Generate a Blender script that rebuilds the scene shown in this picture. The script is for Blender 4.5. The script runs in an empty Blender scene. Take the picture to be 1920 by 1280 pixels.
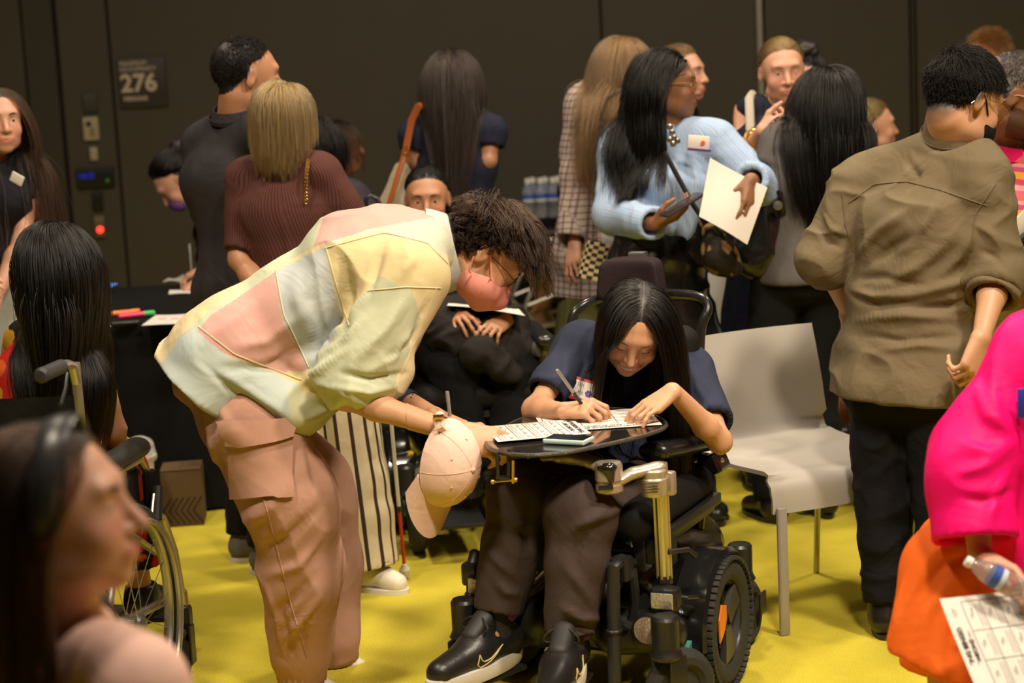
import bpy, bmesh, math, random
import numpy as np
from mathutils import Vector, Matrix
random.seed(7); RNG = np.random.RandomState(7)
SC = bpy.context.scene; COL = SC.collection
pi = math.pi
def V(*a): return np.array(a if len(a) > 1 else a[0], float)
def nrm(v):
    v = np.asarray(v, float); return v / (np.linalg.norm(v) + 1e-12)
# ---------------------------------------------------------------- camera, light, exposure
FPX, CAMZ = 3478.0, 1.65
_th, _ro = math.radians(8.62), math.radians(2.9)
_f = V(0, math.cos(_th), -math.sin(_th)); _r0 = V(1, 0, 0); _u0 = V(0, math.sin(_th), math.cos(_th))
_u = math.cos(_ro)*_u0 + math.sin(_ro)*_r0; _r = math.cos(_ro)*_r0 - math.sin(_ro)*_u0
CAMP = V(0, 0, CAMZ)
def W(px, py, y):                       # a point of the place, from where it was measured and how far off it stands
    d = _f + _r*(px-960)/FPX + _u*(640-py)/FPX
    return CAMP + d*(y/d[1])
def WZ(px, py, z):                      # the same for a point of known height
    d = _f + _r*(px-960)/FPX + _u*(640-py)/FPX
    return CAMP + d*((z-CAMZ)/d[2])
cam = bpy.data.cameras.new('camera'); camo = bpy.data.objects.new('camera', cam); COL.objects.link(camo)
camo.matrix_world = Matrix(((_r[0], _u[0], -_f[0], 0), (_r[1], _u[1], -_f[1], 0), (_r[2], _u[2], -_f[2], CAMZ), (0, 0, 0, 1)))
cam.sensor_width = 36; cam.lens = 36*FPX/1920; cam.clip_start = .05; cam.clip_end = 100
cam.dof.use_dof = True; cam.dof.focus_distance = 4.95; cam.dof.aperture_fstop = 2.8
SC.camera = camo
wd = bpy.data.worlds.new('world'); SC.world = wd; wd.use_nodes = True
wd.node_tree.nodes['Background'].inputs[0].default_value = (.016, .013, .010, 1)
wd.node_tree.nodes['Background'].inputs[1].default_value = 1.0
SC.view_settings.view_transform = 'Standard'; SC.view_settings.look = 'None'
SC.view_settings.exposure = 0.0; SC.view_settings.gamma = 1.0; SC.view_settings.use_curve_mapping = False
SC.cycles.use_denoising = True; SC.cycles.max_bounces = 6; SC.cycles.sample_clamp_indirect = 4
def area(x, y, z, p, s, tx, ty, tz=0, col=(1, .85, .65), spread=150):
    L = bpy.data.lights.new('ceiling_lamp', 'AREA'); L.energy = p; L.size = s; L.shape = 'DISK'; L.color = col; L.spread = math.radians(spread)
    o = bpy.data.objects.new('ceiling_lamp', L); COL.objects.link(o); o.location = (x, y, z)
    o.rotation_euler = (Vector((tx, ty, tz))-Vector((x, y, z))).to_track_quat('-Z', 'Y').to_euler()
LK = .41
area(2.3, 3.0, 4.6, 300*LK, .45, .6, 5.0)
area(-1.6, 3.2, 4.6, 190*LK, .45, -.6, 5.2)
area(.4, 6.4, 4.6, 190*LK, .5, .3, 6.0)
area(-2.2, 7.0, 4.6, 110*LK, .5, -1.6, 7.2)
area(2.9, 7.0, 4.6, 140*LK, .5, 1.8, 7.0)
area(.9, 1.7, 4.6, 75*LK, .5, .3, 4.7, .6, spread=70)
# ---------------------------------------------------------------- materials
MATS = {}
def mat(name, col=(.5, .5, .5), rough=.6, metal=0., bump=0., bscale=200., spec=None, attr=None, trans=0., emit=None, sheen=0., alpha=1., ior=None, coat=0., mottle=0.):
    if name in MATS: return MATS[name]
    m = bpy.data.materials.new(name); m.use_nodes = True; nt = m.node_tree; b = nt.nodes['Principled BSDF']
    b.inputs['Base Color'].default_value = (*col, 1); b.inputs['Roughness'].default_value = rough; b.inputs['Metallic'].default_value = metal
    if spec is not None: b.inputs['Specular IOR Level'].default_value = spec
    if trans: b.inputs['Transmission Weight'].default_value = trans
    if ior: b.inputs['IOR'].default_value = ior
    if sheen: b.inputs['Sheen Weight'].default_value = sheen
    if coat: b.inputs['Coat Weight'].default_value = coat
    if emit: b.inputs['Emission Color'].default_value = (*emit[:3], 1); b.inputs['Emission Strength'].default_value = emit[3]
    if alpha < 1: b.inputs['Alpha'].default_value = alpha
    if attr:
        a = nt.nodes.new('ShaderNodeAttribute'); a.attribute_name = attr; nt.links.new(a.outputs['Color'], b.inputs['Base Color'])
    if mottle:
        t = nt.nodes.new('ShaderNodeTexNoise'); t.inputs['Scale'].default_value = 9; t.inputs['Detail'].default_value = 5
        mx = nt.nodes.new('ShaderNodeMix'); mx.data_type = 'RGBA'; mx.blend_type = 'MULTIPLY'; mx.inputs[0].default_value = mottle
        if attr: nt.links.new(a.outputs['Color'], mx.inputs[6])
        else: mx.inputs[6].default_value = (*col, 1)
        nt.links.new(t.outputs['Color'], mx.inputs[7]); nt.links.new(mx.outputs[2], b.inputs['Base Color'])
    if bump:
        tc = nt.nodes.new('ShaderNodeTexCoord'); t = nt.nodes.new('ShaderNodeTexNoise'); t.inputs['Scale'].default_value = bscale; t.inputs['Detail'].default_value = 4
        bp = nt.nodes.new('ShaderNodeBump'); bp.inputs['Strength'].default_value = bump; bp.inputs['Distance'].default_value = .004
        nt.links.new(tc.outputs['Object'], t.inputs['Vector']); nt.links.new(t.outputs['Fac'], bp.inputs['Height']); nt.links.new(bp.outputs[0], b.inputs['Normal'])
    MATS[name] = m; return m
def nodes_of(m): return m.node_tree.nodes, m.node_tree.links, m.node_tree.nodes['Principled BSDF']
def mapr(nt, src, fn, *vals):
    n = nt.nodes.new('ShaderNodeMath'); n.operation = fn; nt.links.new(src, n.inputs[0])
    for i, v in enumerate(vals): n.inputs[i+1].default_value = v
    return n.outputs[0]
def cloth(name, col, rough=.85, attr=None, weave=0., sheen=.0, wr=.35, wscale=7., mottle=0.):
    """woven cloth: colour, soft creases and a fine weave"""
    if name in MATS: return MATS[name]
    m = mat(name, col, rough, attr=attr, spec=.15, sheen=sheen, mottle=mottle); nt = m.node_tree; b = nt.nodes['Principled BSDF']
    tc = nt.nodes.new('ShaderNodeTexCoord')
    t = nt.nodes.new('ShaderNodeTexNoise'); t.inputs['Scale'].default_value = wscale; t.inputs['Detail'].default_value = 3; t.inputs['Distortion'].default_value = .9
    nt.links.new(tc.outputs['Object'], t.inputs['Vector'])
    bp = nt.nodes.new('ShaderNodeBump'); bp.inputs['Strength'].default_value = wr; bp.inputs['Distance'].default_value = .02
    nt.links.new(t.outputs['Fac'], bp.inputs['Height'])
    t2 = nt.nodes.new('ShaderNodeTexNoise'); t2.inputs['Scale'].default_value = 450; nt.links.new(tc.outputs['Object'], t2.inputs['Vector'])
    b2 = nt.nodes.new('ShaderNodeBump'); b2.inputs['Strength'].default_value = .12+weave; b2.inputs['Distance'].default_value = .002
    nt.links.new(t2.outputs['Fac'], b2.inputs['Height']); nt.links.new(bp.outputs[0], b2.inputs['Normal']); nt.links.new(b2.outputs[0], b.inputs['Normal'])
    MATS[name] = m; return m
def gband(name, base, axis, stops, period, rough=.85, other=None, rib=0.):
    """cloth whose colour repeats along the garment's own coordinate (gu around, gv along)"""
    m = cloth(name, base, rough); nt = m.node_tree; b = nt.nodes['Principled BSDF']
    def ramp(ax, st, per):
        a = nt.nodes.new('ShaderNodeAttribute'); a.attribute_name = ax
        f = mapr(nt, mapr(nt, a.outputs['Fac'], 'DIVIDE', per), 'FRACT')
        r = nt.nodes.new('ShaderNodeValToRGB'); r.color_ramp.interpolation = 'CONSTANT'
        e = r.color_ramp.elements
        while len(e) < len(st): e.new(.5)
        for i, (p, c) in enumerate(st): e[i].position = p; e[i].color = (*c, 1)
        nt.links.new(f, r.inputs[0]); return r.outputs[0]
    c = ramp(axis, stops, period)
    if other:
        c2 = ramp(*other); mx = nt.nodes.new('ShaderNodeMix'); mx.data_type = 'RGBA'; mx.blend_type = 'MULTIPLY'; mx.inputs[0].default_value = 1
        nt.links.new(c, mx.inputs[6]); nt.links.new(c2, mx.inputs[7]); c = mx.outputs[2]
    nt.links.new(c, b.inputs['Base Color']); return m
def hairmat(name, col, rough=.35):
    if name in MATS: return MATS[name]
    m = bpy.data.materials.new(name); m.use_nodes = True; nt = m.node_tree
    h = nt.nodes.new('ShaderNodeBsdfHairPrincipled'); h.parametrization = 'COLOR'
    h.inputs['Color'].default_value = (*col, 1); h.inputs['Roughness'].default_value = rough; h.inputs['Radial Roughness'].default_value = .45
    h.inputs['Random Roughness'].default_value = .2; h.inputs['IOR'].default_value = 1.38
    hi = nt.nodes.new('ShaderNodeHairInfo'); r = nt.nodes.new('ShaderNodeMix'); r.data_type = 'RGBA'
    r.inputs[6].default_value = (*[c*.5 for c in col], 1); r.inputs[7].default_value = (*[min(1, c*1.35) for c in col], 1)
    nt.links.new(hi.outputs['Random'], r.inputs[0]); nt.links.new(r.outputs[2], h.inputs['Color'])
    nt.links.new(h.outputs[0], nt.nodes['Material Output'].inputs[0]); MATS[name] = m; return m
# ---------------------------------------------------------------- objects
def link(name, data, parent=None):
    o = bpy.data.objects.new(name, data); COL.objects.link(o)
    if parent is not None: o.parent = parent
    return o
def wloc(p):
    v = V(0, 0, 0)
    while p is not None: v = v + V(*p.location); p = p.parent
    return v
def thing(name, label, cat, loc=(0, 0, 0), group=None):
    o = bpy.data.objects.new(name, None); COL.objects.link(o); o.location = tuple(loc); o.empty_display_size = .1
    return tag(o, label, cat, group)
def tag(o, label=None, cat=None, group=None, kind=None):
    if label: o['label'] = label
    if cat: o['category'] = cat
    if group: o['group'] = group
    if kind: o['kind'] = kind
    return o
def meshobj(name, verts, faces, m, parent=None, smooth=True, cols=None, attrs=None, origin=None):
    """verts in world coordinates; the object's own origin is its parent's (or ORIGIN)"""
    me = bpy.data.meshes.new(name); verts = np.asarray(verts, np.float32)
    off = wloc(parent) if parent is not None else (V(origin) if origin is not None else V(0, 0, 0))
    vv = (verts - off.astype(np.float32))
    if isinstance(faces, np.ndarray):
        n = faces.shape[1]; me.vertices.add(len(vv)); me.vertices.foreach_set('co', vv.ravel())
        me.loops.add(faces.size); me.loops.foreach_set('vertex_index', faces.ravel().astype(np.int32))
        me.polygons.add(len(faces)); me.polygons.foreach_set('loop_start', np.arange(0, faces.size, n, dtype=np.int32))
        me.update(calc_edges=True)
    else: me.from_pydata(vv.tolist(), [], faces)
    me.polygons.foreach_set('use_smooth', np.full(len(me.polygons), smooth)); 
    if cols is not None:
        a = me.color_attributes.new('col', 'FLOAT_COLOR', 'POINT'); c = np.ones((len(vv), 4), np.float32); c[:, :3] = cols; a.data.foreach_set('color', c.ravel())
    for k, v in (attrs or {}).items():
        a = me.attributes.new(k, 'FLOAT', 'POINT'); a.data.foreach_set('value', np.asarray(v, np.float32))
    for mm in (m if isinstance(m, (list, tuple)) else [m]): me.materials.append(mm)
    me.validate()
    o = link(name, me, parent)
    if parent is None and origin is not None: o.location = tuple(off)
    return o
# small solid builder: collects boxes, tubes, lathes ... and links them as one mesh
class MB:
    def __init__(s): s.v = []; s.f = []; s.mi = []
    def add(s, v, f, mi=0):
        n = len(s.v); s.v += [tuple(x) for x in v]; s.f += [tuple(i+n for i in q) for q in f]; s.mi += [mi]*len(f); return s
    def box(s, c, size, R=None, bev=0., mi=0):
        c = V(c); hx, hy, hz = [x/2 for x in size]; R = np.eye(3) if R is None else R
        b = min(bev, hx*.9, hy*.9, hz*.9)
        if b <= 0:
            v = [(x, y, z) for x in (-hx, hx) for y in (-hy, hy) for z in (-hz, hz)]
            f = [(0, 1, 3, 2), (4, 6, 7, 5), (0, 4, 5, 1), (2, 3, 7, 6), (0, 2, 6, 4), (1, 5, 7, 3)]
        else:                            # rounded box: 3 rings along z of chamfered outline
            def ring(hx, hy, z, c_): return [(sx*(hx-(0 if k else c_)), sy*(hy-(c_ if k else 0)), z) for sx, sy, ks in ((1, 1, (1, 0)), (-1, 1, (0, 1)), (-1, -1, (1, 0)), (1, -1, (0, 1))) for k in ks]
            rs = [ring(hx-b, hy-b, -hz, b*.3), ring(hx-b*.3, hy-b*.3, -hz+b*.3, b*.7), ring(hx, hy, -hz+b, b), ring(hx, hy, hz-b, b), ring(hx-b*.3, hy-b*.3, hz-b*.3, b*.7), ring(hx-b, hy-b, hz, b*.3)]
            v = sum(rs, []); f = []
            for i in range(5):
                for j in range(8): f.append((i*8+j, i*8+(j+1) % 8, (i+1)*8+(j+1) % 8, (i+1)*8+j))
            f.append(tuple(range(7, -1, -1))); f.append(tuple(range(40, 48)))
        return s.add([c+R@V(*p) for p in v], f, mi)
    def tube(s, pts, r, n=10, mi=0, caps=True, closed=False, flat=None):
        """r a number or one per point; flat=(vector, factor) squashes the section along that vector"""
        P = [V(p) for p in pts]; m = len(P); rs = [r]*m if np.isscalar(r) else list(r)
        T = [nrm((P[(i+1) % m] if closed or i < m-1 else P[i]) - (P[i-1] if closed or i > 0 else P[i])) for i in range(m)]
        a = V(0, 0, 1) if abs(T[0][2]) < .9 else V(1, 0, 0); u = nrm(np.cross(T[0], a)); v = []
        for i in range(m):
            u = nrm(u - T[i]*np.dot(u, T[i])); w = np.cross(T[i], u)
            for k in range(n):
                t = 2*pi*k/n; q = (u*math.cos(t)+w*math.sin(t))*rs[i]
                if flat is not None: fv = nrm(flat[0]); q = q - fv*np.dot(q, fv)*(1-flat[1])
                v.append(P[i]+q)
        f = []
        for i in range(m if closed else m-1):
            for k in range(n): f.append((i*n+k, i*n+(k+1) % n, ((i+1) % m)*n+(k+1) % n, ((i+1) % m)*n+k))
        if caps and not closed: f.append(tuple(range(n-1, -1, -1))); f.append(tuple((m-1)*n+k for k in range(n)))
        return s.add(v, f, mi)
    def lathe(s, c, axis, prof, n=24, mi=0, closed=False):
        """prof: (radius, height along AXIS) pairs"""
        c = V(c); ax = nrm(axis); a = V(0, 0, 1) if abs(ax[2]) < .9 else V(1, 0, 0); u = nrm(np.cross(ax, a)); w = np.cross(ax, u); v = []; m = len(prof)
        for (r, h) in prof:
            for k in range(n): t = 2*pi*k/n; v.append(c+ax*h+(u*math.cos(t)+w*math.sin(t))*max(r, 1e-5))
        f = []
        for i in range(m if closed else m-1):
            for k in range(n): f.append((i*n+k, i*n+(k+1) % n, ((i+1) % m)*n+(k+1) % n, ((i+1) % m)*n+k))
        if not closed: f.append(tuple(range(n-1, -1, -1))); f.append(tuple((m-1)*n+k for k in range(n)))
        return s.add(v, f, mi)
    def prism(s, pts, d, mi=0):
        """closed outline PTS (3-D, planar) extruded along vector d"""
        n = len(pts); P = [V(p) for p in pts]; d = V(d)
        return s.add(P+[p+d for p in P], [tuple(range(n-1, -1, -1)), tuple(range(n, 2*n))]+[(i, (i+1) % n, n+(i+1) % n, n+i) for i in range(n)], mi)
    def grid(s, fn, nu, nv, mi=0, thick=0.):
        v = [fn(i/nu, j/nv) for i in range(nu+1) for j in range(nv+1)]; f = [(i*(nv+1)+j, (i+1)*(nv+1)+j, (i+1)*(nv+1)+j+1, i*(nv+1)+j+1) for i in range(nu) for j in range(nv)]
        return s.add(v, f, mi)
    def build(s, name, m, parent=None, smooth=30., origin=None):
        o = meshobj(name, s.v, s.f, m, parent, smooth=bool(smooth), origin=origin); me = o.data
        if any(s.mi): me.polygons.foreach_set('material_index', s.mi)
        bm = bmesh.new(); bm.from_mesh(me); bmesh.ops.recalc_face_normals(bm, faces=bm.faces)
        if smooth:
            lim = math.radians(smooth)
            for e in bm.edges:
                if len(e.link_faces) != 2 or e.calc_face_angle(0) > lim: e.smooth = False
        bm.to_mesh(me); bm.free(); return o
def rotz(a): c, s_ = math.cos(a), math.sin(a); return np.array([[c, -s_, 0], [s_, c, 0], [0, 0, 1.]])
def rotax(ax, a): return np.array(Matrix.Rotation(a, 3, Vector(nrm(ax))))
def text(name, body, size, loc, R, m, parent=None, depth=.0006, align='CENTER', bold=0.):
    cu = bpy.data.curves.new(name, 'FONT'); cu.body = body; cu.size = size; cu.extrude = depth; cu.align_x = align; cu.align_y = 'CENTER'; cu.offset = bold; cu.resolution_u = 3
    t = bpy.data.objects.new('t', cu); COL.objects.link(t); bpy.context.view_layer.update()
    me = bpy.data.meshes.new_from_object(t.evaluated_get(bpy.context.evaluated_depsgraph_get())); bpy.data.objects.remove(t); me.materials.clear(); me.materials.append(m); me.name = name
    o = link(name, me, parent); off = wloc(parent) if parent is not None else V(0, 0, 0)
    o.matrix_local = Matrix([list(R[i])+[float(loc[i]-off[i])] for i in range(3)]+[[0, 0, 0, 1]]); return o
# ---------------------------------------------------------------- implicit bodies
def _h(i, j, k):
    n = (i*374761393 + j*668265263 + k*1274126177) & 0x7fffffff
    n = ((n ^ (n >> 13))*1103515245) & 0x7fffffff
    return ((n ^ (n >> 16)) & 0xffff)/65535.
def vnoise(p):
    p = np.asarray(p, np.float64); i = np.floor(p).astype(np.int64); f = p-i; f = f*f*(3-2*f); o = 0
    for a in (0, 1):
        for b in (0, 1):
            for c in (0, 1):
                w = (f[:, 0] if a else 1-f[:, 0])*(f[:, 1] if b else 1-f[:, 1])*(f[:, 2] if c else 1-f[:, 2])
                o = o + w*_h(i[:, 0]+a, i[:, 1]+b, i[:, 2]+c)
    return o
def ridge(p): return 1-np.abs(2*vnoise(p)-1)
class S:
    """signed-distance solid made of tapered limbs and ellipsoids, blended; op 1 adds, -1 cuts away"""
    def __init__(s): s.p = []
    def cone(s, a, b, ra, rb, k=.02, u=None, w=1., op=1, cut=None, cuta=None):
        s.p.append(('c', V(a), V(b), ra, rb, k, None if u is None else nrm(u), w, op, cut, cuta)); return s
    def ell(s, c, r, R=None, k=.02, op=1, cut=None):
        s.p.append(('e', V(c), np.asarray(r, float)*np.ones(3), np.eye(3) if R is None else R, k, op, cut)); return s
    def pd(s, q, P):
        if q[0] == 'c':
            _, a, b, ra, rb, k, u, w, op, cut, cuta = q; pa = P-a.astype(np.float32); ba = (b-a).astype(np.float32)
            if u is not None:
                u32 = u.astype(np.float32); c = pa@u32; cb = float(ba@u32); L = float(ba@ba)+1e-9
                t = np.clip((pa@ba)/L, 0, 1); pa = pa-np.outer((c-cb*t)*(1-1/w), u32)
            else: t = np.clip((pa@ba)/(float(ba@ba)+1e-9), 0, 1)
            e = pa-t[:, None]*ba; d = np.sqrt((e*e).sum(1))-(ra+(rb-ra)*t)
            if cut is not None:
                n = nrm(b-a) if cut is True else nrm(cut); d = np.maximum(d, (P-b.astype(np.float32))@n.astype(np.float32))
            if cuta is not None:
                n = nrm(a-b) if cuta is True else nrm(cuta); d = np.maximum(d, (P-a.astype(np.float32))@n.astype(np.float32))
            return d.astype(np.float32), k, op
        _, c, r, R, k, op, cut = q; x = ((P-c.astype(np.float32))@R.astype(np.float32))/r.astype(np.float32)
        k0 = np.sqrt((x*x).sum(1)); y = x/r.astype(np.float32); k1 = np.sqrt((y*y).sum(1))+1e-6
        d = k0*(k0-1)/k1; d = np.where(k0 < .3, -r.min()*.7, d)
        if cut is not None: d = np.maximum(d, (P-V(cut[0]).astype(np.float32))@nrm(cut[1]).astype(np.float32))
        return d.astype(np.float32), k, op
    @staticmethod
    def comb(D, d, k, op):
        if op == 1:
            h = np.maximum(k-np.abs(D-d), 0)/k if k > 0 else 0; return np.minimum(D, d)-h*h*k*.25
        d = -d; h = np.maximum(k-np.abs(D-d), 0)/k if k > 0 else 0; return np.maximum(D, d)+h*h*k*.25
    def ev(s, P):
        P = np.asarray(P, np.float32); D = np.full(len(P), 9., np.float32)
        for q in s.p: D = s.comb(D, *s.pd(q, P))
        return D
    def grad(s, P, e=.004):
        P = np.asarray(P, np.float32); g = np.stack([s.ev(P+np.eye(3, dtype=np.float32)[i]*e)-s.ev(P-np.eye(3, dtype=np.float32)[i]*e) for i in range(3)], 1)
        return g/(np.linalg.norm(g, axis=1, keepdims=True)+1e-9)
    def bounds(s, pad=.03):
        lo = np.full(3, 1e9); hi = -lo
        for q in s.p:
            if q[0] == 'c':
                if q[8] < 0: continue
                m = max(q[3], q[4])*max(1, q[7]); pts = [q[1], q[2]]
            else:
                if q[5] < 0: continue
                m = q[2].max(); pts = [q[1]]
            for p in pts: lo = np.minimum(lo, p-m); hi = np.maximum(hi, p+m)
        return lo-pad, hi+pad
    def mesh(s, h, lo=None, hi=None):
        if lo is None: lo, hi = s.bounds()
        B = 8; H = h*B; nb = np.maximum(np.ceil((hi-lo)/H).astype(int), 1)
        gx = [lo[i]+(np.arange(nb[i])+.5)*H for i in range(3)]
        C = np.stack(np.meshgrid(*gx, indexing='ij'), -1).reshape(-1, 3).astype(np.float32)
        D = np.full(len(C), 9., np.float32); pc = []
        for q in s.p: d, k, op = s.pd(q, C); pc.append(d); D = s.comb(D, d, k, op)
        mar = H*1.25
        act = np.nonzero(np.abs(D) < mar+.01)[0]
        N = nb*B; G = np.repeat(np.repeat(np.repeat(D.reshape(nb), B, 0), B, 1), B, 2)
        loc = np.stack(np.meshgrid(*[np.arange(B)]*3, indexing='ij'), -1).reshape(-1, 3)
        org = C[act]-H/2
        pts = (org[:, None, :]+loc[None]*np.float32(h)).astype(np.float32)
        F = np.full(pts.shape[:2], 9., np.float32)
        for q, d0 in zip(s.p, pc):
            k = q[5] if q[0] == 'c' else q[4]
            sel = np.nonzero(d0[act] < mar+k*1.0+.012)[0]
            if len(sel) == 0: continue
            d, k, op = s.pd(q, pts[sel].reshape(-1, 3)); F[sel] = s.comb(F[sel].reshape(-1), d, k, op).reshape(len(sel), -1)
        bi = np.stack(np.unravel_index(act, nb), 1)*B
        ii = bi[:, None, :]+loc[None]; G[ii[..., 0], ii[..., 1], ii[..., 2]] = F
        sg = G < 0; m = tuple(N-1)
        cnt = np.zeros(m, np.uint8); sl = lambda a, b, c: sg[a:a+m[0], b:b+m[1], c:c+m[2]]
        for a in (0, 1):
            for b in (0, 1):
                for c in (0, 1): cnt += sl(a, b, c)
        cell = np.nonzero((cnt > 0) & (cnt < 8)); nC = len(cell[0])
        if nC == 0: return np.zeros((0, 3)), np.zeros((0, 4), int)
        cs = [(a, b, c) for a in (0, 1) for b in (0, 1) for c in (0, 1)]
        val = np.stack([G[cell[0]+a, cell[1]+b, cell[2]+c] for a, b, c in cs], 1)
        acc = np.zeros((nC, 3), np.float32); w = np.zeros(nC, np.float32)
        for i in range(8):
            for j in range(i+1, 8):
                if sum(abs(x-y) for x, y in zip(cs[i], cs[j])) != 1: continue
                x = (val[:, i] < 0) != (val[:, j] < 0); t = val[:, i]/(val[:, i]-val[:, j]+1e-12)
                p = np.array(cs[i], np.float32)+t[:, None]*(np.array(cs[j], np.float32)-np.array(cs[i], np.float32))
                acc += np.where(x[:, None], p, 0); w += x
        v = lo+(np.stack(cell, 1)+acc/w[:, None])*h
        idx = np.full(m, -1, np.int32); idx[cell] = np.arange(nC); quads = []
        for ax in range(3):
            o = [(0, 0, 0)]*3; e = [0, 0, 0]; e[ax] = 1
            A = sg[1:m[0], 1:m[1], 1:m[2]]; Bn = sg[1+e[0]:m[0]+e[0], 1+e[1]:m[1]+e[1], 1+e[2]:m[2]+e[2]]
            dn = np.nonzero(A != Bn); n0 = [d+1 for d in dn]; fl = A[dn]
            b, c = (ax+1) % 3, (ax+2) % 3; q = []
            for db, dc in ((0, 0), (1, 0), (1, 1), (0, 1)):
                t = [n0[0].copy(), n0[1].copy(), n0[2].copy()]; t[b] -= db; t[c] -= dc; q.append(idx[t[0], t[1], t[2]])
            q = np.stack(q, 1); q[~fl] = q[~fl][:, ::-1]; quads.append(q)
        f = np.concatenate(quads); f = f[(f >= 0).all(1)]
        return v, f
def vnormals(v, f):
    n = np.cross(v[f[:, 2]]-v[f[:, 0]], v[f[:, 3]]-v[f[:, 1]]); o = np.zeros_like(v)
    for k in range(4):
        for i in range(3): o[:, i] += np.bincount(f[:, k], n[:, i], len(v))
    return o/(np.linalg.norm(o, axis=1, keepdims=True)+1e-12)
def relax(v, f, it=1, lam=.5, mask=None):
    for _ in range(it):
        s_ = np.zeros_like(v); c = np.zeros(len(v))
        for k in range(4):
            a, b = f[:, k], f[:, (k+1) % 4]
            for i in range(3): s_[:, i] += np.bincount(a, v[b, i], len(v))+np.bincount(b, v[a, i], len(v))
            c += np.bincount(a, minlength=len(v))+np.bincount(b, minlength=len(v))
        d = lam*(s_/np.maximum(c, 1)[:, None]-v); v = v+(d if mask is None else d*mask[:, None])
    return v
def folds(v, n, amp, sc, R=None, warp=.5, seed=0, soft=0.):
    q = v if R is None else v@R; q = q*np.asarray(sc)+seed*17.3
    wv = np.stack([vnoise(q*.7+9), vnoise(q*.7+31), vnoise(q*.7+57)], 1)-.5
    r = ridge(q+wv*2*warp); r = r**1.6-.35+soft*(vnoise(q*.5+3)-.5)
    return v+n*(amp*r)[:, None]
# ---------------------------------------------------------------- people
SKIN = dict(light=(.56, .30, .18), tan=(.43, .205, .11), asian=(.55, .295, .17), brown=(.24, .105, .050), dark=(.155, .066, .036), pink=(.58, .30, .20))
def skinmat(k):
    n = 'skin_'+k
    if n in MATS: return MATS[n]
    m = mat(n, SKIN[k], .48, attr='col', bump=.12, bscale=350); b = m.node_tree.nodes['Principled BSDF']
    b.inputs['Subsurface Weight'].default_value = .08; b.inputs['Subsurface Radius'].default_value = (.6, .25, .12); b.inputs['Subsurface Scale'].default_value = .012
    return m
def frame(az, pitch=0., roll=0.):
    """columns right, forward, up; az 0 looks along +Y, 90 along +X; pitch down; roll towards the right shoulder"""
    a = math.radians(az); R0 = np.array([[math.cos(a), math.sin(a), 0], [-math.sin(a), math.cos(a), 0], [0, 0, 1.]])
    Rx = np.array(Matrix.Rotation(-math.radians(pitch), 3, 'X')); Ry = np.array(Matrix.Rotation(math.radians(roll), 3, 'Y'))
    return R0@Rx@Ry
def joints(x, y, az, h=1.70, sit=None, lean=0, sw=1., z0=0., twist=0):
    s = h/1.70; F = frame(az); J = {}; base = V(x, y, z0)
    L = lambda a, b, c: base+F@V(a*s, b*s, c*s)
    if sit is None:
        T = dict(pel=(0, 0, .93), hiR=(.088, 0, .90), hiL=(-.088, 0, .90), knR=(.095, .025, .49), knL=(-.095, .025, .49), anR=(.10, -.02, .085), anL=(-.10, -.02, .085), toR=(.125, .15, .03), toL=(-.125, .15, .03))
    else:
        q = sit/s+.09
        T = dict(pel=(0, 0, q), hiR=(.09, .02, q-.01), hiL=(-.09, .02, q-.01), knR=(.11, .43, q+.0), knL=(-.11, .43, q+.0), anR=(.11, .46, q-.42), anL=(-.11, .46, q-.42), toR=(.13, .62, q-.47), toL=(-.13, .62, q-.47))
    for k, v in T.items(): J[k] = L(*v)
    B = F@frame(twist)@np.array(Matrix.Rotation(-math.radians(lean), 3, 'X')); p = J['pel']; U = lambda a, b, c: p+B@V(a*s, b*s, c*s)
    for k, v in dict(wai=(0, .005, .14), che=(0, .01, .33), nek=(0, -.015, .505), hed=(0, .03, .665), shR=(.165*sw, -.012, .455), shL=(-.165*sw, -.012, .455)).items(): J[k] = U(*v)
    J['elR'] = J['shR']+B@V(.05, -.02, -.28)*s; J['elL'] = J['shL']+B@V(-.05, -.02, -.28)*s
    J['wrR'] = J['elR']+B@V(.0, .07, -.235)*s; J['wrL'] = J['elL']+B@V(.0, .07, -.235)*s
    J['F'] = F; J['B'] = B; J['s'] = s; J['az'] = az; return J
def arm(J, sd, wrist, hint=(0, 0, -1), ua=.285, fa=.25):
    """bend the arm so that the wrist sits at WRIST, elbow towards HINT"""
    a = J['sh'+sd]; w = V(wrist); s = J['s']; l1, l2 = ua*s, fa*s; d = w-a; L = np.linalg.norm(d)
    if L > (l1+l2)*.999: l1 *= L/(l1+l2)*1.002; l2 = L*1.002-l1
    c = (l1*l1-l2*l2+L*L)/(2*L); hh = math.sqrt(max(l1*l1-c*c, 0)); dn = d/L; hv = V(hint); hv = nrm(hv-dn*np.dot(hv, dn))
    J['wr'+sd] = w; J['el'+sd] = a+dn*c+hv*hh
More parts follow.
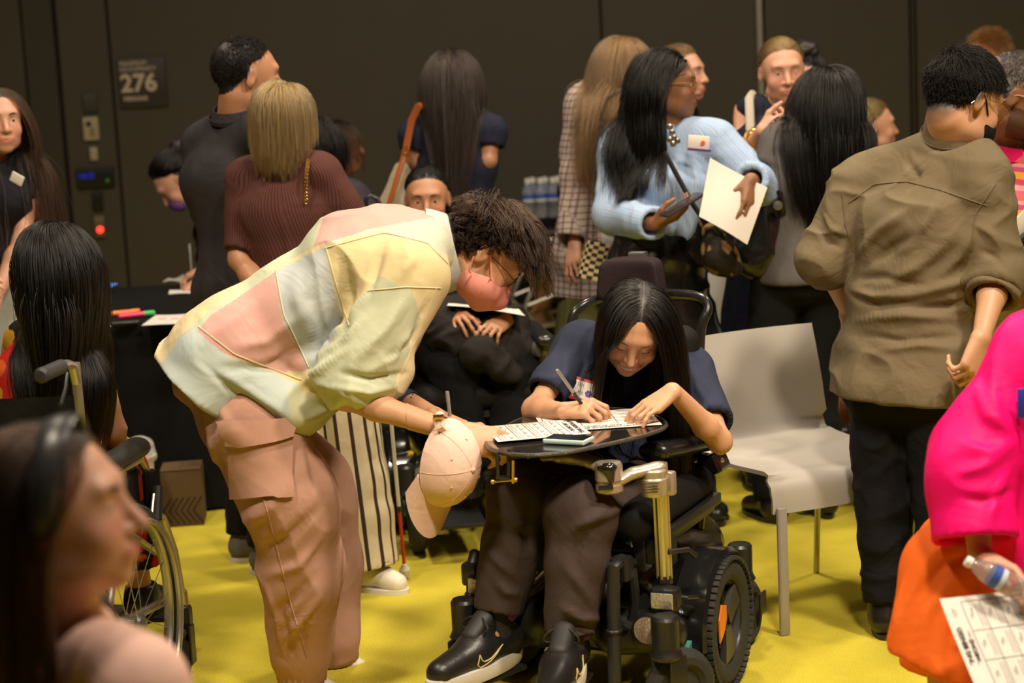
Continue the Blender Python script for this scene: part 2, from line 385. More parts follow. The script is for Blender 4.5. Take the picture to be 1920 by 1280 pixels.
def face(s, c, R, q=1., fem=True, mouth='closed', eyes='open', ears=True, nose=1., wide=1., jaw=1., beard=False):
    P = lambda x, y, z: c+R@(V(x*wide, y, z)*q); A = lambda *r: np.array(r)*q
    s.ell(P(0, -.018, .032), A(.076*wide, .096, .084), R, .02); s.ell(P(0, .028, -.018), A(.063*wide, .066, .088), R, .035*q)
    s.ell(P(0, .036, -.072), A(.047*wide*jaw, .050, .036), R, .035*q); s.ell(P(0, .072, -.100), A(.017*jaw, .014, .012), R, .028*q)
    for e in (-1, 1):
        s.ell(P(e*.036, .060, -.036), A(.026, .024, .024), R, .02*q)
        s.ell(P(e*.041*jaw, .018, -.074), A(.014, .028, .014), R, .03*q)
    s.ell(P(0, .078, .026), A(.046, .014, .011), R, .02*q)
    for e in (-1, 1): s.ell(P(e*.0315, .101, .0), A(.019, .0165, .012), R, .012*q, op=-1)
    s.cone(P(0, .086, .010), P(0, .089+.021*nose, -.034), .0072*q, .0112*q, .012*q)
    for e in (-1, 1): s.ell(P(e*.0128, .091+.004*nose, -.037), A(.0075, .0095, .0064), R, .009*q)
    if mouth == 'smile':
        s.ell(P(0, .080, -.066), A(.034, .018, .021), R, .012*q)
        for e in (-1, 1):
            s.ell(P(e*.041, .062, -.034), A(.020, .021, .019), R, .012*q)
            s.cone(P(e*.023, .099, -.040), P(e*.041, .079, -.056), .0008*q, .0008*q, .014*q, op=-1)
        cu_ = lambda n_, w_, z0, zc, y0, yc: [(w_*t, y0-yc*t*t, z0+zc*t*t) for t in np.linspace(-1, 1, n_)]
        for pts, r_, o_, k_ in ((cu_(7, .027, -.068, .012, .0975, .013), .0062, -1, .003), (cu_(7, .028, -.0600, .007, .0985, .015), .0030, 1, .004), (cu_(7, .025, -.0775, .0165, .0965, .013), .0040, 1, .004)):
            for a, b in zip(pts, pts[1:]): s.cone(P(*a), P(*b), r_*q, r_*q, k_*q, op=o_)
    else:
        s.ell(P(0, .086, -.067), A(.026, .014, .017), R, .012*q)
        s.ell(P(0, .0935, -.0622), A(.021, .0075, .0045), R, .006*q); s.ell(P(0, .0925, -.0732), A(.018, .0078, .0052), R, .006*q)
        s.cone(P(-.022, .088, -.0675), P(0, .1018, -.0677), .001*q, .001*q, .004*q, op=-1); s.cone(P(.022, .088, -.0675), P(0, .1018, -.0677), .001*q, .001*q, .004*q, op=-1)
    up, lo = {'open': (.0042, -.0048), 'down': (-.0030, -.0052), 'closed': (-.0045, -.0045), 'narrow': (.0022, -.0040)}[eyes]
    for e in (-1, 1):
        ec = P(e*.0315, .0730, -.001)
        s.ell(ec, .0138*q, R, .003*q, cut=(ec+R@V(0, 0, up)*q, R@V(0, -.25, -1))); s.ell(ec, .0136*q, R, .003*q, cut=(ec+R@V(0, 0, lo)*q, R@V(0, -.1, 1)))
    if ears:
        for e in (-1, 1):
            Re = R@rotax((0, 0, 1), e*.35)@rotax((1, 0, 0), -.2)
            s.ell(P(e*.0785, -.014, -.008), A(.0085, .0185, .031), Re, .008*q); s.ell(P(e*.087, -.008, -.004), A(.0065, .0095, .017), Re, .006*q, op=-1)
HANDS = dict(relax=((18, 22, 12), (24, 28, 16), (30, 32, 18), (34, 34, 20)), flat=((4, 6, 4),)*4, grip=((48, 62, 34), (52, 66, 36), (56, 68, 38), (58, 68, 38)), pinch=((38, 34, 16), (44, 40, 20), (52, 52, 28), (58, 60, 30)),
             pen=((42, 52, 8), (52, 58, 26), (58, 66, 36), (62, 70, 38)), hold=((28, 34, 18), (30, 36, 20), (32, 38, 22), (36, 40, 24)), arch=((26, 30, 10), (28, 32, 12), (14, 44, 20), (8, 30, 16)))
def hand(s, wr, d, pn, sd, pose='relax', q=1., spread=6., thumb=(.5, .35), lift=None):
    """palm, four jointed fingers and a thumb: D wrist to knuckles, PN the way the palm faces"""
    x = nrm(d); z = -nrm(V(pn)-x*np.dot(V(pn), x)); y = np.cross(z, x)*(1 if sd == 'R' else -1)
    P = lambda a, b, c: V(wr)+(x*a+y*b+z*c)*q; cu = HANDS[pose] if isinstance(pose, str) else pose
    base = [(.088, .027, .002), (.092, .007, .004), (.087, -.013, .002), (.078, -.031, -.003)]
    ln = [(.043, .026, .021), (.047, .030, .022), (.043, .028, .021), (.033, .021, .019)]; rr = [.0088, .0090, .0085, .0076]
    for (b, i) in zip(base, range(4)): s.cone(P(.006, b[1]*.45, 0), P(b[0]-.004, b[1], b[2]-.003), .0155*q, .0118*q, .014*q)
    s.ell(P(.05, 0, -.004), np.array((.042, .034, .013))*q, np.stack([x, y, z], 1), .012*q)
    for i in range(4):
        p = V(base[i]); a = 0.; sp = math.radians(spread*(1.4-i)*(1 if True else -1)); r = rr[i]
        for j in range(3):
            a += math.radians(cu[i][j]); dv = V(math.cos(a)*math.cos(sp), math.sin(sp)*math.cos(a*.5), -math.sin(a)); n = p+nrm(dv)*ln[i][j]
            s.cone(P(*p), P(*n), r*q, r*.90*q, .005*q); p = n; r *= .92
    t0 = V(.020, .022, -.010); o, b = thumb; d1 = nrm(V(.75, .55+.4*o, -.30-b*.6)); d2 = nrm(V(.9, .30*o-.25*b+.1, -.25-b*.6)); d3 = nrm(V(.95, .10*o-.5*b+.05, -.15-b*.35))
    t1 = t0+d1*.044; t2 = t1+d2*.033; t3 = t2+d3*.026
    s.cone(P(*t0), P(*t1), .0155*q, .0118*q, .014*q); s.cone(P(*t1), P(*t2), .0108*q, .0098*q, .006*q); s.cone(P(*t2), P(*t3), .0098*q, .0082*q, .005*q)
    return dict(P=P, x=x, y=y, z=z)
def torso(s, J, o=0., g=1., fem=True, k=.03, bust=1., belly=0., seatr=1.):
    q = J['s']; B = J['B']; u = nrm(J['shR']-J['shL']); uh = nrm(J['hiR']-J['hiL']); fw = np.cross(V(0, 0, 1), u) if False else B[:, 1]
    hw = 1.46 if fem else 1.36; wr = .078 if fem else .092; ch = .090 if fem else .102
    s.cone(J['pel']+B@V(0, -.005, -.03)*q, J['wai'], .098*g*q+o, wr*g*q+o, k, uh, hw)
    s.cone(J['wai'], J['che'], wr*g*q+o, ch*g*q+o, k, u, 1.42); s.cone(J['che'], J['nek']+B@V(0, -.0, -.06)*q, ch*g*q+o, .056*g*q+o, k, u, 1.55)
    s.cone(J['shL']+(J['shR']-J['shL'])*.06, J['shR']+(J['shL']-J['shR'])*.06, .041*q+o, .041*q+o, k)
    for a in ('shL', 'shR'): s.cone(J['nek']+B@V(0, -.012, -.018)*q, J[a]*.75+J['nek']*.25+B@V(0, 0, .002)*q, .032*q+o*.6, .036*q+o, k)
    if fem and bust:
        for e in (-1, 1): s.ell(J['che']+B@V(e*.068, .062+.014*bust, .012)*q, .050*q*bust+o*.6, B, .05)
    if belly: s.ell(J['wai']+B@V(0, .06, -.02)*q, np.array((.13, .10, .13))*q*belly, B, .06)
    if seatr:
        for e in (-1, 1): s.ell(J['pel']+J['F']@V(e*.065, -.060, -.035)*q, .070*q*seatr*g+o, J['F'], .05)
def limbs(s, J, o=0., legs=True, arms=True, g=1., k=.02):
    q = J['s']
    for e in 'RL':
        if arms:
            s.cone(J['sh'+e], J['el'+e], .042*g*q+o, .034*g*q+o, k); s.ell(J['el'+e], .032*g*q+o, None, k); m = J['el'+e]*.7+J['wr'+e]*.3
            s.cone(J['el'+e], m, .033*g*q+o, .036*g*q+o, k); s.cone(m, J['wr'+e], .036*g*q+o, .0235*g*q+o, k)
        if legs:
            s.cone(J['hi'+e], J['kn'+e], .074*g*q+o, .052*g*q+o, k); m = J['kn'+e]*.65+J['an'+e]*.35
            s.cone(J['kn'+e], m, .053*g*q+o, .053*g*q+o, k); s.cone(m, J['an'+e], .053*g*q+o, .034*g*q+o, k)
def foot(s, a, t, q=1., o=0.):
    s.cone(a+V(0, 0, -.02), t, .034*q+o, .024*q+o, .02); d = nrm((t-a)*V(1, 1, 0)); s.ell(a-d*.025*q+V(0, 0, -.04)*q, (.032*q+o), None, .02)
def gcoords(v, bones):
    """garment coordinates: around (gu) and along (gv) the nearest limb, in metres"""
    D = []; U = []; G = []
    for (a, b, r, u, w, off) in bones:
        ba = b-a; L = np.linalg.norm(ba); t = nrm(ba); pa = v-a; h = pa@t; e = pa-np.outer(h, t); u1 = nrm(u-t*np.dot(u, t)); u2 = np.cross(t, u1)
        x = e@u1; y = e@u2; hc = np.clip(h, 0, L); D.append(np.sqrt((x/w)**2+y**2+(h-hc)**2)/r); U.append(np.arctan2(x/w, y)*r*(1+w)/2); G.append(h+off)
    i = np.argmin(np.stack(D), 0); j = np.arange(len(v)); return np.stack(U)[i, j], np.stack(G)[i, j], i
class Person:
    def __init__(s, label, J, head=(0, 0, 0), skin='light', fem=True, g=1., group=None, hq=None, hs=1., anchor=None):
        s.J = J; s.skin = skin; s.fem = fem; s.g = g; s.hq = hs*J['s']**.5*(1. if fem else 1.04)
        s.R = frame(J['az']+head[0], head[1], head[2]); s.c = J['hed']
        b = (J['anR']+J['anL'])/2 if anchor is None else V(anchor); s.root = thing('person', label, 'person', (b[0], b[1], 0 if anchor is None else b[2]), group)
        s.solid = S(); s.colliders = S(); s.hands = {}; s.facekw = {}; s.scalp = None; s.hairc = None; s.extra = []; s.handinfo = {}
    def P(s, x, y, z): return s.c+s.R@(V(x, y, z)*s.hq)
    def loc(s, v): return ((v-s.c)@s.R)/s.hq
    def body(s, hh=.0055, hb=.013, ha=.007, arms=True, legs=True, neck=1., **kw):
        J = s.J; S_ = s.solid; torso(S_, J, -.006, s.g, s.fem); limbs(S_, J, 0, legs, arms, s.g)
        ng = J['nek']; s.neckr = (.050 if s.fem else .060)*J['s']*neck
        S_.cone(s.P(0, -.030, -.055), ng, s.neckr*.98, s.neckr*1.08, .03); face(S_, s.c, s.R, s.hq, s.fem, **kw)
        if legs:
            for e in 'RL': foot(S_, J['an'+e], J['to'+e], J['s'])
        for e in 'RL':
            if arms:
                d, pn, pose, extra = s.hands.get(e, (None, None, 'relax', {}))
                if d is None: d = J['wr'+e]-J['el'+e]
                if pn is None: pn = (J['pel']-J['wr'+e])
                s.handinfo[e] = hand(S_, J['wr'+e], d, pn, e, pose, J['s']*(.95 if s.fem else 1.04), **extra)
        hl = s.c-np.array([.135, .135, .175])*s.hq; hu = s.c+np.array([.135, .135, .15])*s.hq; boxes = [(hl, hu, hh)]
        if arms and ha:
            for e in 'RL':
                p = s.J['wr'+e]; hp = s.handinfo[e]['P'](.09, 0, 0); el = J['el'+e]; a = p*.92+el*.08
                boxes.append((np.minimum(a, hp)-.105, np.maximum(a, hp)+.105, ha))
        vs = []; fs = []; n = 0
        v, f = S_.mesh(hb)
        keep = np.ones(len(f), bool)
        for lo, hi, h in boxes:
            ins = ((v > lo+hb*1.5) & (v < hi-hb*1.5)).all(1); keep &= ~ins[f].all(1)
        vs.append(relax(v, f, 2)); fs.append(f[keep]); n = len(v)
        for lo, hi, h in boxes:
            v, f = S_.mesh(h, lo, hi)
            if len(v): vs.append(relax(v, f, 1, .4)); fs.append(f+n); n += len(v)
        v = np.concatenate(vs); f = np.concatenate(fs); used = np.zeros(len(v), bool); used[f] = True; mp = np.cumsum(used)-1; v = v[used]; f = mp[f]
        base = np.array(SKIN[s.skin]); col = np.repeat(base[None], len(v), 0); x = s.loc(v); near = (np.abs(x) < .2).all(1)
        sm = kw.get('mouth') == 'smile'; lz = -.0685+14*x[:, 0]**2 if sm else -.0675
        lips = near & (x[:, 1] > .072) & (np.abs(x[:, 0]) < .030) & (np.abs(x[:, 2]-lz) < (.0135 if kw.get('mouth') == 'smile' else .0105)*np.sqrt(np.maximum(0, 1-(x[:, 0]/.031)**2)))
        lc = base*np.array((.92, .64, .64)) if s.skin != 'dark' else base*np.array((1.35, .8, .8))
        col[lips] = lc
        if kw.get('mouth') == 'smile':
            inn = lips & (np.abs(x[:, 2]-lz) < .0062) & (x[:, 1] < .0955-13*x[:, 0]**2); col[inn] = (.10, .02, .02)
        ck = np.exp(-((np.abs(x[:, 0])-.042)**2+(x[:, 2]+.03)**2)/.0006)*(x[:, 1] > .02)*near; col = col*(1-ck[:, None]*np.array((.0, .16, .14)))
        if kw.get('beard'):
            bd = near & (x[:, 2] < -.035) & (x[:, 1] > -.01) & ~lips & (x[:, 2] > -.13); col[bd] = col[bd]*.35
        if s.scalp is not None:
            m = near & s.scalp(x); col[m] = np.array(s.hairc)*.5
        for fn in s.extra: col = fn(v, col)
        s.bodyobj = meshobj('body', v, f, skinmat(s.skin), s.root, cols=col)
        if kw.get('eyes', 'open') in ('open', 'down', 'narrow') and kw.get('eyeballs', True): pass
        return s
    def eyes(s, gaze=(0, 1, 0), iris=(.05, .025, .012), brow=(.03, .02, .012), lash=True, browon=True):
        for e in (-1, 1):
            c = s.P(e*.0315, .0730, -.001); mb = MB(); g = nrm(s.R@V(gaze)); n = 20
            u = nrm(np.cross(g, s.R[:, 2])); w = np.cross(u, g); vv = []; cc = []; r = .0126*s.hq
            for i in range(13):
                t = pi*i/12*(.75 if i < 8 else 1)
                for k in range(n): a = 2*pi*k/n; vv.append(c+r*(g*math.cos(t)+(u*math.cos(a)+w*math.sin(a))*math.sin(t))); cc.append((.006, .004, .003) if t < .22 else iris if t < .50 else (.62, .58, .53))
            f = [(i*n+k, i*n+(k+1) % n, (i+1)*n+(k+1) % n, (i+1)*n+k) for i in range(12) for k in range(n)]
            meshobj('eye', vv, f, mat('eyeball', (.8, .8, .8), .12, attr='col'), s.root, cols=np.array(cc))
            if browon:
                mb = MB(); pts = [s.P(e*.014, .094, .0195), s.P(e*.026, .0935, .0245), s.P(e*.038, .087, .0245), s.P(e*.050, .074, .0175)]
                mb.tube(pts, [.0022, .0032, .0030, .0010], 6); mb.build('eyebrow', mat('brow_%d' % int(brow[0]*1000), brow, .7), s.root)
        return s
    def lashes(s, z=-.0042):
        for e in (-1, 1):
            pts = [s.P(e*(.0315+.0145*t), .0730+.0138*math.cos(t*1.0)*.98, -.001+z-.0022*(1-t*t)+.0014*t) for t in np.linspace(-1, 1, 9)]
            MB().tube(pts, [.0003]+[.0014]*7+[.0003], 5).build('eyelashes', mat('lash', (.012, .008, .006), .7), s.root)
        return s
    def top(s, m, off=.014, sleeve=1., hem=.10, h=.009, k=.03, g=None, fold=.006, fs=(14, 14, 7), sl_r=1.0, cuff=0., neck=0, hemw=1.0, belly=0, cols=None, name='shirt', seed=1, extra=None, bust=1., collar=None, arms='RL', hemvec=None, fR=None, seatr=1.):
        """a top: the torso and sleeves grown by OFF, hem and cuffs cut straight, hollow at the cuffs, creased"""
        J = s.J; q = J['s']; g = s.g if g is None else g; S_ = S(); torso(S_, J, off, g, s.fem, k, bust, belly, seatr if hem > .03 else 0); bones = []
        dn = nrm(J['pel']-J['wai']) if hemvec is None else nrm(hemvec); uh = nrm(J['hiR']-J['hiL'])
        r0 = .104*g*q+off+.004; hp = J['pel']+dn*hem*q
        if hem > 0: S_.cone(J['pel']-dn*.05, hp, r0, r0*hemw, k, uh, 1.46, cut=True)
        bones.append((J['pel']-dn*-.3, J['nek'], .11, J['shR']-J['shL'], 1.4, 0.))
        for e in arms:
            a, b, c = J['sh'+e]-J['B'][:, 2]*.010*q, J['el'+e], J['wr'+e]; ru, re, rw = .044*g*q+off*sl_r, .037*g*q+off*sl_r, .028*g*q+off*sl_r; tw = max(.006, h*1.8)
            if sleeve <= 0: continue
            if sleeve < .99:
                t = sleeve/.5
                if t <= 1: p = a+(b-a)*t; S_.cone(a, p, ru, ru+(re-ru)*t, .03, cut=True); S_.cone(p-nrm(p-a)*.05, p+nrm(p-a)*.01, ru+(re-ru)*t-tw, ru+(re-ru)*t-tw, .004, op=-1); bones.append((a, p, .05, J['B'][:, 1], 1., .6))
                else:
                    p = b+(c-b)*(t-1); S_.cone(a, b, ru, re, .03); S_.ell(b, re, None, .03); S_.cone(b, p, re, re*.96, .03, cut=True); S_.cone(p-nrm(p-b)*.04, p+nrm(p-b)*.01, re*.96-tw, re*.96-tw, .004, op=-1)
                    bones += [(a, b, .05, J['B'][:, 1], 1., .6), (b, p, .045, J['B'][:, 1], 1., .9)]
            else:
                p = c+(b-c)*.02; S_.cone(a, b, ru, re, .03); S_.ell(b, re, None, .03); S_.cone(b, p, re, rw*1.05, .03, cut=True)
                bones += [(a, b, .05, J['B'][:, 1], 1., .6), (b, p, .045, J['B'][:, 1], 1., .9)]
                if cuff: pc = c+(b-c)*.22; S_.cone(pc, p, rw*1.12, rw*1.12, .006, cut=True, cuta=True)
                S_.cone(p-nrm(p-b)*.035, p+nrm(p-b)*.01, rw*1.05-tw, rw*1.05-tw, .004, op=-1)
        if hem > 0 and sleeve < .99: S_.cone(hp, hp+dn*.4, r0*1.3, r0*1.3, .005, uh, 1.46, op=-1, cuta=True)
        # neck opening
        B = J['B']; S_.cone(J['nek']+B@V(0, .005, -.02)*q, J['nek']+nrm(s.P(0, -.03, -.05)-J['nek'])*.12, s.neckr*1.10+.004, s.neckr*1.35+.01, .012, op=-1)
        if neck: S_.ell(J['nek']+B@V(0, .085, -.05)*q, np.array((.07, .09, .07))*q*neck, B, .015, op=-1)
        if extra: extra(S_)
        v, f = S_.mesh(h); v = relax(v, f, 1, .5); s.colliders.p += [p for p in S_.p if (p[8] if p[0] == 'c' else p[5]) == 1]
        gu, gv, bi = gcoords(v, bones); n = vnormals(v, f)
        if fold: v = folds(v, n, fold, fs, fR if fR is not None else B, .8, seed, .3)
        cc = cols(v, gu, gv, bi) if cols else None
        o = meshobj(name, v, f, m, s.root, cols=cc, attrs=dict(gu=gu, gv=gv)); s.topS = S_
        if collar: s.collar(collar)
        return o
    def collar(s, m, h=.045, open_=.3, r=1.25, lift=0.):
        J = s.J; B = J['B']; q = J['s']; ax = nrm(nrm(s.P(0, -.03, -.05)-J['nek'])+B[:, 2]); c = J['nek']+B@V(0, .004, -.022+lift)*q; u = B[:, 0]-ax*np.dot(B[:, 0], ax); u = nrm(u); w = np.cross(ax, u); mb = MB()
        R = s.neckr*r+.008; n = 28; rows = []
        for (dr, dz) in ((.004, .0), (0, h*.55), (.002, h), (.007, h*1.02), (.012, h*.6), (.018, h*.15), (.020, .02)):
            rows.append([c+(u*math.sin(a)+w*(-math.cos(a)))*(R+dr)*V(1, 1, 1)+ax*(dz-.018*math.cos(a)*-1*(-1)-(.03*max(0, -math.cos(a))**2)) for a in np.linspace(-pi+open_, pi-open_, n)])
        v = [p for r_ in rows for p in r_]; f = [(i*n+k, i*n+k+1, (i+1)*n+k+1, (i+1)*n+k) for i in range(6) for k in range(n-1)]
        mb.add(v, f); o = mb.build('collar', m, s.root, smooth=60); md = o.modifiers.new('t', 'SOLIDIFY'); md.thickness = .002; return o
    def trousers(s, m, off=.016, h=.010, hemr=None, fold=.006, fs=(10, 10, 16), g=None, wide=0., name='trousers', seed=2, cuff=None, cols=None, hem=.0, extra=None, waist=.06):
        J = s.J; q = J['s']; g = s.g if g is None else g; S_ = S(); uh = nrm(J['hiR']-J['hiL']); bones = []
        S_.cone(J['pel']+(J['wai']-J['pel'])*.45, J['pel']+V(0, 0, -.02), .088*g*q+off*.4, .098*g*q+off*.4, .03, uh, 1.46)
        for e in (-1, 1): S_.ell(J['pel']+J['F']@V(e*.065, -.060, -.035)*q, .068*q*g+off*.5, J['F'], .05)
        for e in 'RL':
            a, b, c = J['hi'+e], J['kn'+e], J['an'+e]; c = c+(b-c)*hem; r1, r2, r3 = .076*g*q+off*.7, .056*g*q+off+wide*.5, (.040*g*q+off+wide) if hemr is None else hemr
            S_.cone(a, b, r1, r2, .025); m_ = b*.6+c*.4; S_.cone(b, m_, r2, (r2*.5+r3*.5)+.004, .03)
            S_.cone(m_, c, (r2*.5+r3*.5)+.004, r3, .02, cut=True); d = nrm(c-m_); S_.cone(c-d*.03, c+d*.01, r3-max(.008, h*1.35), r3-max(.008, h*1.35), .004, op=-1)
            bones += [(a, b, .07, J['F'][:, 1], 1., 0.), (b, c, .07, J['F'][:, 1], 1., np.linalg.norm(b-a))]
        if extra: extra(S_)
        v, f = S_.mesh(h); v = relax(v, f, 1, .5); s.colliders.p += [p for p in S_.p if (p[8] if p[0] == 'c' else p[5]) == 1]
        gu, gv, bi = gcoords(v, bones); n = vnormals(v, f)
        if fold: v = folds(v, n, fold, fs, J['F'], .8, seed, .3)
        return meshobj(name, v, f, m, s.root, cols=cols(v, gu, gv, bi) if cols else None, attrs=dict(gu=gu, gv=gv))
    def skirt(s, m, low, r=.2, off=.012, h=.011, fold=.008, fs=(18, 18, 2.5), w=1.2, name='skirt', seed=4, mid=None, extra=None):
        J = s.J; q = J['s']; S_ = S(); uh = nrm(J['hiR']-J['hiL']); low = V(low); top_ = J['pel']+(J['wai']-J['pel'])*.7
        S_.cone(top_, J['pel'], .090*s.g*q+off, .115*s.g*q+off, .03, uh, 1.42)
        for e in (-1, 1): S_.ell(J['pel']+J['F']@V(e*.065, -.055, -.035)*q, .080*q*s.g+off, J['F'], .05)
        if mid is not None: mp, mr = mid; S_.cone(J['pel'], V(mp), .118*s.g*q+off, mr, .04, uh, w); S_.cone(V(mp), low, mr, r, .04, uh, w, cut=True)
        else: S_.cone(J['pel'], low, .118*s.g*q+off, r, .04, uh, w, cut=True)
        if extra: extra(S_)
        v, f = S_.mesh(h); v = relax(v, f, 1, .5); n = vnormals(v, f); gu, gv, _ = gcoords(v, [(top_, low, .15, uh, w, 0)])
        if fold: v = folds(v, n, fold, fs, J['F'], .5, seed, .3)
        return meshobj(name, v, f, m, s.root, attrs=dict(gu=gu, gv=gv))
    def shoes(s, m, sole=None, h=.007, o=.010, hi=.0, boot=0., name='shoe'):
        for e in 'RL':
            a, t = s.J['an'+e], s.J['to'+e]; d = nrm((t-a)*V(1, 1, 0)) if abs((t-a)[2]) < .15 else nrm(t-a); q = s.J['s']; S_ = S(); foot(S_, a, t, q, o)
            S_.cone(a+V(0, 0, -.03), a+V(0, 0, .015+boot), .040*q+o, .036*q+o, .02, cut=True)
            zb = min(a[2], t[2])-.032*q-.005
            v, f = S_.mesh(h); v[:, 2] = np.maximum(v[:, 2], zb+.012); o_ = meshobj(name, v, f, m, s.root)
            sd = np.cross(V(0, 0, 1), d); pts = []
            for k in range(20):
                th = 2*pi*k/20; L = (np.linalg.norm((t-a)*V(1, 1, 0))+.085*q); c0 = a*V(1, 1, 0)+d*(L/2-.055*q); pts.append(c0+d*math.cos(th)*(L/2+.012)+sd*math.sin(th)*(.047*q+o*.4)*(1-.12*(math.cos(th+pi)+1)/2)+V(0, 0, zb-.002))
            MB().prism(pts, (0, 0, .024)).build('sole', sole or m, o_)
    def hair(s, m, **k): return hair(s, m, **k)
# hairline: how far up the scalp starts, by how far forward the direction points
def hairline(x, lift=0., ctr=(0, -.015, .03)):
    d = x-np.array(ctr); d = d/(np.linalg.norm(d, axis=-1, keepdims=True)+1e-9)
    return d[..., 2] > np.interp(d[..., 1], [-1, -.45, -.12, .1, .45, .7, 1], [-.85, -.75, -.42, .12, .26, .5, .62])+lift
def hair(p, m, n=2200, L=.45, steps=16, part=0., style='down', rad=.0007, vol=.012, lift=0., wave=0., clump=.55, nclump=None, grav=.35, stiff=.75, jit=.10, back=.35, fall=None, name='hair', lvar=.25, spread=0., tie=None, curl=0., width=1., seed=3, target=None, fwd=0., side=None, tight=0., cut=None, gather=0., bias=None, fclear=0., yclear=None):
    rng = np.random.RandomState(seed); q = p.hq; C0 = np.array((0, -.015, .03))
    d = rng.normal(size=(n*5, 3)); d /= np.linalg.norm(d, axis=1, keepdims=True); x = C0+d*.09
    d = d[hairline(x, lift)][:n]; n = len(d); rt = 1/np.sqrt((d[:, 0]/.078)**2+(d[:, 1]/.098)**2+(d[:, 2]/.086)**2); rt = C0+d*rt[:, None]*.985
    if side is not None: ok = side(rt); rt = rt[ok]; d = d[ok]; n = len(rt)
    sx = np.sign(rt[:, 0]-part-.0); sx[sx == 0] = 1
    if style == 'down': t = np.stack([sx*np.interp(d[:, 1], [-1, -.3, .3], [.0, .35, .8])*width+d[:, 0]*.3, np.full(n, -back)+fwd*(rt[:, 1] > 0), -.55*np.ones(n)], 1)
    elif style == 'back': t = np.stack([sx*.12, -np.ones(n), -.25+.2*d[:, 2]], 1)
    elif style == 'fwd': t = np.stack([.25*np.ones(n)+part, .9*np.ones(n)*np.clip(d[:, 2]+.4, 0, 1), -.55*np.ones(n)], 1)
    elif style == 'crop': t = np.stack([.2*np.ones(n), .35*np.clip(d[:, 2], 0, 1)-.2, -.8+.9*d[:, 2]], 1)
    elif style == 'comb': tp_ = np.clip(d[:, 2]*1.5-.25, 0, 1); t = np.stack([part*tp_, .9*tp_-.12, -(1-tp_)*.9+.10*tp_], 1)
    elif style == 'quiff': t = np.stack([.45*np.ones(n)*part, .25+.0*d[:, 2], -.55*(1-d[:, 2])+.35*d[:, 2]], 1)
    t = t+rng.normal(size=(n, 3))*jit
    if tie is not None:
        tv = np.asarray(tie)-rt; t = tv/(np.linalg.norm(tv, axis=1, keepdims=True)+1e-9)
    R = p.R; pos = p.c+(rt*q)@R.T; nv = d@R.T; dr = t@R.T; dr -= nv*np.sum(dr*nv, 1, keepdims=True)*.9; dr /= np.linalg.norm(dr, axis=1, keepdims=True)+1e-9
    Ls = L*(1+lvar*(rng.rand(n)-.6)); 
    if fall is not None: Ls = fall(rt, Ls, rng)
    offs = vol*(.25+.75*rng.rand(n)); G = V(0, 0, -1.); G = G if bias is None else G+(bias(rt) if callable(bias) else V(bias)); pts = [pos.copy()]; ds = (Ls/steps)[:, None]; coll = len(p.colliders.p) > 0 and style in ('down', 'back')
    if spread: G = (G if G.ndim == 2 else np.repeat(G[None], n, 0))+(np.stack([sx*spread, 0*sx, 0*sx], 1)@R.T)
    for i in range(steps):
        tgt = 0
        if tie is not None:
            cur = p.loc(pos); tv = (np.asarray(tie)-cur); tv = tv/(np.linalg.norm(tv, axis=1, keepdims=True)+1e-6); dr = dr*.3+tv@R.T*.7
        else: dr = dr*stiff+G*grav*(1-tight*(i < steps*.3)); dr = dr+rng.normal(size=(n, 3))*jit*.25
        dr /= np.linalg.norm(dr, axis=1, keepdims=True)+1e-9; new = pos+dr*ds
        if wave: new += (np.sin(i*1.3+rt[:, 0]*60)[:, None]*wave)*R[:, 0]*(i > steps*.35)
        xl = (new-p.c)@R/q-C0; k = np.sqrt((xl[:, 0]/.078)**2+(xl[:, 1]/.098)**2+(xl[:, 2]/.088)**2)+1e-6; o = 1+offs/.09*min(1, (i+1)/3)
        xl = np.where((k < o)[:, None], xl*(o/k)[:, None], xl)
        if fclear or yclear is not None:
            a_ = xl+C0
            if fclear: m_ = (a_[:, 1] > .0) & (a_[:, 2] < .055); a_[:, 0] = np.where(m_, np.sign(rt[:, 0]-part)*np.maximum(np.abs(a_[:, 0]), fclear*np.clip((.060-a_[:, 2])/.03, 0, 1)), a_[:, 0])
            if yclear is not None: m_ = a_[:, 2] < .05; a_[:, 1] = np.where(m_, np.minimum(a_[:, 1], yclear+np.clip(a_[:, 2]+.02, 0, .07)*.6), a_[:, 1])
            xl = a_-C0
        # face and jaw keep the hair outside too
        fx = (xl+C0)-np.array((0, .025, -.04)); kf = np.sqrt((fx[:, 0]/.066)**2+(fx[:, 1]/.068)**2+(fx[:, 2]/.085)**2)+1e-6; of = 1+offs/.08*.5
        if style in ('down',): xl = np.where((kf < of)[:, None], np.array((0, .025, -.04))-C0+fx*(of/kf)[:, None], xl)
        new = p.c+((xl+C0)*q)@R.T
        if coll and i > 2:
            e = p.colliders.ev(new); b = e < offs*.8
            if b.any(): g = p.colliders.grad(new[b]); new[b] = new[b]+g*(offs[b]*.8-e[b])[:, None]
        if gather: lat = (new-p.c)@p.J['B'][:, 0]; new = new-np.outer(lat*gather*(i > 3), p.J['B'][:, 0])
        dr = new-pos; dr /= np.linalg.norm(dr, axis=1, keepdims=True)+1e-9; pos = new; pts.append(pos.copy())
    X = np.stack(pts, 1)
    rt = rt+np.stack([sx*.15*(style == 'down')*(rt[:, 1] > -.06), 0*sx, 0*sx], 1); K = nclump or max(12, n//22); gi = rng.choice(n, K, replace=False); dd = ((rt[:, None]-rt[gi][None])**2).sum(-1) if n*K < 4e6 else None; a = gi[np.argmin(dd, 1)] if dd is not None else gi[rng.randint(0, K, n)]
    w = clump*np.linspace(0, 1, steps+1)**1.2; off0 = X[:, :1]-X[a, :1]
    X = X*(1-w[None, :, None])+(X[a]+off0*.25)*w[None, :, None]
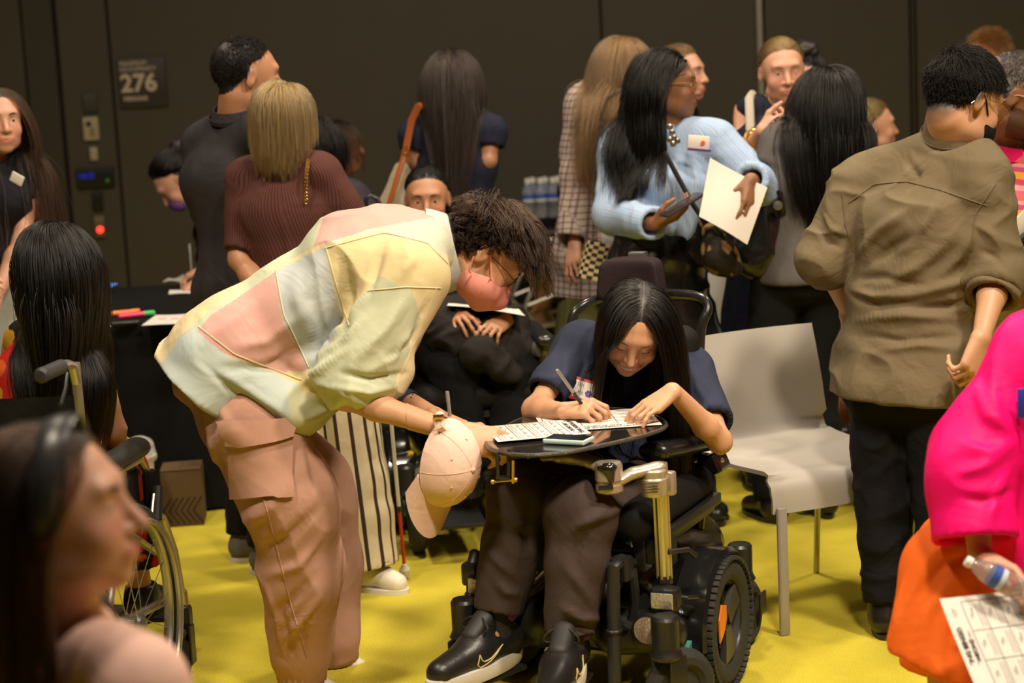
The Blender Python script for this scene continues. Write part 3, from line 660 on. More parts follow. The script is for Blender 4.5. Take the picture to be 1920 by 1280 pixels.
    if curl:
        ph = rng.rand(n)[a]*6.28; tt = np.linspace(0, 1, steps+1); X += (np.sin(ph[:, None]+tt[None]*curl*9)*tt[None]*.012)[..., None]*R[:, 0]+(np.cos(ph[:, None]+tt[None]*curl*9)*tt[None]*.012)[..., None]*R[:, 1]
    if cut is not None: X = cut(X)
    return strands(name, X, rad, m, p.root)
def strands(name, X, rad, m, parent):
    n, k, _ = X.shape; cu = bpy.data.hair_curves.new(name); cu.add_curves([k]*n); off = wloc(parent)
    cu.attributes['position'].data.foreach_set('vector', (X-off).reshape(-1).astype(np.float32))
    a = cu.attributes.new('radius', 'FLOAT', 'POINT'); r = np.repeat(np.interp(np.linspace(0, 1, k), [0, .7, 1], [1, .9, .35])[None]*rad, n, 0); a.data.foreach_set('value', r.reshape(-1).astype(np.float32))
    cu.materials.append(m); return link(name, cu, parent)
def glasses(p, m, lens=None, r=(.026, .022), z=-.002, tube=.0012, y=.098):
    mb = MB(); P = p.P
    for e in (-1, 1):
        mb.tube([P(e*.033+r[0]*math.cos(t), y-.25*abs(e*.033+r[0]*math.cos(t))*.5, z+r[1]*math.sin(t)) for t in np.linspace(0, 2*pi, 28, endpoint=False)], tube, 6, closed=True)
        mb.tube([P(e*.059, y-.010, z+.006), P(e*.075, .06, z+.008), P(e*.080, -.0, z+.004), P(e*.080, -.022, z-.004), P(e*.077, -.036, z-.022)], tube, 6)
    mb.tube([P(-.008, y-.0, z+.004), P(0, y+.003, z+.008), P(.008, y, z+.004)], tube, 6); o = mb.build('glasses', m, p.root)
    if lens:
        for e in (-1, 1): MB().add([P(e*.033, y-.003, z)]+[P(e*.033+r[0]*.96*math.cos(t), y-.25*abs(e*.033+r[0]*math.cos(t))*.5, z+r[1]*.96*math.sin(t)) for t in np.linspace(0, 2*pi, 24, endpoint=False)], [(0, i+1, (i+1) % 24+1) for i in range(24)]).build('lens', lens, o)
    return o
def teeth(p):
    """upper row of teeth behind a smiling lip, one piece per tooth"""
    P = p.P; root = MB()
    for i in range(-4, 4):
        x = (i+.5)*.0053; y = .0905-12*x*x; z = -.0645+11*x*x; hh = .0036 if abs(x) < .012 else .0030; a = math.atan(24*x)
        root.box(P(x, y+.0062, z-.0032), (.0050*p.hq, .004*p.hq, 2*hh*p.hq), p.R@rotax((0, 0, 1), -a), .0012)
    return root.build('teeth', mat('teeth', (.72, .66, .56), .2), p.root)
# ---------------------------------------------------------------- the room
WALLY = 11.6
def struct(o): o['kind'] = 'structure'; return o
mf = mat('yellow_carpet', (.40, .315, .022), .95, spec=.1)
nt = mf.node_tree; b = nt.nodes['Principled BSDF']; tc = nt.nodes.new('ShaderNodeTexCoord')
n1 = nt.nodes.new('ShaderNodeTexNoise'); n1.inputs['Scale'].default_value = 3.2; n1.inputs['Detail'].default_value = 6; n1.inputs['Roughness'].default_value = .65
n2 = nt.nodes.new('ShaderNodeTexNoise'); n2.inputs['Scale'].default_value = 260; n2.inputs['Detail'].default_value = 2
for n_ in (n1, n2): nt.links.new(tc.outputs['Object'], n_.inputs['Vector'])
r1 = nt.nodes.new('ShaderNodeValToRGB'); r1.color_ramp.elements[0].position = .3; r1.color_ramp.elements[0].color = (.46, .38, .036, 1); r1.color_ramp.elements[1].position = .72; r1.color_ramp.elements[1].color = (.57, .475, .050, 1)
nt.links.new(n1.outputs['Fac'], r1.inputs[0]); mx = nt.nodes.new('ShaderNodeMix'); mx.data_type = 'RGBA'; mx.blend_type = 'OVERLAY'; mx.inputs[0].default_value = .45
nt.links.new(r1.outputs[0], mx.inputs[6]); nt.links.new(n2.outputs['Fac'], mx.inputs[7]); nt.links.new(mx.outputs[2], b.inputs['Base Color'])
bp = nt.nodes.new('ShaderNodeBump'); bp.inputs['Strength'].default_value = .5; bp.inputs['Distance'].default_value = .006; nt.links.new(n2.outputs['Fac'], bp.inputs['Height']); nt.links.new(bp.outputs[0], b.inputs['Normal'])
struct(MB().box((0, 4.2, -.05), (14, 15.9, .1)).build('floor', mf, origin=(0, 4.2, 0)))
mw = mat('wall_panel', (.070, .058, .040), .62, bump=.08, bscale=600, mottle=.12)
mwd = mat('wall_dark', (.020, .017, .012), .8)
mtr = mat('trim_grey', (.36, .34, .30), .5, .3)
wx = lambda px: float(W(px, 300, WALLY)[0])
wb = struct(MB().box((0, WALLY+.12, 2.5), (14, .12, 5)).build('wall_back', mwd, origin=(0, WALLY+.1, 0)))
seams = [-7, wx(62), wx(124), wx(222), wx(1138), wx(1440), wx(1712), wx(1722), 7]
for i, (a, c) in enumerate(zip(seams, seams[1:])):
    g = .012 if i not in (1, 2) else .02
    p = MB().box(((a+c)/2, WALLY+(.045 if i != 1 else .02), 2.5), (c-a-g, .06, 5), bev=.004).build('wall_panel', mw if i not in (1, 6) else mat('wall_panel_dark', (.045, .037, .026), .6), wb)
struct(MB().box((wx(1431), WALLY-.005, 2.5), (.036, .03, 5), bev=.004).build('trim_1', mtr, origin=(wx(1431), WALLY, 0)))
struct(MB().box((0, WALLY+.005, .06), (14, .02, .12)).build('baseboard_back', mwd, origin=(0, WALLY, 0)))
struct(MB().box((-7, 4.2, 2.5), (.1, 15.6, 5)).build('wall_left', mw, origin=(-7, 4.2, 0)))
struct(MB().box((7, 4.2, 2.5), (.1, 15.6, 5)).build('wall_right', mw, origin=(7, 4.2, 0)))
struct(MB().box((0, -3.5, 2.5), (14, .1, 5)).build('wall_front', mw, origin=(0, -3.5, 0)))
struct(MB().box((0, 4.2, 5.05), (14, 15.6, .1)).build('ceiling', mat('ceiling_black', (.02, .02, .02), .9), origin=(0, 4.2, 5)))
def wallbox(name, r, t, m, label, cat, parts=None, bev=.004):
    a = W(r[0], r[1], WALLY); c = W(r[2], r[3], WALLY); mid = (a+c)/2; w, h = abs(c[0]-a[0]), abs(c[2]-a[2]); f = WALLY+.014
    o = thing(name, label, cat, (mid[0], f, mid[2])); MB().box((mid[0], f-t/2, mid[2]), (w, t, h), bev=bev).build('plate', m, o)
    return o, mid, w, h, f-t
TXR = np.array([[1, 0, 0], [0, 0, -1.], [0, 1, 0]])     # lettering that stands upright and faces -Y
o, c, w, h, y = wallbox('occupancy_sign', (219, 110, 316, 200), .02, mat('sign_dark', (.040, .031, .026), .5), 'square dark occupancy sign reading 276 on the back wall', 'sign')
mt_ = mat('sign_letters', (.62, .50, .38), .6); tx = lambda s_, sz, dx, dz, b_=0.: text('lettering', s_, sz, (c[0]+dx, y-.001, c[2]+dz), TXR, mt_, o, align='LEFT', bold=b_)
tx('MAXIMUM', .036, -w*.46, h*.39, .0005); tx('OCCUPANCY', .036, -w*.46, h*.275, .0005); tx('276', .150, -w*.46, -h*.015, .004); tx('PERSONS', .036, -w*.42, -h*.31, .001)
wallbox('wall_switch', (154, 175, 184, 210), .02, mat('plate_dark', (.05, .045, .037), .5), 'blank dark switch plate high on the wall above the beige thermostat', 'switch')
o, c, w, h, y = wallbox('thermostat', (155, 220, 187, 262), .03, mat('beige_plastic', (.44, .38, .25), .4), 'beige thermostat with dark dial on the wall under the blank plate', 'thermostat')
MB().box((c[0]-.01, y-.004, c[2]+.03), (.03, .008, .03), bev=.003).build('dial', mat('black_plastic', (.012, .012, .012), .35), o); MB().box((c[0]+.01, y-.003, c[2]-.02), (.03, .006, .05), bev=.002).build('panel', mat('beige_dark', (.25, .21, .13), .5), o)
wallbox('wall_sensor', (168, 276, 184, 300), .025, mat('beige_plastic', ()), 'small cream wall sensor between the thermostat and the blue display', 'sensor')
o, c, w, h, y = wallbox('control_panel', (143, 316, 216, 350), .03, mat('black_plastic', ()), 'black control panel with a lit blue display on the wall', 'control panel')
text('display', '14:15', .045, (c[0]-.055, y-.002, c[2]+.012), TXR, mat('blue_display', (.0, .0, .05), .5, emit=(.02, .05, 1, .55)), o); MB().box((c[0]+.075, y-.002, c[2]-.02), (.012, .004, .012)).build('indicator', mat('green_led', (0, .05, 0), .5, emit=(.1, .6, .1, .35)), o)
wallbox('wall_socket', (172, 360, 194, 394), .02, mat('black_plastic', ()), 'small black wall plate under the blue display panel', 'socket')
o, c, w, h, y = wallbox('fire_alarm_button', (176, 404, 199, 444), .03, mat('plate_brown', (.13, .10, .06), .5), 'brown call plate with a glowing red light on the wall', 'alarm')
MB().lathe((c[0]+.003, y, c[2]-.02), (0, -1, 0), [(.018, 0), (.018, .006), (.012, .012), (.001, .013)], 16).build('light', mat('red_led', (.3, 0, 0), .4, emit=(1, .03, .02, 5)), o); MB().box((c[0], y-.002, c[2]+.045), (.06, .004, .012)).build('strip', mat('beige_dark', ()), o)
# ---------------------------------------------------------------- tables
mcl = cloth('black_tablecloth', (.0065, .006, .006), .85, wr=.2)
def clothtable(x0, x1, y0, y1, z, tl, cl, nf, seed):
    t = thing('folding_table', tl, 'table', ((x0+x1)/2, (y0+y1)/2, 0))
    MB().box(((x0+x1)/2, (y0+y1)/2, z-.02), (x1-x0-.02, y1-y0-.02, .036), bev=.006).build('tabletop', mat('table_grey', (.25, .24, .22), .5), t)
    for sx in (x0+.12, x1-.12):
        for sy in (y0+.1, y1-.1): MB().tube([(sx, sy, 0), (sx, sy, z-.03)], .016, 8).build('leg', mat('steel_grey', (.3, .3, .3), .35, .9), t)
    # the cloth: a top sheet that falls to the floor on all sides in soft pleats
    P = []; N = 220; L = 2*(x1-x0+y1-y0); rng = np.random.RandomState(seed); ph = rng.rand(6)*6.28
    def peri(s):
        s %= L
        for (ax, ay, bx, by) in ((x0, y0, x1, y0), (x1, y0, x1, y1), (x1, y1, x0, y1), (x0, y1, x0, y0)):
            l = abs(bx-ax)+abs(by-ay)
            if s <= l: u = s/l; return ax+(bx-ax)*u, ay+(by-ay)*u, (by-ay)/l, -(bx-ax)/l
            s -= l
        return x0, y0, 0, -1
    rows = []
    for j, zz in enumerate([z+.004, z+.003, z-.006, z-.05, z*.75, z*.5, z*.25, .012]):
        k = (z-zz)/z; r = []
        for i in range(N):
            s = L*i/N; x, y, nx, ny = peri(s); d = .004 if j else -.012; d = d+k*(.03+.028*(math.sin(s*nf+ph[0])+.6*math.sin(s*nf*1.7+ph[1])+.5*math.sin(s*nf*.43+ph[2])))*(j > 1)+(.006 if j > 1 else 0)
            r.append((x+nx*d, y+ny*d, zz))
        rows.append(r)
    mb = MB(); mb.add([p for r in rows for p in r], [(i*N+k, i*N+(k+1) % N, (i+1)*N+(k+1) % N, (i+1)*N+k) for i in range(7) for k in range(N)]+[tuple(range(N))])
    o = mb.build('tablecloth', mcl, smooth=60, origin=((x0+x1)/2, (y0+y1)/2, 0)); tag(o, cl, 'tablecloth'); return o
TX1 = float(W(432, 900, 7.0)[0])
clothtable(-2.75, TX1, 6.95, 8.15, .74, 'folding table under the long black cloth at the left wall', 'long black tablecloth falling in pleats under pens and papers at left', 9, 1)
clothtable(-.45, 1.25, 10.5, 11.25, .745, 'folding table carrying the water bottles near the back wall', 'black tablecloth under the cluster of water bottles', 10, 2)
mp = mat('paper', (.74, .68, .62), .7)
def sheet(name, label, corners, cat='paper', m=None, sag=.003, nu=10, parent=None, group=None):
    """a thin sheet through four corners, gently buckled"""
    a, b, c, d = [V(p) for p in corners]; n = nrm(np.cross(b-a, d-a)); mb = MB()
    f = lambda u, v: (a*(1-u)+b*u)*(1-v)+(d*(1-u)+c*u)*v+n*(sag*math.sin(u*3.3+.4)*math.cos(v*2.6)); nv = nu
    g0 = [f(i/nu, j/nv) for i in range(nu+1) for j in range(nv+1)]; k = (nu+1)*(nv+1)
    fs = [(i*(nv+1)+j, (i+1)*(nv+1)+j, (i+1)*(nv+1)+j+1, i*(nv+1)+j+1) for i in range(nu) for j in range(nv)]
    mb.add(g0, fs)
    o = mb.build(name, m or mp, parent, smooth=60, origin=(a+c)/2 if parent is None else None); md = o.modifiers.new('thickness', 'SOLIDIFY'); md.thickness = .0004; md.offset = 0
    if parent is None: tag(o, label, cat, group)
    return o, f
zt = .747
T = lambda px, py, dz=0: WZ(px, py, zt+dz)
sheet('bingo_sheet', 'white sheet with pink printing at the edge of the black table', [T(265, 611), T(384, 606), T(388, 586), T(292, 590)])
for px in (305, 328, 351): 
    a = T(px, 597, .0012); MB().box(a, (.03, .05, .0006), rotz(.2)).build('pink_box', mat('pink_ink', (.72, .42, .42), .7), bpy.data.objects['bingo_sheet'])
sheet('paper_corner', 'white paper sheet beside the long dark hair of seated woman', [T(168, 615), T(208, 612), T(196, 594), T(160, 596)])
sheet('name_card', 'white card under the writing hands, nearer of the two cards', [T(316, 552), T(376, 549), T(368, 541), T(318, 543)])
sheet('folded_note', 'crumpled white note under the writing hands, farther of the two cards', [T(305, 531), T(348, 530), T(345, 516, .02), T(316, 519)], sag=.012)
def stick(name, label, a, b, r, m, mcap, cap=.3, cat='pen', capend=0):
    a, b = V(a), V(b); o = thing(name, label, cat, (a+b)/2); d = b-a; n = nrm(d); L = np.linalg.norm(d)
    MB().lathe(a, n, [(r*.55, 0), (r*.9, .004), (r, .01), (r, L*(1-cap))], 14).build('barrel', m, o); MB().lathe(a+n*L*(1-cap), n, [(r*1.12, 0), (r*1.12, L*cap-.004), (r*.9, L*cap)], 14).build('cap', mcap, o); return o
stick('marker', 'orange marker pen lying on the black table', T(209, 588, .010), T(262, 583, .010), .010, mat('orange_plastic', (.85, .22, .02), .35), mat('orange_plastic', ()))
stick('marker', 'pink highlighter with a green cap on the black table', T(222, 593, .010), T(290, 586, .010), .010, mat('pink_plastic', (.85, .05, .16), .35), mat('green_plastic', (.05, .45, .12), .35))
o = thing('phone', 'smartphone with a glowing blue screen lying on the black table', 'phone', T(190, 545)); R_ = rotz(-.5)@rotax((1, 0, 0), .18); c = T(190, 543, .016)
MB().box(c, (.078, .155, .010), R_, .004).build('phone_body', mat('black_plastic', ()), o); MB().box(c+R_@V(0, 0, .0055), (.07, .145, .001), R_).build('screen', mat('blue_screen', (.02, .05, .2), .3, emit=(.12, .30, .85, .75)), o)
MB().box(T(376, 568, .009), (.045, .018, .016), rotz(.3), .003).build('eraser', mat('white_plastic', (.66, .62, .58), .4), origin=T(376, 568)); tag(bpy.data.objects['eraser'], 'small white eraser on the black table', 'eraser')
o = thing('name_plate', 'dark card with pale handwritten letters on the table edge', 'card', T(235, 603)); MB().box(T(235, 604, .003), (.10, .06, .004), rotz(.1)).build('card', mat('card_dark', (.02, .02, .02), .5), o)
text('lettering', 'STUDENT', .022, T(235, 604, .0056), rotz(.08), mat('grey_ink', (.28, .27, .26), .6), o)
# ---------------------------------------------------------------- water bottles on the far table
mpet = mat('clear_plastic', (.92, .95, .98), .06, trans=.85, ior=1.33, alpha=.75); mcap = mat('cap_white', (.75, .73, .70), .35); mlab = mat('label_blue', (.04, .09, .38), .4); mlabw = mat('label_white', (.55, .58, .66), .4)
def bottle(loc, label, group, s=1., axis=(0, 0, 1)):
    o = thing('water_bottle', label, 'bottle', loc, group); ax = nrm(axis); c = V(loc)
    pr = [(.028, 0), (.032, .006)]+[(.0325-.0022*(i % 2), .012+.009*i) for i in range(7)]+[(.032, .085), (.032, .120), (.032, .128), (.029, .145), (.020, .165), (.0135, .176), (.0125, .186)]
    MB().lathe(c, ax, [(r*s, h*s) for r, h in pr], 20).build('body', mpet, o); MB().lathe(c+ax*.184*s, ax, [(.0155*s, 0), (.0155*s, .015*s), (.013*s, .018*s)], 20).build('cap', mcap, o)
    MB().lathe(c+ax*.088*s, ax, [(.0326*s, 0), (.0326*s, .014*s)], 20).build('label_band', mlabw, o); MB().lathe(c+ax*.102*s, ax, [(.0327*s, 0), (.0327*s, .022*s)], 20).build('label', mlab, o); return o
proto = None
for j in range(4):
    for i in range(6):
        x = W(992, 400, 10.62)[0]+i*.072+(.03 if j % 2 else 0); y = 10.60+j*.072
        if proto is None: proto = bottle((x, y, .75), 'clear water bottle with blue label in the cluster on black table', 'water bottles on the far table', 1.08)
        else:
            r = proto.copy(); COL.objects.link(r); r.location = (x, y, .75)
            for ch in list(proto.children): q = ch.copy(); COL.objects.link(q); q.parent = r
# white plinth behind the leather skirt
a = W(1400, 500, 7.55); o = MB().box((a[0]-.0, 7.7, .39), (.34, .3, .78), rotz(-.1), .004).build('plinth', mat('white_laminate', (.50, .48, .44), .45), origin=(a[0], 7.7, 0)); tag(o, 'plain pale grey plinth standing behind the leather skirt', 'plinth')
# boxes under the table
o = thing('cardboard_box', 'brown cardboard box with dark zigzag print beside the black tablecloth', 'box', (W(342, 900, 6.8)[0], 6.8, 0)); c = V(*o.location)
mcb = mat('cardboard', (.10, .056, .018), .85); MB().box(c+V(0, 0, .105), (.15, .16, .21), rotz(.1), .003).build('carton', mcb, o)
for k in range(6):
    for j in range(2): MB().box(c+rotz(.1)@V(-.055+.022*k, -.081, .035+.05*j), (.006, .002, .06), rotz(.1)@rotax((0, 1, 0), .6 if j else -.6)).build('stripe', mat('dark_ink', (.02, .014, .008), .8), o)
for sx in (-1, 1): MB().box(c+rotz(.1)@V(sx*.037, 0, .213), (.073, .16, .003), rotz(.1)).build('flap', mcb, o)
c = V(W(248, 850, 6.55)[0], 6.55, 0); o = thing('bin', 'white bin with a clear plastic liner in front of the black tablecloth', 'bin', c)
MB().lathe(c, (0, 0, 1), [(.06, 0), (.075, .30), (.083, .31), (.075, .312), (.067, .28), (.055, .02)], 24).build('bucket', mat('white_plastic', ()), o)
S_ = S(); S_.ell(c+V(0, 0, .31), (.085, .085, .04), None, .02); S_.ell(c+V(.03, 0, .345), (.05, .05, .03), None, .02); v, f = S_.mesh(.008); v = folds(v, vnormals(v, f), .014, (22, 22, 22), None, .8, 4); meshobj('liner', v, f, mat('film', (.75, .75, .75), .25, trans=.5, alpha=.6), o)
# ---------------------------------------------------------------- people farther back
HK = hairmat('hair_black', (.004, .003, .0026), .28); HDB = hairmat('hair_dark_brown', (.020, .010, .0055)); HBR = hairmat('hair_brown', (.035, .016, .008))
HLB = hairmat('hair_light_brown', (.15, .078, .034)); HBL = hairmat('hair_blond', (.25, .145, .055)); HGI = hairmat('hair_ginger', (.20, .085, .030)); HGR = hairmat('hair_grey', (.10, .085, .075))
MSH = mat('short_black_hair', (.007, .005, .0045), .55, spec=.2); HC = {'k': (.014, .010, .009), 'b': (.05, .028, .016), 'l': (.30, .19, .09), 'g': (.16, .08, .03), 'y': (.07, .06, .055)}
mleather = mat('black_leather', (.010, .009, .008), .22, spec=.5, coat=.3, bump=.25, bscale=14)
mblack = cloth('black_cloth', (.006, .006, .0065), .9); mshoe = mat('shoe_black', (.012, .011, .010), .35); mgold = mat('gold', (.75, .48, .15), .25, 1.); msole = mat('sole_pale', (.55, .50, .42), .6)
mshoeb = mat('shoe_grey', (.10, .09, .085), .6)
def at(px, py, D, az, h=1.68, fem=True, zref=None, **k):
    """joints of somebody whose pelvis (standing) shows at px, py and who stands D away"""
    x = float(W(px, py, D)[0]); return joints(x, D, az, h, sw=.93 if fem else 1.08, **k)
def put(J, **k):
    for n, v in k.items(): J[n] = V(v)
    return J
def who(label, J, head, skin, fem=True, hk='k', g=1., scalp=True, hs=1., anchor=None, group=None):
    p = Person(label, J, head, skin, fem, g, group, hs=hs, anchor=anchor)
    if scalp: p.scalp = hairline; p.hairc = HC[hk]
    return p

# the tall man in a charcoal shirt
J = at(464, 600, 6.13, 62, 1.785, False); put(J, hed=W(464, 142, 6.13), nek=W(446, 218, 6.15), shL=W(374, 268, 6.28), shR=W(508, 262, 6.0), che=W(430, 340, 6.16)); J['elL'] = W(358, 415, 6.3); J['elR'] = W(520, 430, 5.95); arm(J, 'R', J['pel']+J['F']@V(.24, .22, .08), (.2, -.6, -.6)); arm(J, 'L', J['pel']+J['F']@V(-.22, .2, .05), (-.3, -.3, -1))
p = who('tall man in a charcoal collared shirt seen from behind beside the blond bob', J, (3, 4, 0), 'tan', False, 'k', 1.04); p.body(hh=.0045); p.eyes()
p.top(cloth('charcoal_shirt', (.036, .032, .037), .6, wr=.5), sleeve=.42, hem=.10, off=.018, fold=.010, fs=(9, 9, 5), seed=3); p.collar(MATS['charcoal_shirt'], h=.045, r=1.12, open_=.5, lift=.016)
p.trousers(mblack, wide=.01); p.shoes(mshoeb, msole); p.hair(MSH, n=8000, L=.016, style='comb', part=.1, rad=.0007, vol=.005, nclump=900, clump=.5, steps=5, stiff=.9, grav=.02, jit=.12)
# the woman with the blond bob
J = at(560, 640, 5.8, 22, 1.665); d = W(588, 690, 5.8)-J['pel']
for k in ('hiR', 'hiL', 'pel'): J[k] = J[k]+d*V(1, 0, 0)
put(J, hed=W(536, 226, 5.8), knR=W(668, 900, 5.78), anR=W(690, 1085, 5.76)*V(1, 1, 0)+V(0, 0, .085), toR=W(745, 1100, 5.7)*V(1, 1, 0)+V(0, 0, .03), knL=W(590, 900, 5.8), anL=W(590, 1090, 5.85)*V(1, 1, 0)+V(0, 0, .085), toL=W(640, 1090, 5.95)*V(1, 1, 0)+V(0, 0, .03))
J['shR'] = W(608, 322, 5.78); J['shL'] = W(455, 332, 5.86); J['nek'] = W(532, 292, 5.82); J['che'] = W(530, 400, 5.80); J['wai'] = W(545, 520, 5.80)
J['elL'] = W(448, 485, 5.80); arm(J, 'R', W(700, 560, 5.60), (.6, .3, -1)); J['wrL'] = W(520, 590, 5.62)
p = who('woman with a blond bob in a ribbed brown top and striped trousers', J, (14, 2, 0), 'tan', True, 'l', .98); p.hands = {'R': (V(.5, 0, -.5), V(-.6, 0, -.2), 'grip', {})}; p.body(hh=.0045); p.eyes()
mrib = gband('brown_rib', (.085, .032, .026), 'gu', [(0, (.095, .036, .029)), (.6, (.055, .020, .017))], .0075)
p.top(mrib, sleeve=.44, hem=.08, off=.014, fold=.006, fs=(13, 13, 8), seed=5, h=.007)
p.trousers(gband('striped_linen', (.62, .52, .36), 'gu', [(0, (.64, .54, .38)), (.74, (.045, .03, .02))], .034), off=.026, wide=.040, hemr=.100, h=.008, fold=.008, fs=(16, 16, 3), seed=6, hem=-.02)
p.shoes(mat('shoe_white', (.66, .60, .50), .6), mat('sole_white', (.62, .58, .50), .6))
p.hair(HBL, n=5200, L=.155, vol=.017, rad=.0007, lvar=.12, part=.015, back=.3, clump=.45, grav=.45, jit=.06, seed=8)
c = [p.P(.082, -.01, -.045+.0)+V(0, 0, -.02*i) for i in range(1)]; MB().lathe(p.P(.084, -.005, -.05), (0, 0, -1), [(.001, 0), (.007, .007), (.001, .014)], 10).build('earring', mgold, p.root)
mb = MB()                                                            # gold chain over the shoulder
pts = [W(578, 300, 5.72), W(576, 316, 5.705), W(574, 338, 5.69), W(573, 360, 5.685), W(575, 380, 5.685)]; P_ = np.array(pts); tt = np.linspace(0, 4, 27)
cp = np.stack([np.interp(tt, range(5), P_[:, i]) for i in range(3)], 1)
for i, q in enumerate(cp[:-1]):
    dv = nrm(cp[i+1]-q); s_ = nrm(np.cross(dv, (0, 1, 0))) if i % 2 else V(0, 1, 0); mb.tube([q+dv*.0085*math.cos(t)+s_*.0055*math.sin(t) for t in np.linspace(0, 2*pi, 8, endpoint=False)], .0015, 5, closed=True)
o = mb.build('chain_strap', mgold, None, origin=cp[13]); tag(o, 'gold chain bag strap over the shoulder of the brown ribbed top', 'strap')
# white cane
a, b_ = W(760, 1086, 5.86), W(718, 620, 5.60); a[2] = .03; o = thing('white_cane', 'white cane with a red lower section and roller tip', 'cane', (a[0], a[1], 0)); q = lambda t: a+(b_-a)*t
mwh = mat('cane_white', (.68, .65, .60), .35); MB().tube([q(.0), q(.025)], .005, 10).build('tip_shaft', mwh, o); MB().lathe(q(0)+V(0, 0, -.022), nrm(b_-a), [(.010, 0), (.0165, .004), (.0175, .012), (.0175, .028), (.011, .036), (.007, .046)], 20).build('roller_tip', mwh, o)
MB().tube([q(.03), q(.255)], .0058, 10).build('red_section', mat('cane_red', (.55, .015, .015), .35), o); MB().tube([q(.255), q(.28)], .0068, 10).build('joint', mat('black_plastic', ()), o); MB().tube([q(.28), q(.86)], .0062, 10).build('shaft', mwh, o); MB().tube([q(.86), q(1.05)], .011, 10).build('handle', mat('black_plastic', ()), o)
# writer bent over the black table
J = at(470, 560, 8.5, 240, 1.66, True, lean=42); put(J, hed=W(330, 338, 8.15)); put(J, nek=W(366, 350, 8.2), shR=W(392, 372, 8.4), shL=W(392, 392, 8.05), che=W(420, 420, 8.3), wai=W(450, 490, 8.4)); arm(J, 'R', W(380, 524, 7.9), (.8, .3, -.1)); arm(J, 'L', W(384, 503, 7.95), (.9, .2, 0))
p = who('dark haired person with a purple mask writing at the black table', J, (15, 48, 0), 'pink', True, 'k'); p.hands = {'R': (V(-.8, -.2, -.35), V(0, .2, -1), 'pen', {}), 'L': (V(-.8, .1, -.3), V(0, 0, -1), 'hold', {})}; p.body(hh=.006, ha=.005)
p.top(mblack, sleeve=.75); p.trousers(mblack, h=.013); p.shoes(mshoe); p.hair(HK, n=2600, L=.14, style='back', tie=(0, -.10, .04), vol=.02, rad=.0009, lvar=.2, seed=2)
S_ = S(); S_.ell(p.P(0, -.115, .075), .040, None, .01); v, f = S_.mesh(.006); v = folds(v, vnormals(v, f), .01, (60, 60, 60), None, .6); meshobj('hair_bun', v, f, mat('hair_bun_black', (.014, .010, .009), .5), p.root)
S_ = S(); S_.ell(p.P(0, .066, -.062), np.array((.052, .048, .052))*p.hq, p.R, .01); v, f = S_.mesh(.006); meshobj('face_mask', v, f, cloth('purple_mask', (.20, .08, .30), .8), p.root)
stick('pen', 'slim grey pen held upright by the person writing at the black table', W(360, 520, 7.98), W(355, 457, 7.99), .004, mat('pen_grey', (.28, .26, .25), .4), mat('pen_grey', ()))
# far left edge: woman in a black top
J = at(-8, 520, 6.6, 158, 1.66); put(J, hed=W(-2, 226, 6.6)); arm(J, 'L', W(-10, 560, 6.4), (.9, .2, -.6)); arm(J, 'R', J['pel']+J['F']@V(.1, .2, .1))
p = who('woman with long brown hair in a black top at the left edge of the photo', J, (-6, 0, 0), 'pink', True, 'b'); p.body(hh=.005); p.eyes(); p.top(cloth('navy_black', (.012, .012, .016)), sleeve=.2, hem=.02); p.skirt(cloth('pale_grey_skirt', (.30, .30, .29)), J['pel']+V(0, 0, -.55), .20); p.shoes(mshoe)
p.hair(HBR, n=2600, L=.56, vol=.02, rad=.0009, wave=.004, back=.2)
R_ = J['B']; MB().box(W(32, 335, 6.42), (.05, .006, .035), rotz(-.3)@rotax((0, 1, 0), .5), .002).build('name_tag', mat('paper', ()), p.root)
# seated brown-haired woman in red, and the seated man in slate in front of her
J = joints(float(W(628, 420, 8.4)[0]), 8.4, 78, 1.66, sit=.47); put(J, hed=W(632, 276, 8.4)); sh = J['hed']-V(0, 0, .20); dz = sh-J['nek']
for k in ('nek', 'che', 'wai', 'shR', 'shL'): J[k] = J[k]+dz*(1 if k != 'wai' else .5)
arm(J, 'R', J['pel']+J['F']@V(.15, .30, .10)); arm(J, 'L', J['pel']+J['F']@V(-.15, .3, .1))
p = who('brown haired woman in a red sleeveless top facing right behind the blond bob', J, (6, -4, 0), 'pink', True, 'b', anchor=(J['pel'][0], J['pel'][1], 0)); p.body(hh=.005); p.eyes(); p.top(cloth('red_top', (.42, .03, .02)), sleeve=.0, hem=.05, neck=1.2); p.trousers(mblack, h=.014); p.shoes(mshoe)
p.hair(HDB, n=2600, L=.24, vol=.025, rad=.0009, part=-.02, back=.3, fwd=.0)
J = joints(float(W(640, 460, 7.3)[0]), 7.3, 25, 1.74, sit=.47, lean=12); put(J, hed=W(592, 286, 7.25), nek=W(612, 345, 7.3)); J['shR'] = W(662, 372, 7.15); J['shL'] = W(598, 360, 7.5); arm(J, 'R', W(735, 500, 7.3), (.5, -.5, -1)); arm(J, 'L', J['knL']+V(0, -.1, .1))
p = who('black haired person in a slate grey top seated behind the brown ribbed top', J, (-10, 10, 0), 'tan', True, 'k', 1.15, anchor=(J['pel'][0], J['pel'][1], 0)); p.body(hh=.006); p.top(cloth('slate_top', (.035, .032, .042), .8), sleeve=.6, off=.022); p.trousers(mblack, h=.014); p.shoes(mshoe); p.hair(HK, n=2400, L=.16, vol=.03, rad=.0009)
o = thing('tote_bag', 'clear bag with a black handle beside the slate grey sleeve', 'bag', W(705, 400, 6.9)); mb = MB(); P1 = [W(688, 418, 6.9), W(686, 372, 6.9), W(695, 366, 6.9), W(708, 372, 6.9), W(716, 392, 6.9), W(718, 418, 6.9)]; mb.tube(P1, .008, 8).build('handle', mat('black_plastic', ()), o)
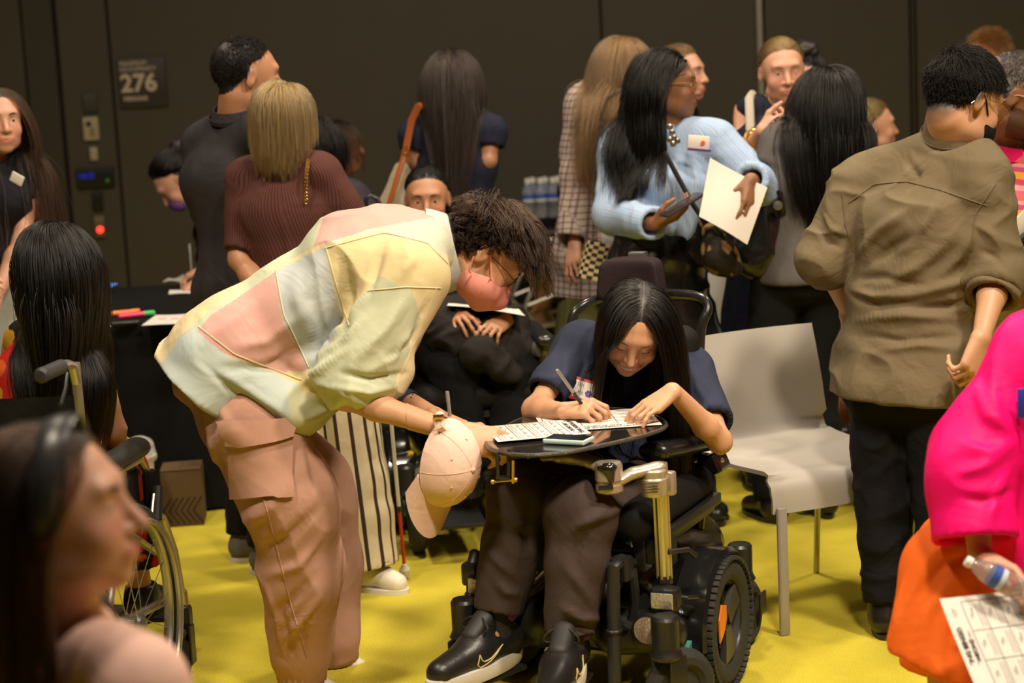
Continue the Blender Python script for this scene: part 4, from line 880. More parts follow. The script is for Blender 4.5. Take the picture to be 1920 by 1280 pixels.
MB().box(W(708, 440, 6.92), (.12, .05, .11), rotz(.2), .02).build('pouch', mat('smoke_film', (.12, .11, .10), .15, trans=.5, alpha=.7), o); MB().tube([W(698, 385, 6.89), W(712, 389, 6.89)], .004, 6).build('clasp', mat('steel_grey', ()), o)
# long dark hair, navy tee, seen from behind
J = at(862, 480, 7.2, 6, 1.70); put(J, hed=W(847, 150, 7.2)); arm(J, 'R', W(880, 300, 6.95), (1, -.1, -.9)); arm(J, 'L', W(850, 300, 6.95), (-1, 0, -.9)); J['elR'] = W(914, 300, 7.15); J['wrR'] = W(860, 290, 6.9+.55); J['elL'] = W(780, 300, 7.2); J['wrL'] = W(850, 280, 7.5)
p = who('woman with waist length dark hair and a navy top seen from behind', J, (-8, 0, -3), 'tan', True, 'b'); p.body(hh=.006); p.top(cloth('navy_tee', (.016, .017, .036), .8, wr=.5), sleeve=.24, hem=.05, off=.018, fold=.009, fs=(10, 10, 5)); p.trousers(cloth('denim', (.022, .055, .115), .85, wr=.6), off=.035, wide=.02, h=.012, fold=.012, fs=(12, 12, 7)); p.shoes(mshoe)
p.hair(hairmat('hair_ash_brown', (.022, .015, .012)), n=4200, L=.60, vol=.022, rad=.0008, back=.5, width=.5, clump=.7, seed=4, gather=.032)
o = thing('shoulder_bag', 'cream shoulder bag with a tan leather strap hanging behind the navy top', 'bag', W(745, 345, 7.15)); mtan = mat('tan_leather', (.30, .075, .018), .4); D_ = 7.12
MB().tube([W(800, 196, 7.16), W(784, 200, 7.1), W(772, 225, D_), W(764, 265, D_), W(758, 295, D_)], .016, 8, flat=(V(.5, 1, 0), .3)).build('strap', mtan, o)
MB().tube([W(758, 292, D_), W(747, 325, D_-.02), W(728, 390, D_-.02), W(722, 440, D_-.02)], .012, 8, flat=(V(.5, 1, 0), .3)).build('strap', mtan, o)
for py in (276, 290): MB().lathe(W(760, py, D_-.025), (0, -1, 0), [(.007, 0), (.009, .003), (.007, .006)], 12).build('ring', mgold, o)
S_ = S(); S_.cone(W(754, 320, 7.2), W(738, 420, 7.2), .03, .085, .03); S_.cone(W(748, 340, 7.2), W(720, 430, 7.2), .03, .05, .03); v, f = S_.mesh(.008); v = folds(v, vnormals(v, f), .012, (10, 10, 5), None, .5, 3); meshobj('pouch', v, f, cloth('canvas_cream', (.34, .28, .19), .9), o)
# long coat with a small check
J = at(1140, 560, 7.0, 40, 1.735); put(J, hed=W(1172, 128, 7.0)); J['shL'] = W(1100, 195, 7.05); J['elL'] = W(1094, 330, 6.98); J['wrL'] = W(1078, 450, 6.9); arm(J, 'R', W(1240, 380, 7.2), (.5, 0, -1))
p = who('woman with long wavy light brown hair in a small checked coat', J, (10, 8, 0), 'pink', True, 'l', anchor=(J['pel'][0], J['pel'][1], 0)); p.body(hh=.0055); p.eyes()
mck = gband('check_coat', (.30, .25, .22), 'gu', [(0, (.40, .33, .29)), (.72, (.21, .15, .15))], .024, other=('gv', [(0, (.95, .95, .95)), (.72, (.55, .46, .46))], .024))
p.top(mck, sleeve=1., hem=.20, off=.035, fold=.008, fs=(8, 8, 4), sl_r=1.1, collar=mck, hemw=1.1, seed=7); p.skirt(cloth('olive_skirt', (.10, .09, .03)), J['pel']+V(0, 0, -.45), .2); p.shoes(mshoe)
p.hair(HLB, n=3600, L=.50, vol=.022, rad=.0009, wave=.007, curl=.5, back=.4, seed=6, width=.8, bias=(-.10, -.02, 0), gather=.01)
mb = MB(); pts = [W(1168, 165, 6.86), W(1140, 182, 6.80), W(1128, 215, 6.78), W(1120, 300, 6.76), W(1115, 380, 6.74), W(1112, 450, 6.72)]; P_ = np.array(pts); cp = np.stack([np.interp(np.linspace(0, 5, 60), range(6), P_[:, i]) for i in range(3)], 1)
for i, q in enumerate(cp[:-1]):
    dv = nrm(cp[i+1]-q); s_ = nrm(np.cross(dv, (0, 1, 0))) if i % 2 else V(0, 1, 0); mb.tube([q+dv*.008*math.cos(t)+s_*.005*math.sin(t) for t in np.linspace(0, 2*pi, 8, endpoint=False)], .0022, 5, closed=True)
o = thing('checkered_bag', 'black and cream checkered bucket bag hanging on a dark chain', 'bag', W(1130, 500, 6.72)); mb.build('chain', mat('dark_chain', (.06, .045, .03), .4, .8), o)
c0 = W(1140, 455, 6.7); c1 = W(1128, 525, 6.7); ax = nrm(c0-c1); hgt = np.linalg.norm(c0-c1); v = []; f = []; cols = []; n = 22
u1 = nrm(np.cross(ax, (0, 1, 0))); w1 = np.cross(ax, u1); nv = 10
mchk = [mat('bag_cream', (.50, .38, .20), .6), mat('bag_black', (.012, .010, .008), .5)]; mb = MB()
for j in range(nv):
    for i in range(n):
        qq = []
        for (a_, b_) in ((i, j), (i+1, j), (i+1, j+1), (i, j+1)): t = 2*pi*a_/n; r = .068+.012*(1-b_/nv); qq.append(c1+ax*hgt*b_/nv+(u1*math.cos(t)*1.15+w1*math.sin(t)*.7)*r)
        mb.add(qq, [(0, 1, 2, 3)], (i+j) % 2)
mb.add([c1+(u1*math.cos(2*pi*i/n)*1.15+w1*math.sin(2*pi*i/n)*.7)*.08 for i in range(n)], [tuple(range(n))], 1)
mb.build('pouch', mchk, o, smooth=0); MB().box(W(1148, 446, 6.72), (.075, .02, .09), rotz(.2), .003).build('carton', mat('white_plastic', ()), o)
# woman in a pale blue striped shirt
J = at(1235, 560, 6.5, 150, 1.675); put(J, hed=W(1252, 158, 6.5)); J['nek'] = W(1252, 238, 6.52); J['shR'] = W(1158, 268, 6.56); J['shL'] = W(1345, 262, 6.46); J['che'] = W(1250, 345, 6.5)
J['elR'] = W(1150, 400, 6.5); J['wrR'] = W(1226, 420, 6.28); J['elL'] = W(1425, 350, 6.36); J['wrL'] = W(1408, 336, 6.18); J['anR'] = W(1318, 930, 6.5)*V(1, 1, 0)+V(0, 0, .085); J['toR'] = J['anR']+V(.03, -.15, -.05)
p = who('woman with long black hair in a pale blue striped shirt and leather skirt', J, (-52, 2, 0), 'brown', True, 'k'); p.hands = {'R': (V(.75, -.15, .22), V(-.1, .3, .9), 'hold', {'q': .95} if 0 else {}), 'L': (V(-.10, -.30, -.75), V(-.5, .8, -.1), 'relax', {})}
p.body(hh=.0042, ha=.0055, eyes='open'); p.eyes(gaze=(0, 1, 0)); mbs = gband('blue_stripe', (.30, .40, .58), 'gu', [(0, (.33, .45, .66)), (.62, (.25, .36, .58)), (.80, (.56, .56, .52)), (.92, (.22, .33, .56))], .017)
p.top(mbs, sleeve=1., hem=.0, off=.021, sl_r=1.15, fold=.012, fs=(9, 9, 5), cuff=1, collar=mbs, seed=9, h=.008, bust=.9)
p.skirt(mleather, W(1275, 700, 6.5)*V(1, 1, 0)+V(0, 0, .38), .20, off=.02, fold=.014, fs=(5, 5, 11), w=1.15); p.shoes(mshoe, boot=.22)
p.hair(HK, n=4200, L=.46, vol=.024, rad=.0008, part=-.01, back=1.0, width=.5, wave=.003, curl=.25, seed=5, clump=.6, yclear=.0); glasses(p, mgold, r=(.027, .024), tube=.0013)
mb = MB(); [mb.lathe(W(1262+dx, 250+dy, 6.33), (0, -1, 0), [(.001, 0), (.011, .003), (.001, .006)], 8) for dx, dy in ((-6, -12), (-2, -2), (2, 8), (-6, 12), (8, 14), (0, 20))]; mb.build('necklace', mat('silver', (.5, .48, .45), .25, 1), p.root)
o_ = MB().box(W(1310, 268, 6.31), (.075, .006, .05), rotz(-.35)@rotax((0, 1, 0), .12), .003).build('name_tag', mat('paper', ()), p.root); MB().box(W(1311, 281, 6.305), (.08, .008, .008), rotz(-.35)@rotax((0, 1, 0), .12)).build('band', mat('violet', (.12, .02, .16), .6), o_); MB().lathe(W(1318, 268, 6.300), (0, -1, 0), [(.008, 0), (.008, .002)], 10).build('sticker', mat('red_sticker', (.7, .08, .02), .6), o_)
o = MB(); o.tube([W(1246, 285, 6.32), W(1270, 330, 6.31), W(1296, 378, 6.30), W(1345, 450, 6.27)], .009, 8, flat=(V(0, 1, .2), .3)); o = o.build('bag_strap', mat('black_plastic', ()), origin=W(1290, 370, 6.3)); tag(o, 'thin black crossbody strap over the pale blue striped shirt', 'strap')
o = thing('patterned_bag', 'gold and black patterned bag hanging against the leather skirt', 'bag', W(1355, 470, 6.25)); S_ = S(); S_.cone(W(1335, 440, 6.26), W(1350, 480, 6.25), .035, .06, .03); S_.cone(W(1350, 480, 6.25), W(1372, 500, 6.25), .058, .035, .03); v, f = S_.mesh(.006); v = folds(v, vnormals(v, f), .010, (14, 14, 9), None, .6, 5)
nz = vnoise(v*np.array((40, 40, 22))+3); meshobj('pouch', v, f, cloth('bag_print', (.2, .12, .04), .6, attr='col'), o, cols=np.where((nz > .55)[:, None], np.array((.22, .13, .04)), np.array((.016, .012, .008))))
MB().tube([W(1322, 430, 6.24), W(1340, 425, 6.22), W(1356, 440, 6.22)], .006, 6).build('strap', mat('black_plastic', ()), o)
# phone and sheet in her hands
o = thing('phone', 'dark smartphone held above the leather skirt', 'phone', W(1278, 386, 6.17)); MB().box(W(1279, 384, 6.17), (.075, .155, .010), rotz(-1.25)@rotax((1, 0, 0), .45), .004).build('phone_body', mat('phone_dark', (.03, .02, .018), .2), o)
sheet('paper_sheet', 'blank white paper sheet held in front of the pale blue shirt', [W(1310, 406, 6.12), W(1402, 458, 6.12), W(1438, 352, 6.16), W(1332, 295, 6.17)], sag=.012)
# big black leather tote held on the far arm
o = thing('leather_tote', 'shiny black leather tote hanging beside the white paper sheet', 'bag', W(1438, 440, 6.35)); S_ = S(); S_.cone(W(1440, 385, 6.35), W(1425, 470, 6.35), .06, .105, .03, u=V(0, 1, 0), w=.6); S_.cone(W(1455, 400, 6.4), W(1455, 465, 6.4), .05, .07, .03); v, f = S_.mesh(.007); v = folds(v, vnormals(v, f), .012, (9, 9, 6), None, .6, 6); meshobj('pouch', v, f, mleather, o)
MB().tube([W(1425, 375, 6.3), W(1440, 352, 6.3), W(1462, 362, 6.3), W(1470, 400, 6.3)], .009, 8).build('handle', mleather, o); MB().lathe(W(1458, 385, 6.27), (0, -1, 0), [(.016, 0), (.016, .01), (.001, .012)], 12).build('snap', mat('steel_grey', ()), o)
# half-hidden blond face behind
J = at(1262, 500, 7.9, 128, 1.70); put(J, hed=W(1278, 138, 7.9)); arm(J, 'R', J['pel']+J['F']@V(.2, .2, .1)); arm(J, 'L', J['pel']+J['F']@V(-.2, .2, .1))
p = who('blond person half hidden behind the woman in the pale blue shirt', J, (-10, 0, 0), 'pink', True, 'l'); p.body(hh=.0055); p.eyes(); p.top(mblack, sleeve=.5, hem=.05); p.trousers(mblack, h=.014); p.shoes(mshoe); p.hair(HLB, n=2000, L=.16, style='back', tie=(0, -.11, .0), vol=.012, rad=.0009)
# blond woman in navy, facing us
J = at(1452, 520, 7.0, 176, 1.735); put(J, hed=W(1467, 132, 7.0)); J['shR'] = W(1396, 208, 7.02); J['shL'] = W(1520, 205, 7.0); J['nek'] = W(1462, 190, 7.02); J['elR'] = W(1392, 300, 6.95); J['wrR'] = W(1428, 246, 6.78); arm(J, 'L', W(1500, 260, 6.8), (.7, .2, -1))
p = who('blond woman in a navy sleeveless dress with gold bracelets facing the camera', J, (2, 6, 3), 'pink', True, 'l'); p.hands = {'R': (V(.92, -.05, .30), V(.15, .95, .1), 'relax', {'thumb': (.6, -.3)}), 'L': (V(-.6, 0, .6), V(0, 1, 0), 'hold', {})}; p.body(hh=.004, ha=.005, eyes='narrow'); p.eyes(iris=(.06, .05, .04), brow=(.16, .09, .04))
p.top(cloth('navy_dress', (.012, .014, .030), .7), sleeve=0, hem=.0, off=.010, neck=.5); p.skirt(cloth('navy_dress', ()), J['pel']+V(0, 0, -.45), .19); p.shoes(mshoe)
p.hair(HBL, n=3600, L=.13, style='back', tie=(0, -.12, -.03), vol=.009, rad=.0008, jit=.03, clump=.3)
for t in (.30, .42):
    c = J['wrR']+(J['elR']-J['wrR'])*t; ax = nrm(J['elR']-J['wrR']); a = nrm(np.cross(ax, (0, 1, 0))); b_ = np.cross(ax, a); MB().tube([c+(a*math.cos(k)+b_*math.sin(k))*.042 for k in np.linspace(0, 2*pi, 24, endpoint=False)], .006, 8, closed=True).build('bracelet', mgold, p.root)
MB().tube([W(1437, 176, 6.95), W(1443, 190, 6.90), W(1455, 204, 6.885), W(1466, 208, 6.885), W(1482, 200, 6.89), W(1492, 186, 6.92)], .004, 6).build('necklace', mgold, p.root); MB().lathe(W(1464, 208, 6.87), (0, -1, 0), [(.012, 0), (.012, .006), (.001, .01)], 12).build('pendant', mat('silver', ()), p.root)
o = MB().tube([W(1416, 300, 6.9), W(1407, 240, 6.9), W(1405, 185, 6.94), W(1410, 177, 7.02), W(1415, 185, 7.1)], .017, 8, flat=(V(0, 1, 0), .35)).build('bag_strap', mat('strap_cream', (.52, .47, .38), .6), origin=W(1407, 240, 6.9)); tag(o, 'cream bag strap over the shoulder of the navy sleeveless dress', 'strap')
# long black hair, grey tee, from behind
J = at(1512, 520, 6.4, -14, 1.625)
for k in ('knR', 'knL', 'anR', 'anL', 'toR', 'toL', 'hiR', 'hiL'): J[k] = J[k]+V(-.055 if k[:2] != 'hi' else -.03, 0, 0)
put(J, hed=W(1548, 186, 6.4)); J['shL'] = W(1458, 268, 6.4); J['shR'] = W(1600, 262, 6.45); J['elL'] = W(1436, 350, 6.35); J['wrL'] = W(1462, 290, 6.68); arm(J, 'R', J['pel']+J['F']@V(.15, .25, .2))
p = who('woman with glossy long black hair in a grey tee seen from behind', J, (-8, 0, 0), 'tan', True, 'k', 1.05); p.body(hh=.006); p.top(cloth('grey_tee', (.10, .09, .085), .9), sleeve=.26, hem=.05, off=.020, fold=.008); p.trousers(mblack, off=.014, wide=.012, h=.012); p.shoes(mshoe)
p.hair(HK, n=5200, L=.54, vol=.030, rad=.0009, back=.6, width=.8, clump=.65, seed=12, curl=.15, gather=.02, bias=(-.08, 0, 0))
# bun behind her
J = at(1520, 520, 7.8, -170, 1.68); put(J, hed=W(1512, 158, 7.8)); arm(J, 'R', W(1490, 240, 7.45), (-.5, 0, -1)); arm(J, 'L', J['pel']+J['F']@V(-.15, .25, .2))
p = who('person with a dark top bun hidden behind the glossy black hair', J, (20, 4, 0), 'tan', True, 'k'); p.hands = {'R': (V(.1, -.2, .9), V(.5, .5, 0), 'hold', {})}; p.body(hh=.006); p.top(mblack, sleeve=.5); p.trousers(mblack, h=.014); p.shoes(mshoe); p.hair(HK, n=2200, L=.12, style='back', tie=(0, -.04, .14), vol=.014, rad=.0009)
S_ = S(); S_.ell(p.P(.02, -.03, .135), (.068, .06, .042), None, .01); v, f = S_.mesh(.006); v = folds(v, vnormals(v, f), .020, (45, 45, 45), None, .6); meshobj('hair_bun', v, f, mat('hair_bun_black', ()), p.root)
# seated blond person in profile
J = joints(float(W(1628, 420, 8.3)[0]), 8.3, 80, 1.66, sit=.50); d = W(1636, 236, 8.3)-J['hed']
for k in ('hed', 'nek', 'che', 'shR', 'shL'): J[k] = J[k]+d
J['wai'] = J['wai']+d*.5; arm(J, 'R', J['kn'+'R']+V(0, 0, .08)); arm(J, 'L', J['knL']+V(0, 0, .08))
p = who('blond person in profile seated behind the olive shirt', J, (4, 0, 0), 'pink', True, 'l', anchor=(J['pel'][0], J['pel'][1], 0)); p.body(hh=.005); p.eyes(); p.top(mblack, sleeve=.9); p.trousers(mblack, h=.014); p.shoes(mshoe); p.hair(HBL, n=2600, L=.13, style='back', tie=(0, -.12, -.02), vol=.010, rad=.0009)
# ginger man behind
J = at(1868, 480, 9.0, -108, 1.73, False); put(J, hed=W(1850, 108, 9.0)); arm(J, 'R', J['pel']+J['F']@V(.2, .2, .1)); arm(J, 'L', J['pel']+J['F']@V(-.2, .2, .1))
p = who('ginger haired man behind the man in the olive shirt', J, (4, 10, 0), 'pink', False, 'g'); p.body(hh=.005); p.eyes(); p.top(mblack, sleeve=.5); p.trousers(mblack, h=.014); p.shoes(mshoe); p.hair(HGI, n=4200, L=.035, style='quiff', part=.3, rad=.0009, vol=.018, steps=6, grav=.05, stiff=.9, nclump=300)
# bearded man at the right edge
J = at(1908, 520, 5.75, 150, 1.70, False, lean=14); put(J, hed=W(1915, 178, 5.7)); d = J['hed']-V(0, .0, .0); J['nek'] = W(1905, 268, 5.8); J['shR'] = W(1838, 300, 5.85); J['shL'] = W(1990, 300, 5.7); J['che'] = W(1895, 380, 5.8)
arm(J, 'R', W(1925, 470, 5.5), (-.4, .2, -1)); arm(J, 'L', W(1960, 480, 5.5))
p = who('man with a grey beard in a pink and orange striped knit shirt', J, (-38, 18, 0), 'brown', False, 'y', 1.1, anchor=(J['pel'][0], J['pel'][1], 0)); p.body(hh=.0045, beard=True); p.eyes(); mst = gband('striped_knit', (.5, .1, .1), 'gv', [(0, (.46, .09, .14)), (.16, (.52, .24, .25)), (.30, (.42, .05, .10)), (.46, (.56, .24, .03)), (.66, (.40, .05, .12)), (.80, (.50, .22, .24)), (.9, (.46, .10, .06))], .105)
p.top(mst, sleeve=.45, hem=.10, off=.025, fold=.006, fs=(8, 8, 5), h=.009); p.collar(cloth('pink_collar', (.70, .01, .12), .7), h=.055, r=1.3, open_=.5); p.trousers(cloth('khaki', (.34, .24, .10)), off=.03, wide=.02); p.shoes(mshoe)
p.hair(HGR, n=4200, L=.018, style='crop', rad=.0009, vol=.008, steps=4, stiff=.9, grav=0, nclump=400); glasses(p, mat('pink_frame', (.6, .25, .25), .3), r=(.028, .023), tube=.0022)
bd = lambda rt: np.ones(len(rt), bool)
o = thing('sling_bag', 'grey and cream sling bag with a yellow zip held by the bearded man', 'bag', W(1895, 470, 5.45)); S_ = S(); S_.cone(W(1880, 500, 5.45), W(1960, 420, 5.45), .055, .06, .03, u=V(0, 1, 0), w=.6); v, f = S_.mesh(.007); meshobj('pouch', v, f, cloth('sling_grey', (.15, .13, .11)), o)
MB().tube([W(1870, 470, 5.42), W(1905, 430, 5.40), W(1940, 395, 5.42)], .026, 8, flat=(V(0, 1, 0), .3)).build('strap', mat('strap_cream', ()), o); MB().tube([W(1872, 505, 5.40), W(1900, 490, 5.39), W(1935, 470, 5.40)], .011, 8, flat=(V(0, 1, 0), .4)).build('zip', mat('yellow_zip', (.55, .36, .03), .6), o); MB().tube([W(1868, 487, 5.40), W(1905, 455, 5.385), W(1940, 425, 5.40)], .010, 6).build('trim', mat('black_plastic', ()), o)
# ---------------------------------------------------------------- wheelchairs and chairs (before those who sit in them)
mbk = mat('black_plastic', ()); mrub = mat('rubber', (.022, .021, .020), .75, bump=.15, bscale=90); msil = mat('silver_frame', (.42, .40, .36), .32, .85); mal = mat('aluminium', (.55, .50, .40), .28, .9)
mup = cloth('black_upholstery', (.008, .0075, .0075), .7); mgl = mat('gloss_black', (.010, .010, .010), .18, coat=.3); mwl = mat('white_laminate', ())
def ring(mb, c, ax, R, r, n=40, m=10, mi=0, squash=1.):
    ax = nrm(ax); a = V(0, 0, 1) if abs(ax[2]) < .9 else V(1, 0, 0); u = nrm(np.cross(ax, a)); w = np.cross(ax, u); v = []
    for i in range(n):
        t = 2*pi*i/n; d = u*math.cos(t)+w*math.sin(t)
        for k in range(m): s_ = 2*pi*k/m; v.append(V(c)+d*(R+r*math.cos(s_))+ax*r*squash*math.sin(s_))
    mb.add(v, [(i*m+k, i*m+(k+1) % m, ((i+1) % n)*m+(k+1) % m, ((i+1) % n)*m+k) for i in range(n) for k in range(m)], mi)
def treads(mb, c, ax, R, w, n=56, h=.008):
    ax = nrm(ax); a = V(0, 0, 1) if abs(ax[2]) < .9 else V(1, 0, 0); u = nrm(np.cross(ax, a)); q = np.cross(ax, u)
    for i in range(n):
        for sd in (-1, 1):
            t = 2*pi*(i+(.5 if sd > 0 else 0))/n; d = u*math.cos(t)+q*math.sin(t); tg = -u*math.sin(t)+q*math.cos(t); mb.box(V(c)+d*(R-.0085)+ax*sd*w*.27, (R*.088, w*.44, h*1.4), np.stack([tg, ax, d], 1), .002)
def manual_chair(C, az, label, cush=None, detail=True):
    F = frame(az); C = V(C); L = lambda r, f, u: C+F@V(r, f, u); o = thing('wheelchair', label, 'wheelchair', C); ax = F[:, 0]
    for e in (-1, 1):
        c = L(e*.285, 0, .305); w = MB(); ring(w, c, ax, .285, .016); wo = w.build('wheel', mrub, o); r_ = MB(); ring(r_, c, ax, .265, .008, squash=1.6); r_.build('rim', msil, wo); q = MB(); ring(q, c+ax*e*.034, ax, .255, .009); q.build('push_rim', msil, wo)
        s_ = MB(); u, v = F[:, 1], F[:, 2]
        for k in range(18):
            t = 2*pi*k/18; t2 = t+(.5 if k % 2 else -.5); s_.tube([c+ax*(.018 if k % 4 < 2 else -.018)+(u*math.cos(t2)+v*math.sin(t2))*.022, c+(u*math.cos(t)+v*math.sin(t))*.262], .0012, 5)
        s_.build('spokes', msil, wo); h_ = MB(); h_.lathe(c-ax*.03, ax, [(.012, 0), (.022, .004), (.024, .012), (.014, .02), (.014, .04), (.024, .048), (.022, .056), (.008, .064)], 16); h_.build('hub', mat('steel_grey', ()), wo)
        k = MB(); k.tube([L(e*.22, -.07, .98), L(e*.22, -.06, .5), L(e*.22, -.02, .30)], .012, 10); k.tube([L(e*.22, -.05, .49), L(e*.225, .36, .50), L(e*.228, .42, .47), L(e*.235, .47, .36), L(e*.237, .50, .22)], .0125, 10)
        k.tube([L(e*.22, .0, .29), L(e*.22, .40, .24), L(e*.235, .47, .33)], .0125, 10); k.tube([L(e*.23, .16, .495), L(e*.232, .33, .40), L(e*.235, .46, .36)], .010, 8)
        k.tube([L(e*.237, .50, .24), L(e*.237, .52, .10)], .016, 10); k.build('side_frame', msil, o)
        a = MB(); a.tube([L(e*.225, -.06, .66), L(e*.225, .10, .665), L(e*.225, .29, .66), L(e*.226, .335, .62), L(e*.227, .34, .50)], .011, 10); a.build('armrest_frame', msil, o)
        S_ = S(); S_.cone(L(e*.225, .0, .695), L(e*.225, .28, .695), .026, .028, .01, F[:, 0], 1.35); v_, f_ = S_.mesh(.006); meshobj('armrest', v_, f_, mat('arm_pad', (.02, .019, .018), .45), o)
        MB().box(L(e*.222, .14, .57), (.008, .27, .14), F, .004).build('side_panel', mup, o)
        MB().box(L(e*.232, .345, .57), (.036, .055, .10), F, .012).build('pocket', mup, o)
        g = MB(); g.tube([L(e*.22, -.07, .93), L(e*.22, -.085, .975), L(e*.22, -.12, .985), L(e*.22, -.16, .985)], .0115, 10); g.build('push_bar', msil, o); MB().lathe(L(e*.22, -.15, .985), -F[:, 1], [(.014, 0), (.018, .006), (.0175, .03), (.018, .05), (.0175, .09), (.019, .125), (.012, .132)], 16).build('grip', mat('grip_black', (.025, .025, .026), .55), o)
        MB().tube([L(e*.22, -.125, .965), L(e*.222, -.15, .93), L(e*.222, -.185, .90)], .006, 8).build('hand_brake', mbk, o)
        MB().tube([L(e*.262, .24, .50), L(e*.262, .28, .57)], .006, 8).build('brake_lever', mat('steel_grey', ()), o); MB().tube([L(e*.265, .275, .50), L(e*.265, .305, .585)], .015, 10).build('brake_grip', mat('grip_black', ()), o)
        y = MB(); y.box(L(e*.237, .50, .15), (.045, .05, .10), F, .012); y.box(L(e*.237+.028, .475, .095), (.008, .04, .11), F, .003); y.box(L(e*.237-.028, .475, .095), (.008, .04, .11), F, .003); y.build('caster_fork', mbk, o)
        z = MB(); ring(z, L(e*.237, .46, .072), ax, .055, .017, 28, 8); z.lathe(L(e*.237, .46, .072)-ax*.012, ax, [(.001, 0), (.045, .002), (.045, .022), (.001, .024)], 20); z.build('caster', mrub, o)
        fr = MB(); fr.tube([L(e*.20, .50, .30), L(e*.16, .62, .16), L(e*.16, .64, .12)], .011, 8); fr.box(L(e*.09, .70, .115), (.15, .14, .014), F, .004); fr.build('footrest', mbk, o)
    MB().box(L(0, .17, .49), (.42, .40, .05), F, .02).build('seat', mup, o); MB().grid(lambda a, b: L(-.22+.44*a, -.065-.03*math.sin(pi*a), .52+.38*b), 8, 6).build('backrest', mup, o); MB().tube([L(-.27, 0, .305), L(.27, 0, .305)], .012, 8).build('axle', mat('steel_grey', ()), o)
    return o, L, F
WH = WZ(250, 1168, .305); FA = frame(9); C4 = WH-FA@V(.285, 0, 0); C4[2] = 0
wc4, L4, F4 = manual_chair(C4, 9, 'manual wheelchair with a silver frame under the woman in the red floral dress')
C24 = V(W(1100, 600, 10.05)[0]+.1, 10.05, 0); wc24, L24, F24 = manual_chair(C24, 262, 'manual wheelchair far back beside the water bottle table')
def power_chair(C, az, label, main=True):
    F = frame(az); C = V(C); L = lambda r, f, u: C+F@V(r, f, u); o = thing('power_wheelchair', label, 'wheelchair', C); ax = F[:, 0]
    for e in (-1, 1):
        c = L(e*.29, 0, .178); w = MB(); ring(w, c, ax, .138, .040, 44, 12, squash=.98); treads(w, c, ax, .178, .085); wo = w.build('drive_wheel', mrub, o, smooth=40)
        h = MB(); h.lathe(c-ax*e*.03, ax*e, [(.118, 0), (.118, .055), (.108, .058), (.106, .05), (.100, .030), (.09, .012), (.012, .006)], 40); h.build('rim', mat('rim_black', (.014, .014, .014), .35), wo)
        for k in range(3):
            t = 2*pi*k/3+.5; u = F[:, 1]*math.cos(t)+F[:, 2]*math.sin(t); v = -F[:, 1]*math.sin(t)+F[:, 2]*math.cos(t); c2 = c+ax*e*.010
            MB().prism([c2+u*.012-v*.022, c2+u*.10-v*.045, c2+u*.106+v*.03, c2+u*.06+v*.022, c2+u*.012+v*.02], ax*e*.016).build('spoke', mat('spoke_dark', (.035, .035, .033), .4), wo)
        MB().prism([c+ax*e*.028+F@V(0, y, z) for y, z in ((.028, .055), (.062, .066), (.086, .03), (.084, -.03), (.050, -.01), (.03, .02))], ax*e*.004).build('reflector', mat('reflector_orange', (.75, .20, .02), .35), wo)
        fd = MB(); n = 18
        for (ra, rb, x0, x1) in ((.190, .197, -.060, .030),):
            pr = []
            for i in range(n+1):
                t = math.radians(-18+205*i/n); d = F[:, 1]*math.cos(t)*-1+F[:, 2]*math.sin(t); pr.append([c+d*ra+ax*e*x0, c+d*(rb-.002)+ax*e*x0, c+d*rb+ax*e*(x1-.008), c+d*(ra-.004)+ax*e*x1, c+d*(ra-.012)+ax*e*(x1-.002)])
            fd.add([p for r in pr for p in r], [(i*5+k, i*5+(k+1) % 5, (i+1)*5+(k+1) % 5, (i+1)*5+k) for i in range(n) for k in range(5)])
        fd.build('fender', mgl, o)
        for (f, R, nm) in ((.40, .072, 'front_caster'), (-.36, .066, 'rear_caster')):
            cc = L(e*.245, f, R+.028); z = MB(); ax = F[:, 0]
            if main and e < 0 and f > 0: ax = nrm(V(.50, -.86, 0)); cc = W(1276, 1318, 4.40); cc[2] = R+.028
            ring(z, cc, ax, R, .028, 36, 10, squash=1.05); z.lathe(cc-ax*.018, ax, [(.001, 0), (R-.01, .004), (R-.016, .012), (R-.016, .024), (R-.01, .032), (.001, .036)], 28); z.build(nm, mrub, o)
            y = MB(); y.lathe(L(e*(.272 if f > 0 else .245), f-(.05 if f > 0 else -.03), .19), (0, 0, 1), [(.036, 0), (.042, .01), (.036, .022), (.034, .03), (.035, .10), (.030, .108), (.001, .11)], 20); fk = np.stack([ax, np.cross(V(0, 0, 1), ax), V(0, 0, 1)], 1); fc = (cc+L(e*.26, f-.03, .10))/2; fc[2] = .15 if f > 0 else .12; y.box(fc+ax*.040, (.008, .05, .10 if f > 0 else .06), fk, .003); y.box(fc-ax*.040, (.008, .05, .10 if f > 0 else .06), fk, .003); y.build('caster_fork', mbk, o); ax = F[:, 0]
    S_ = S(); S_.cone(L(0, -.32, .27), L(0, .16, .27), .13, .11, .06, ax, 1.5); S_.cone(L(0, -.30, .32), L(0, -.05, .36), .10, .09, .05, ax, 1.8); S_.cone(L(-.2, .2, .22), L(.2, .2, .22), .075, .075, .04); S_.ell(L(0, 0, .07), (.9, .9, .04), None, .01, op=-1); v, f = S_.mesh(.011); meshobj('base_shroud', v, f, mgl, o)
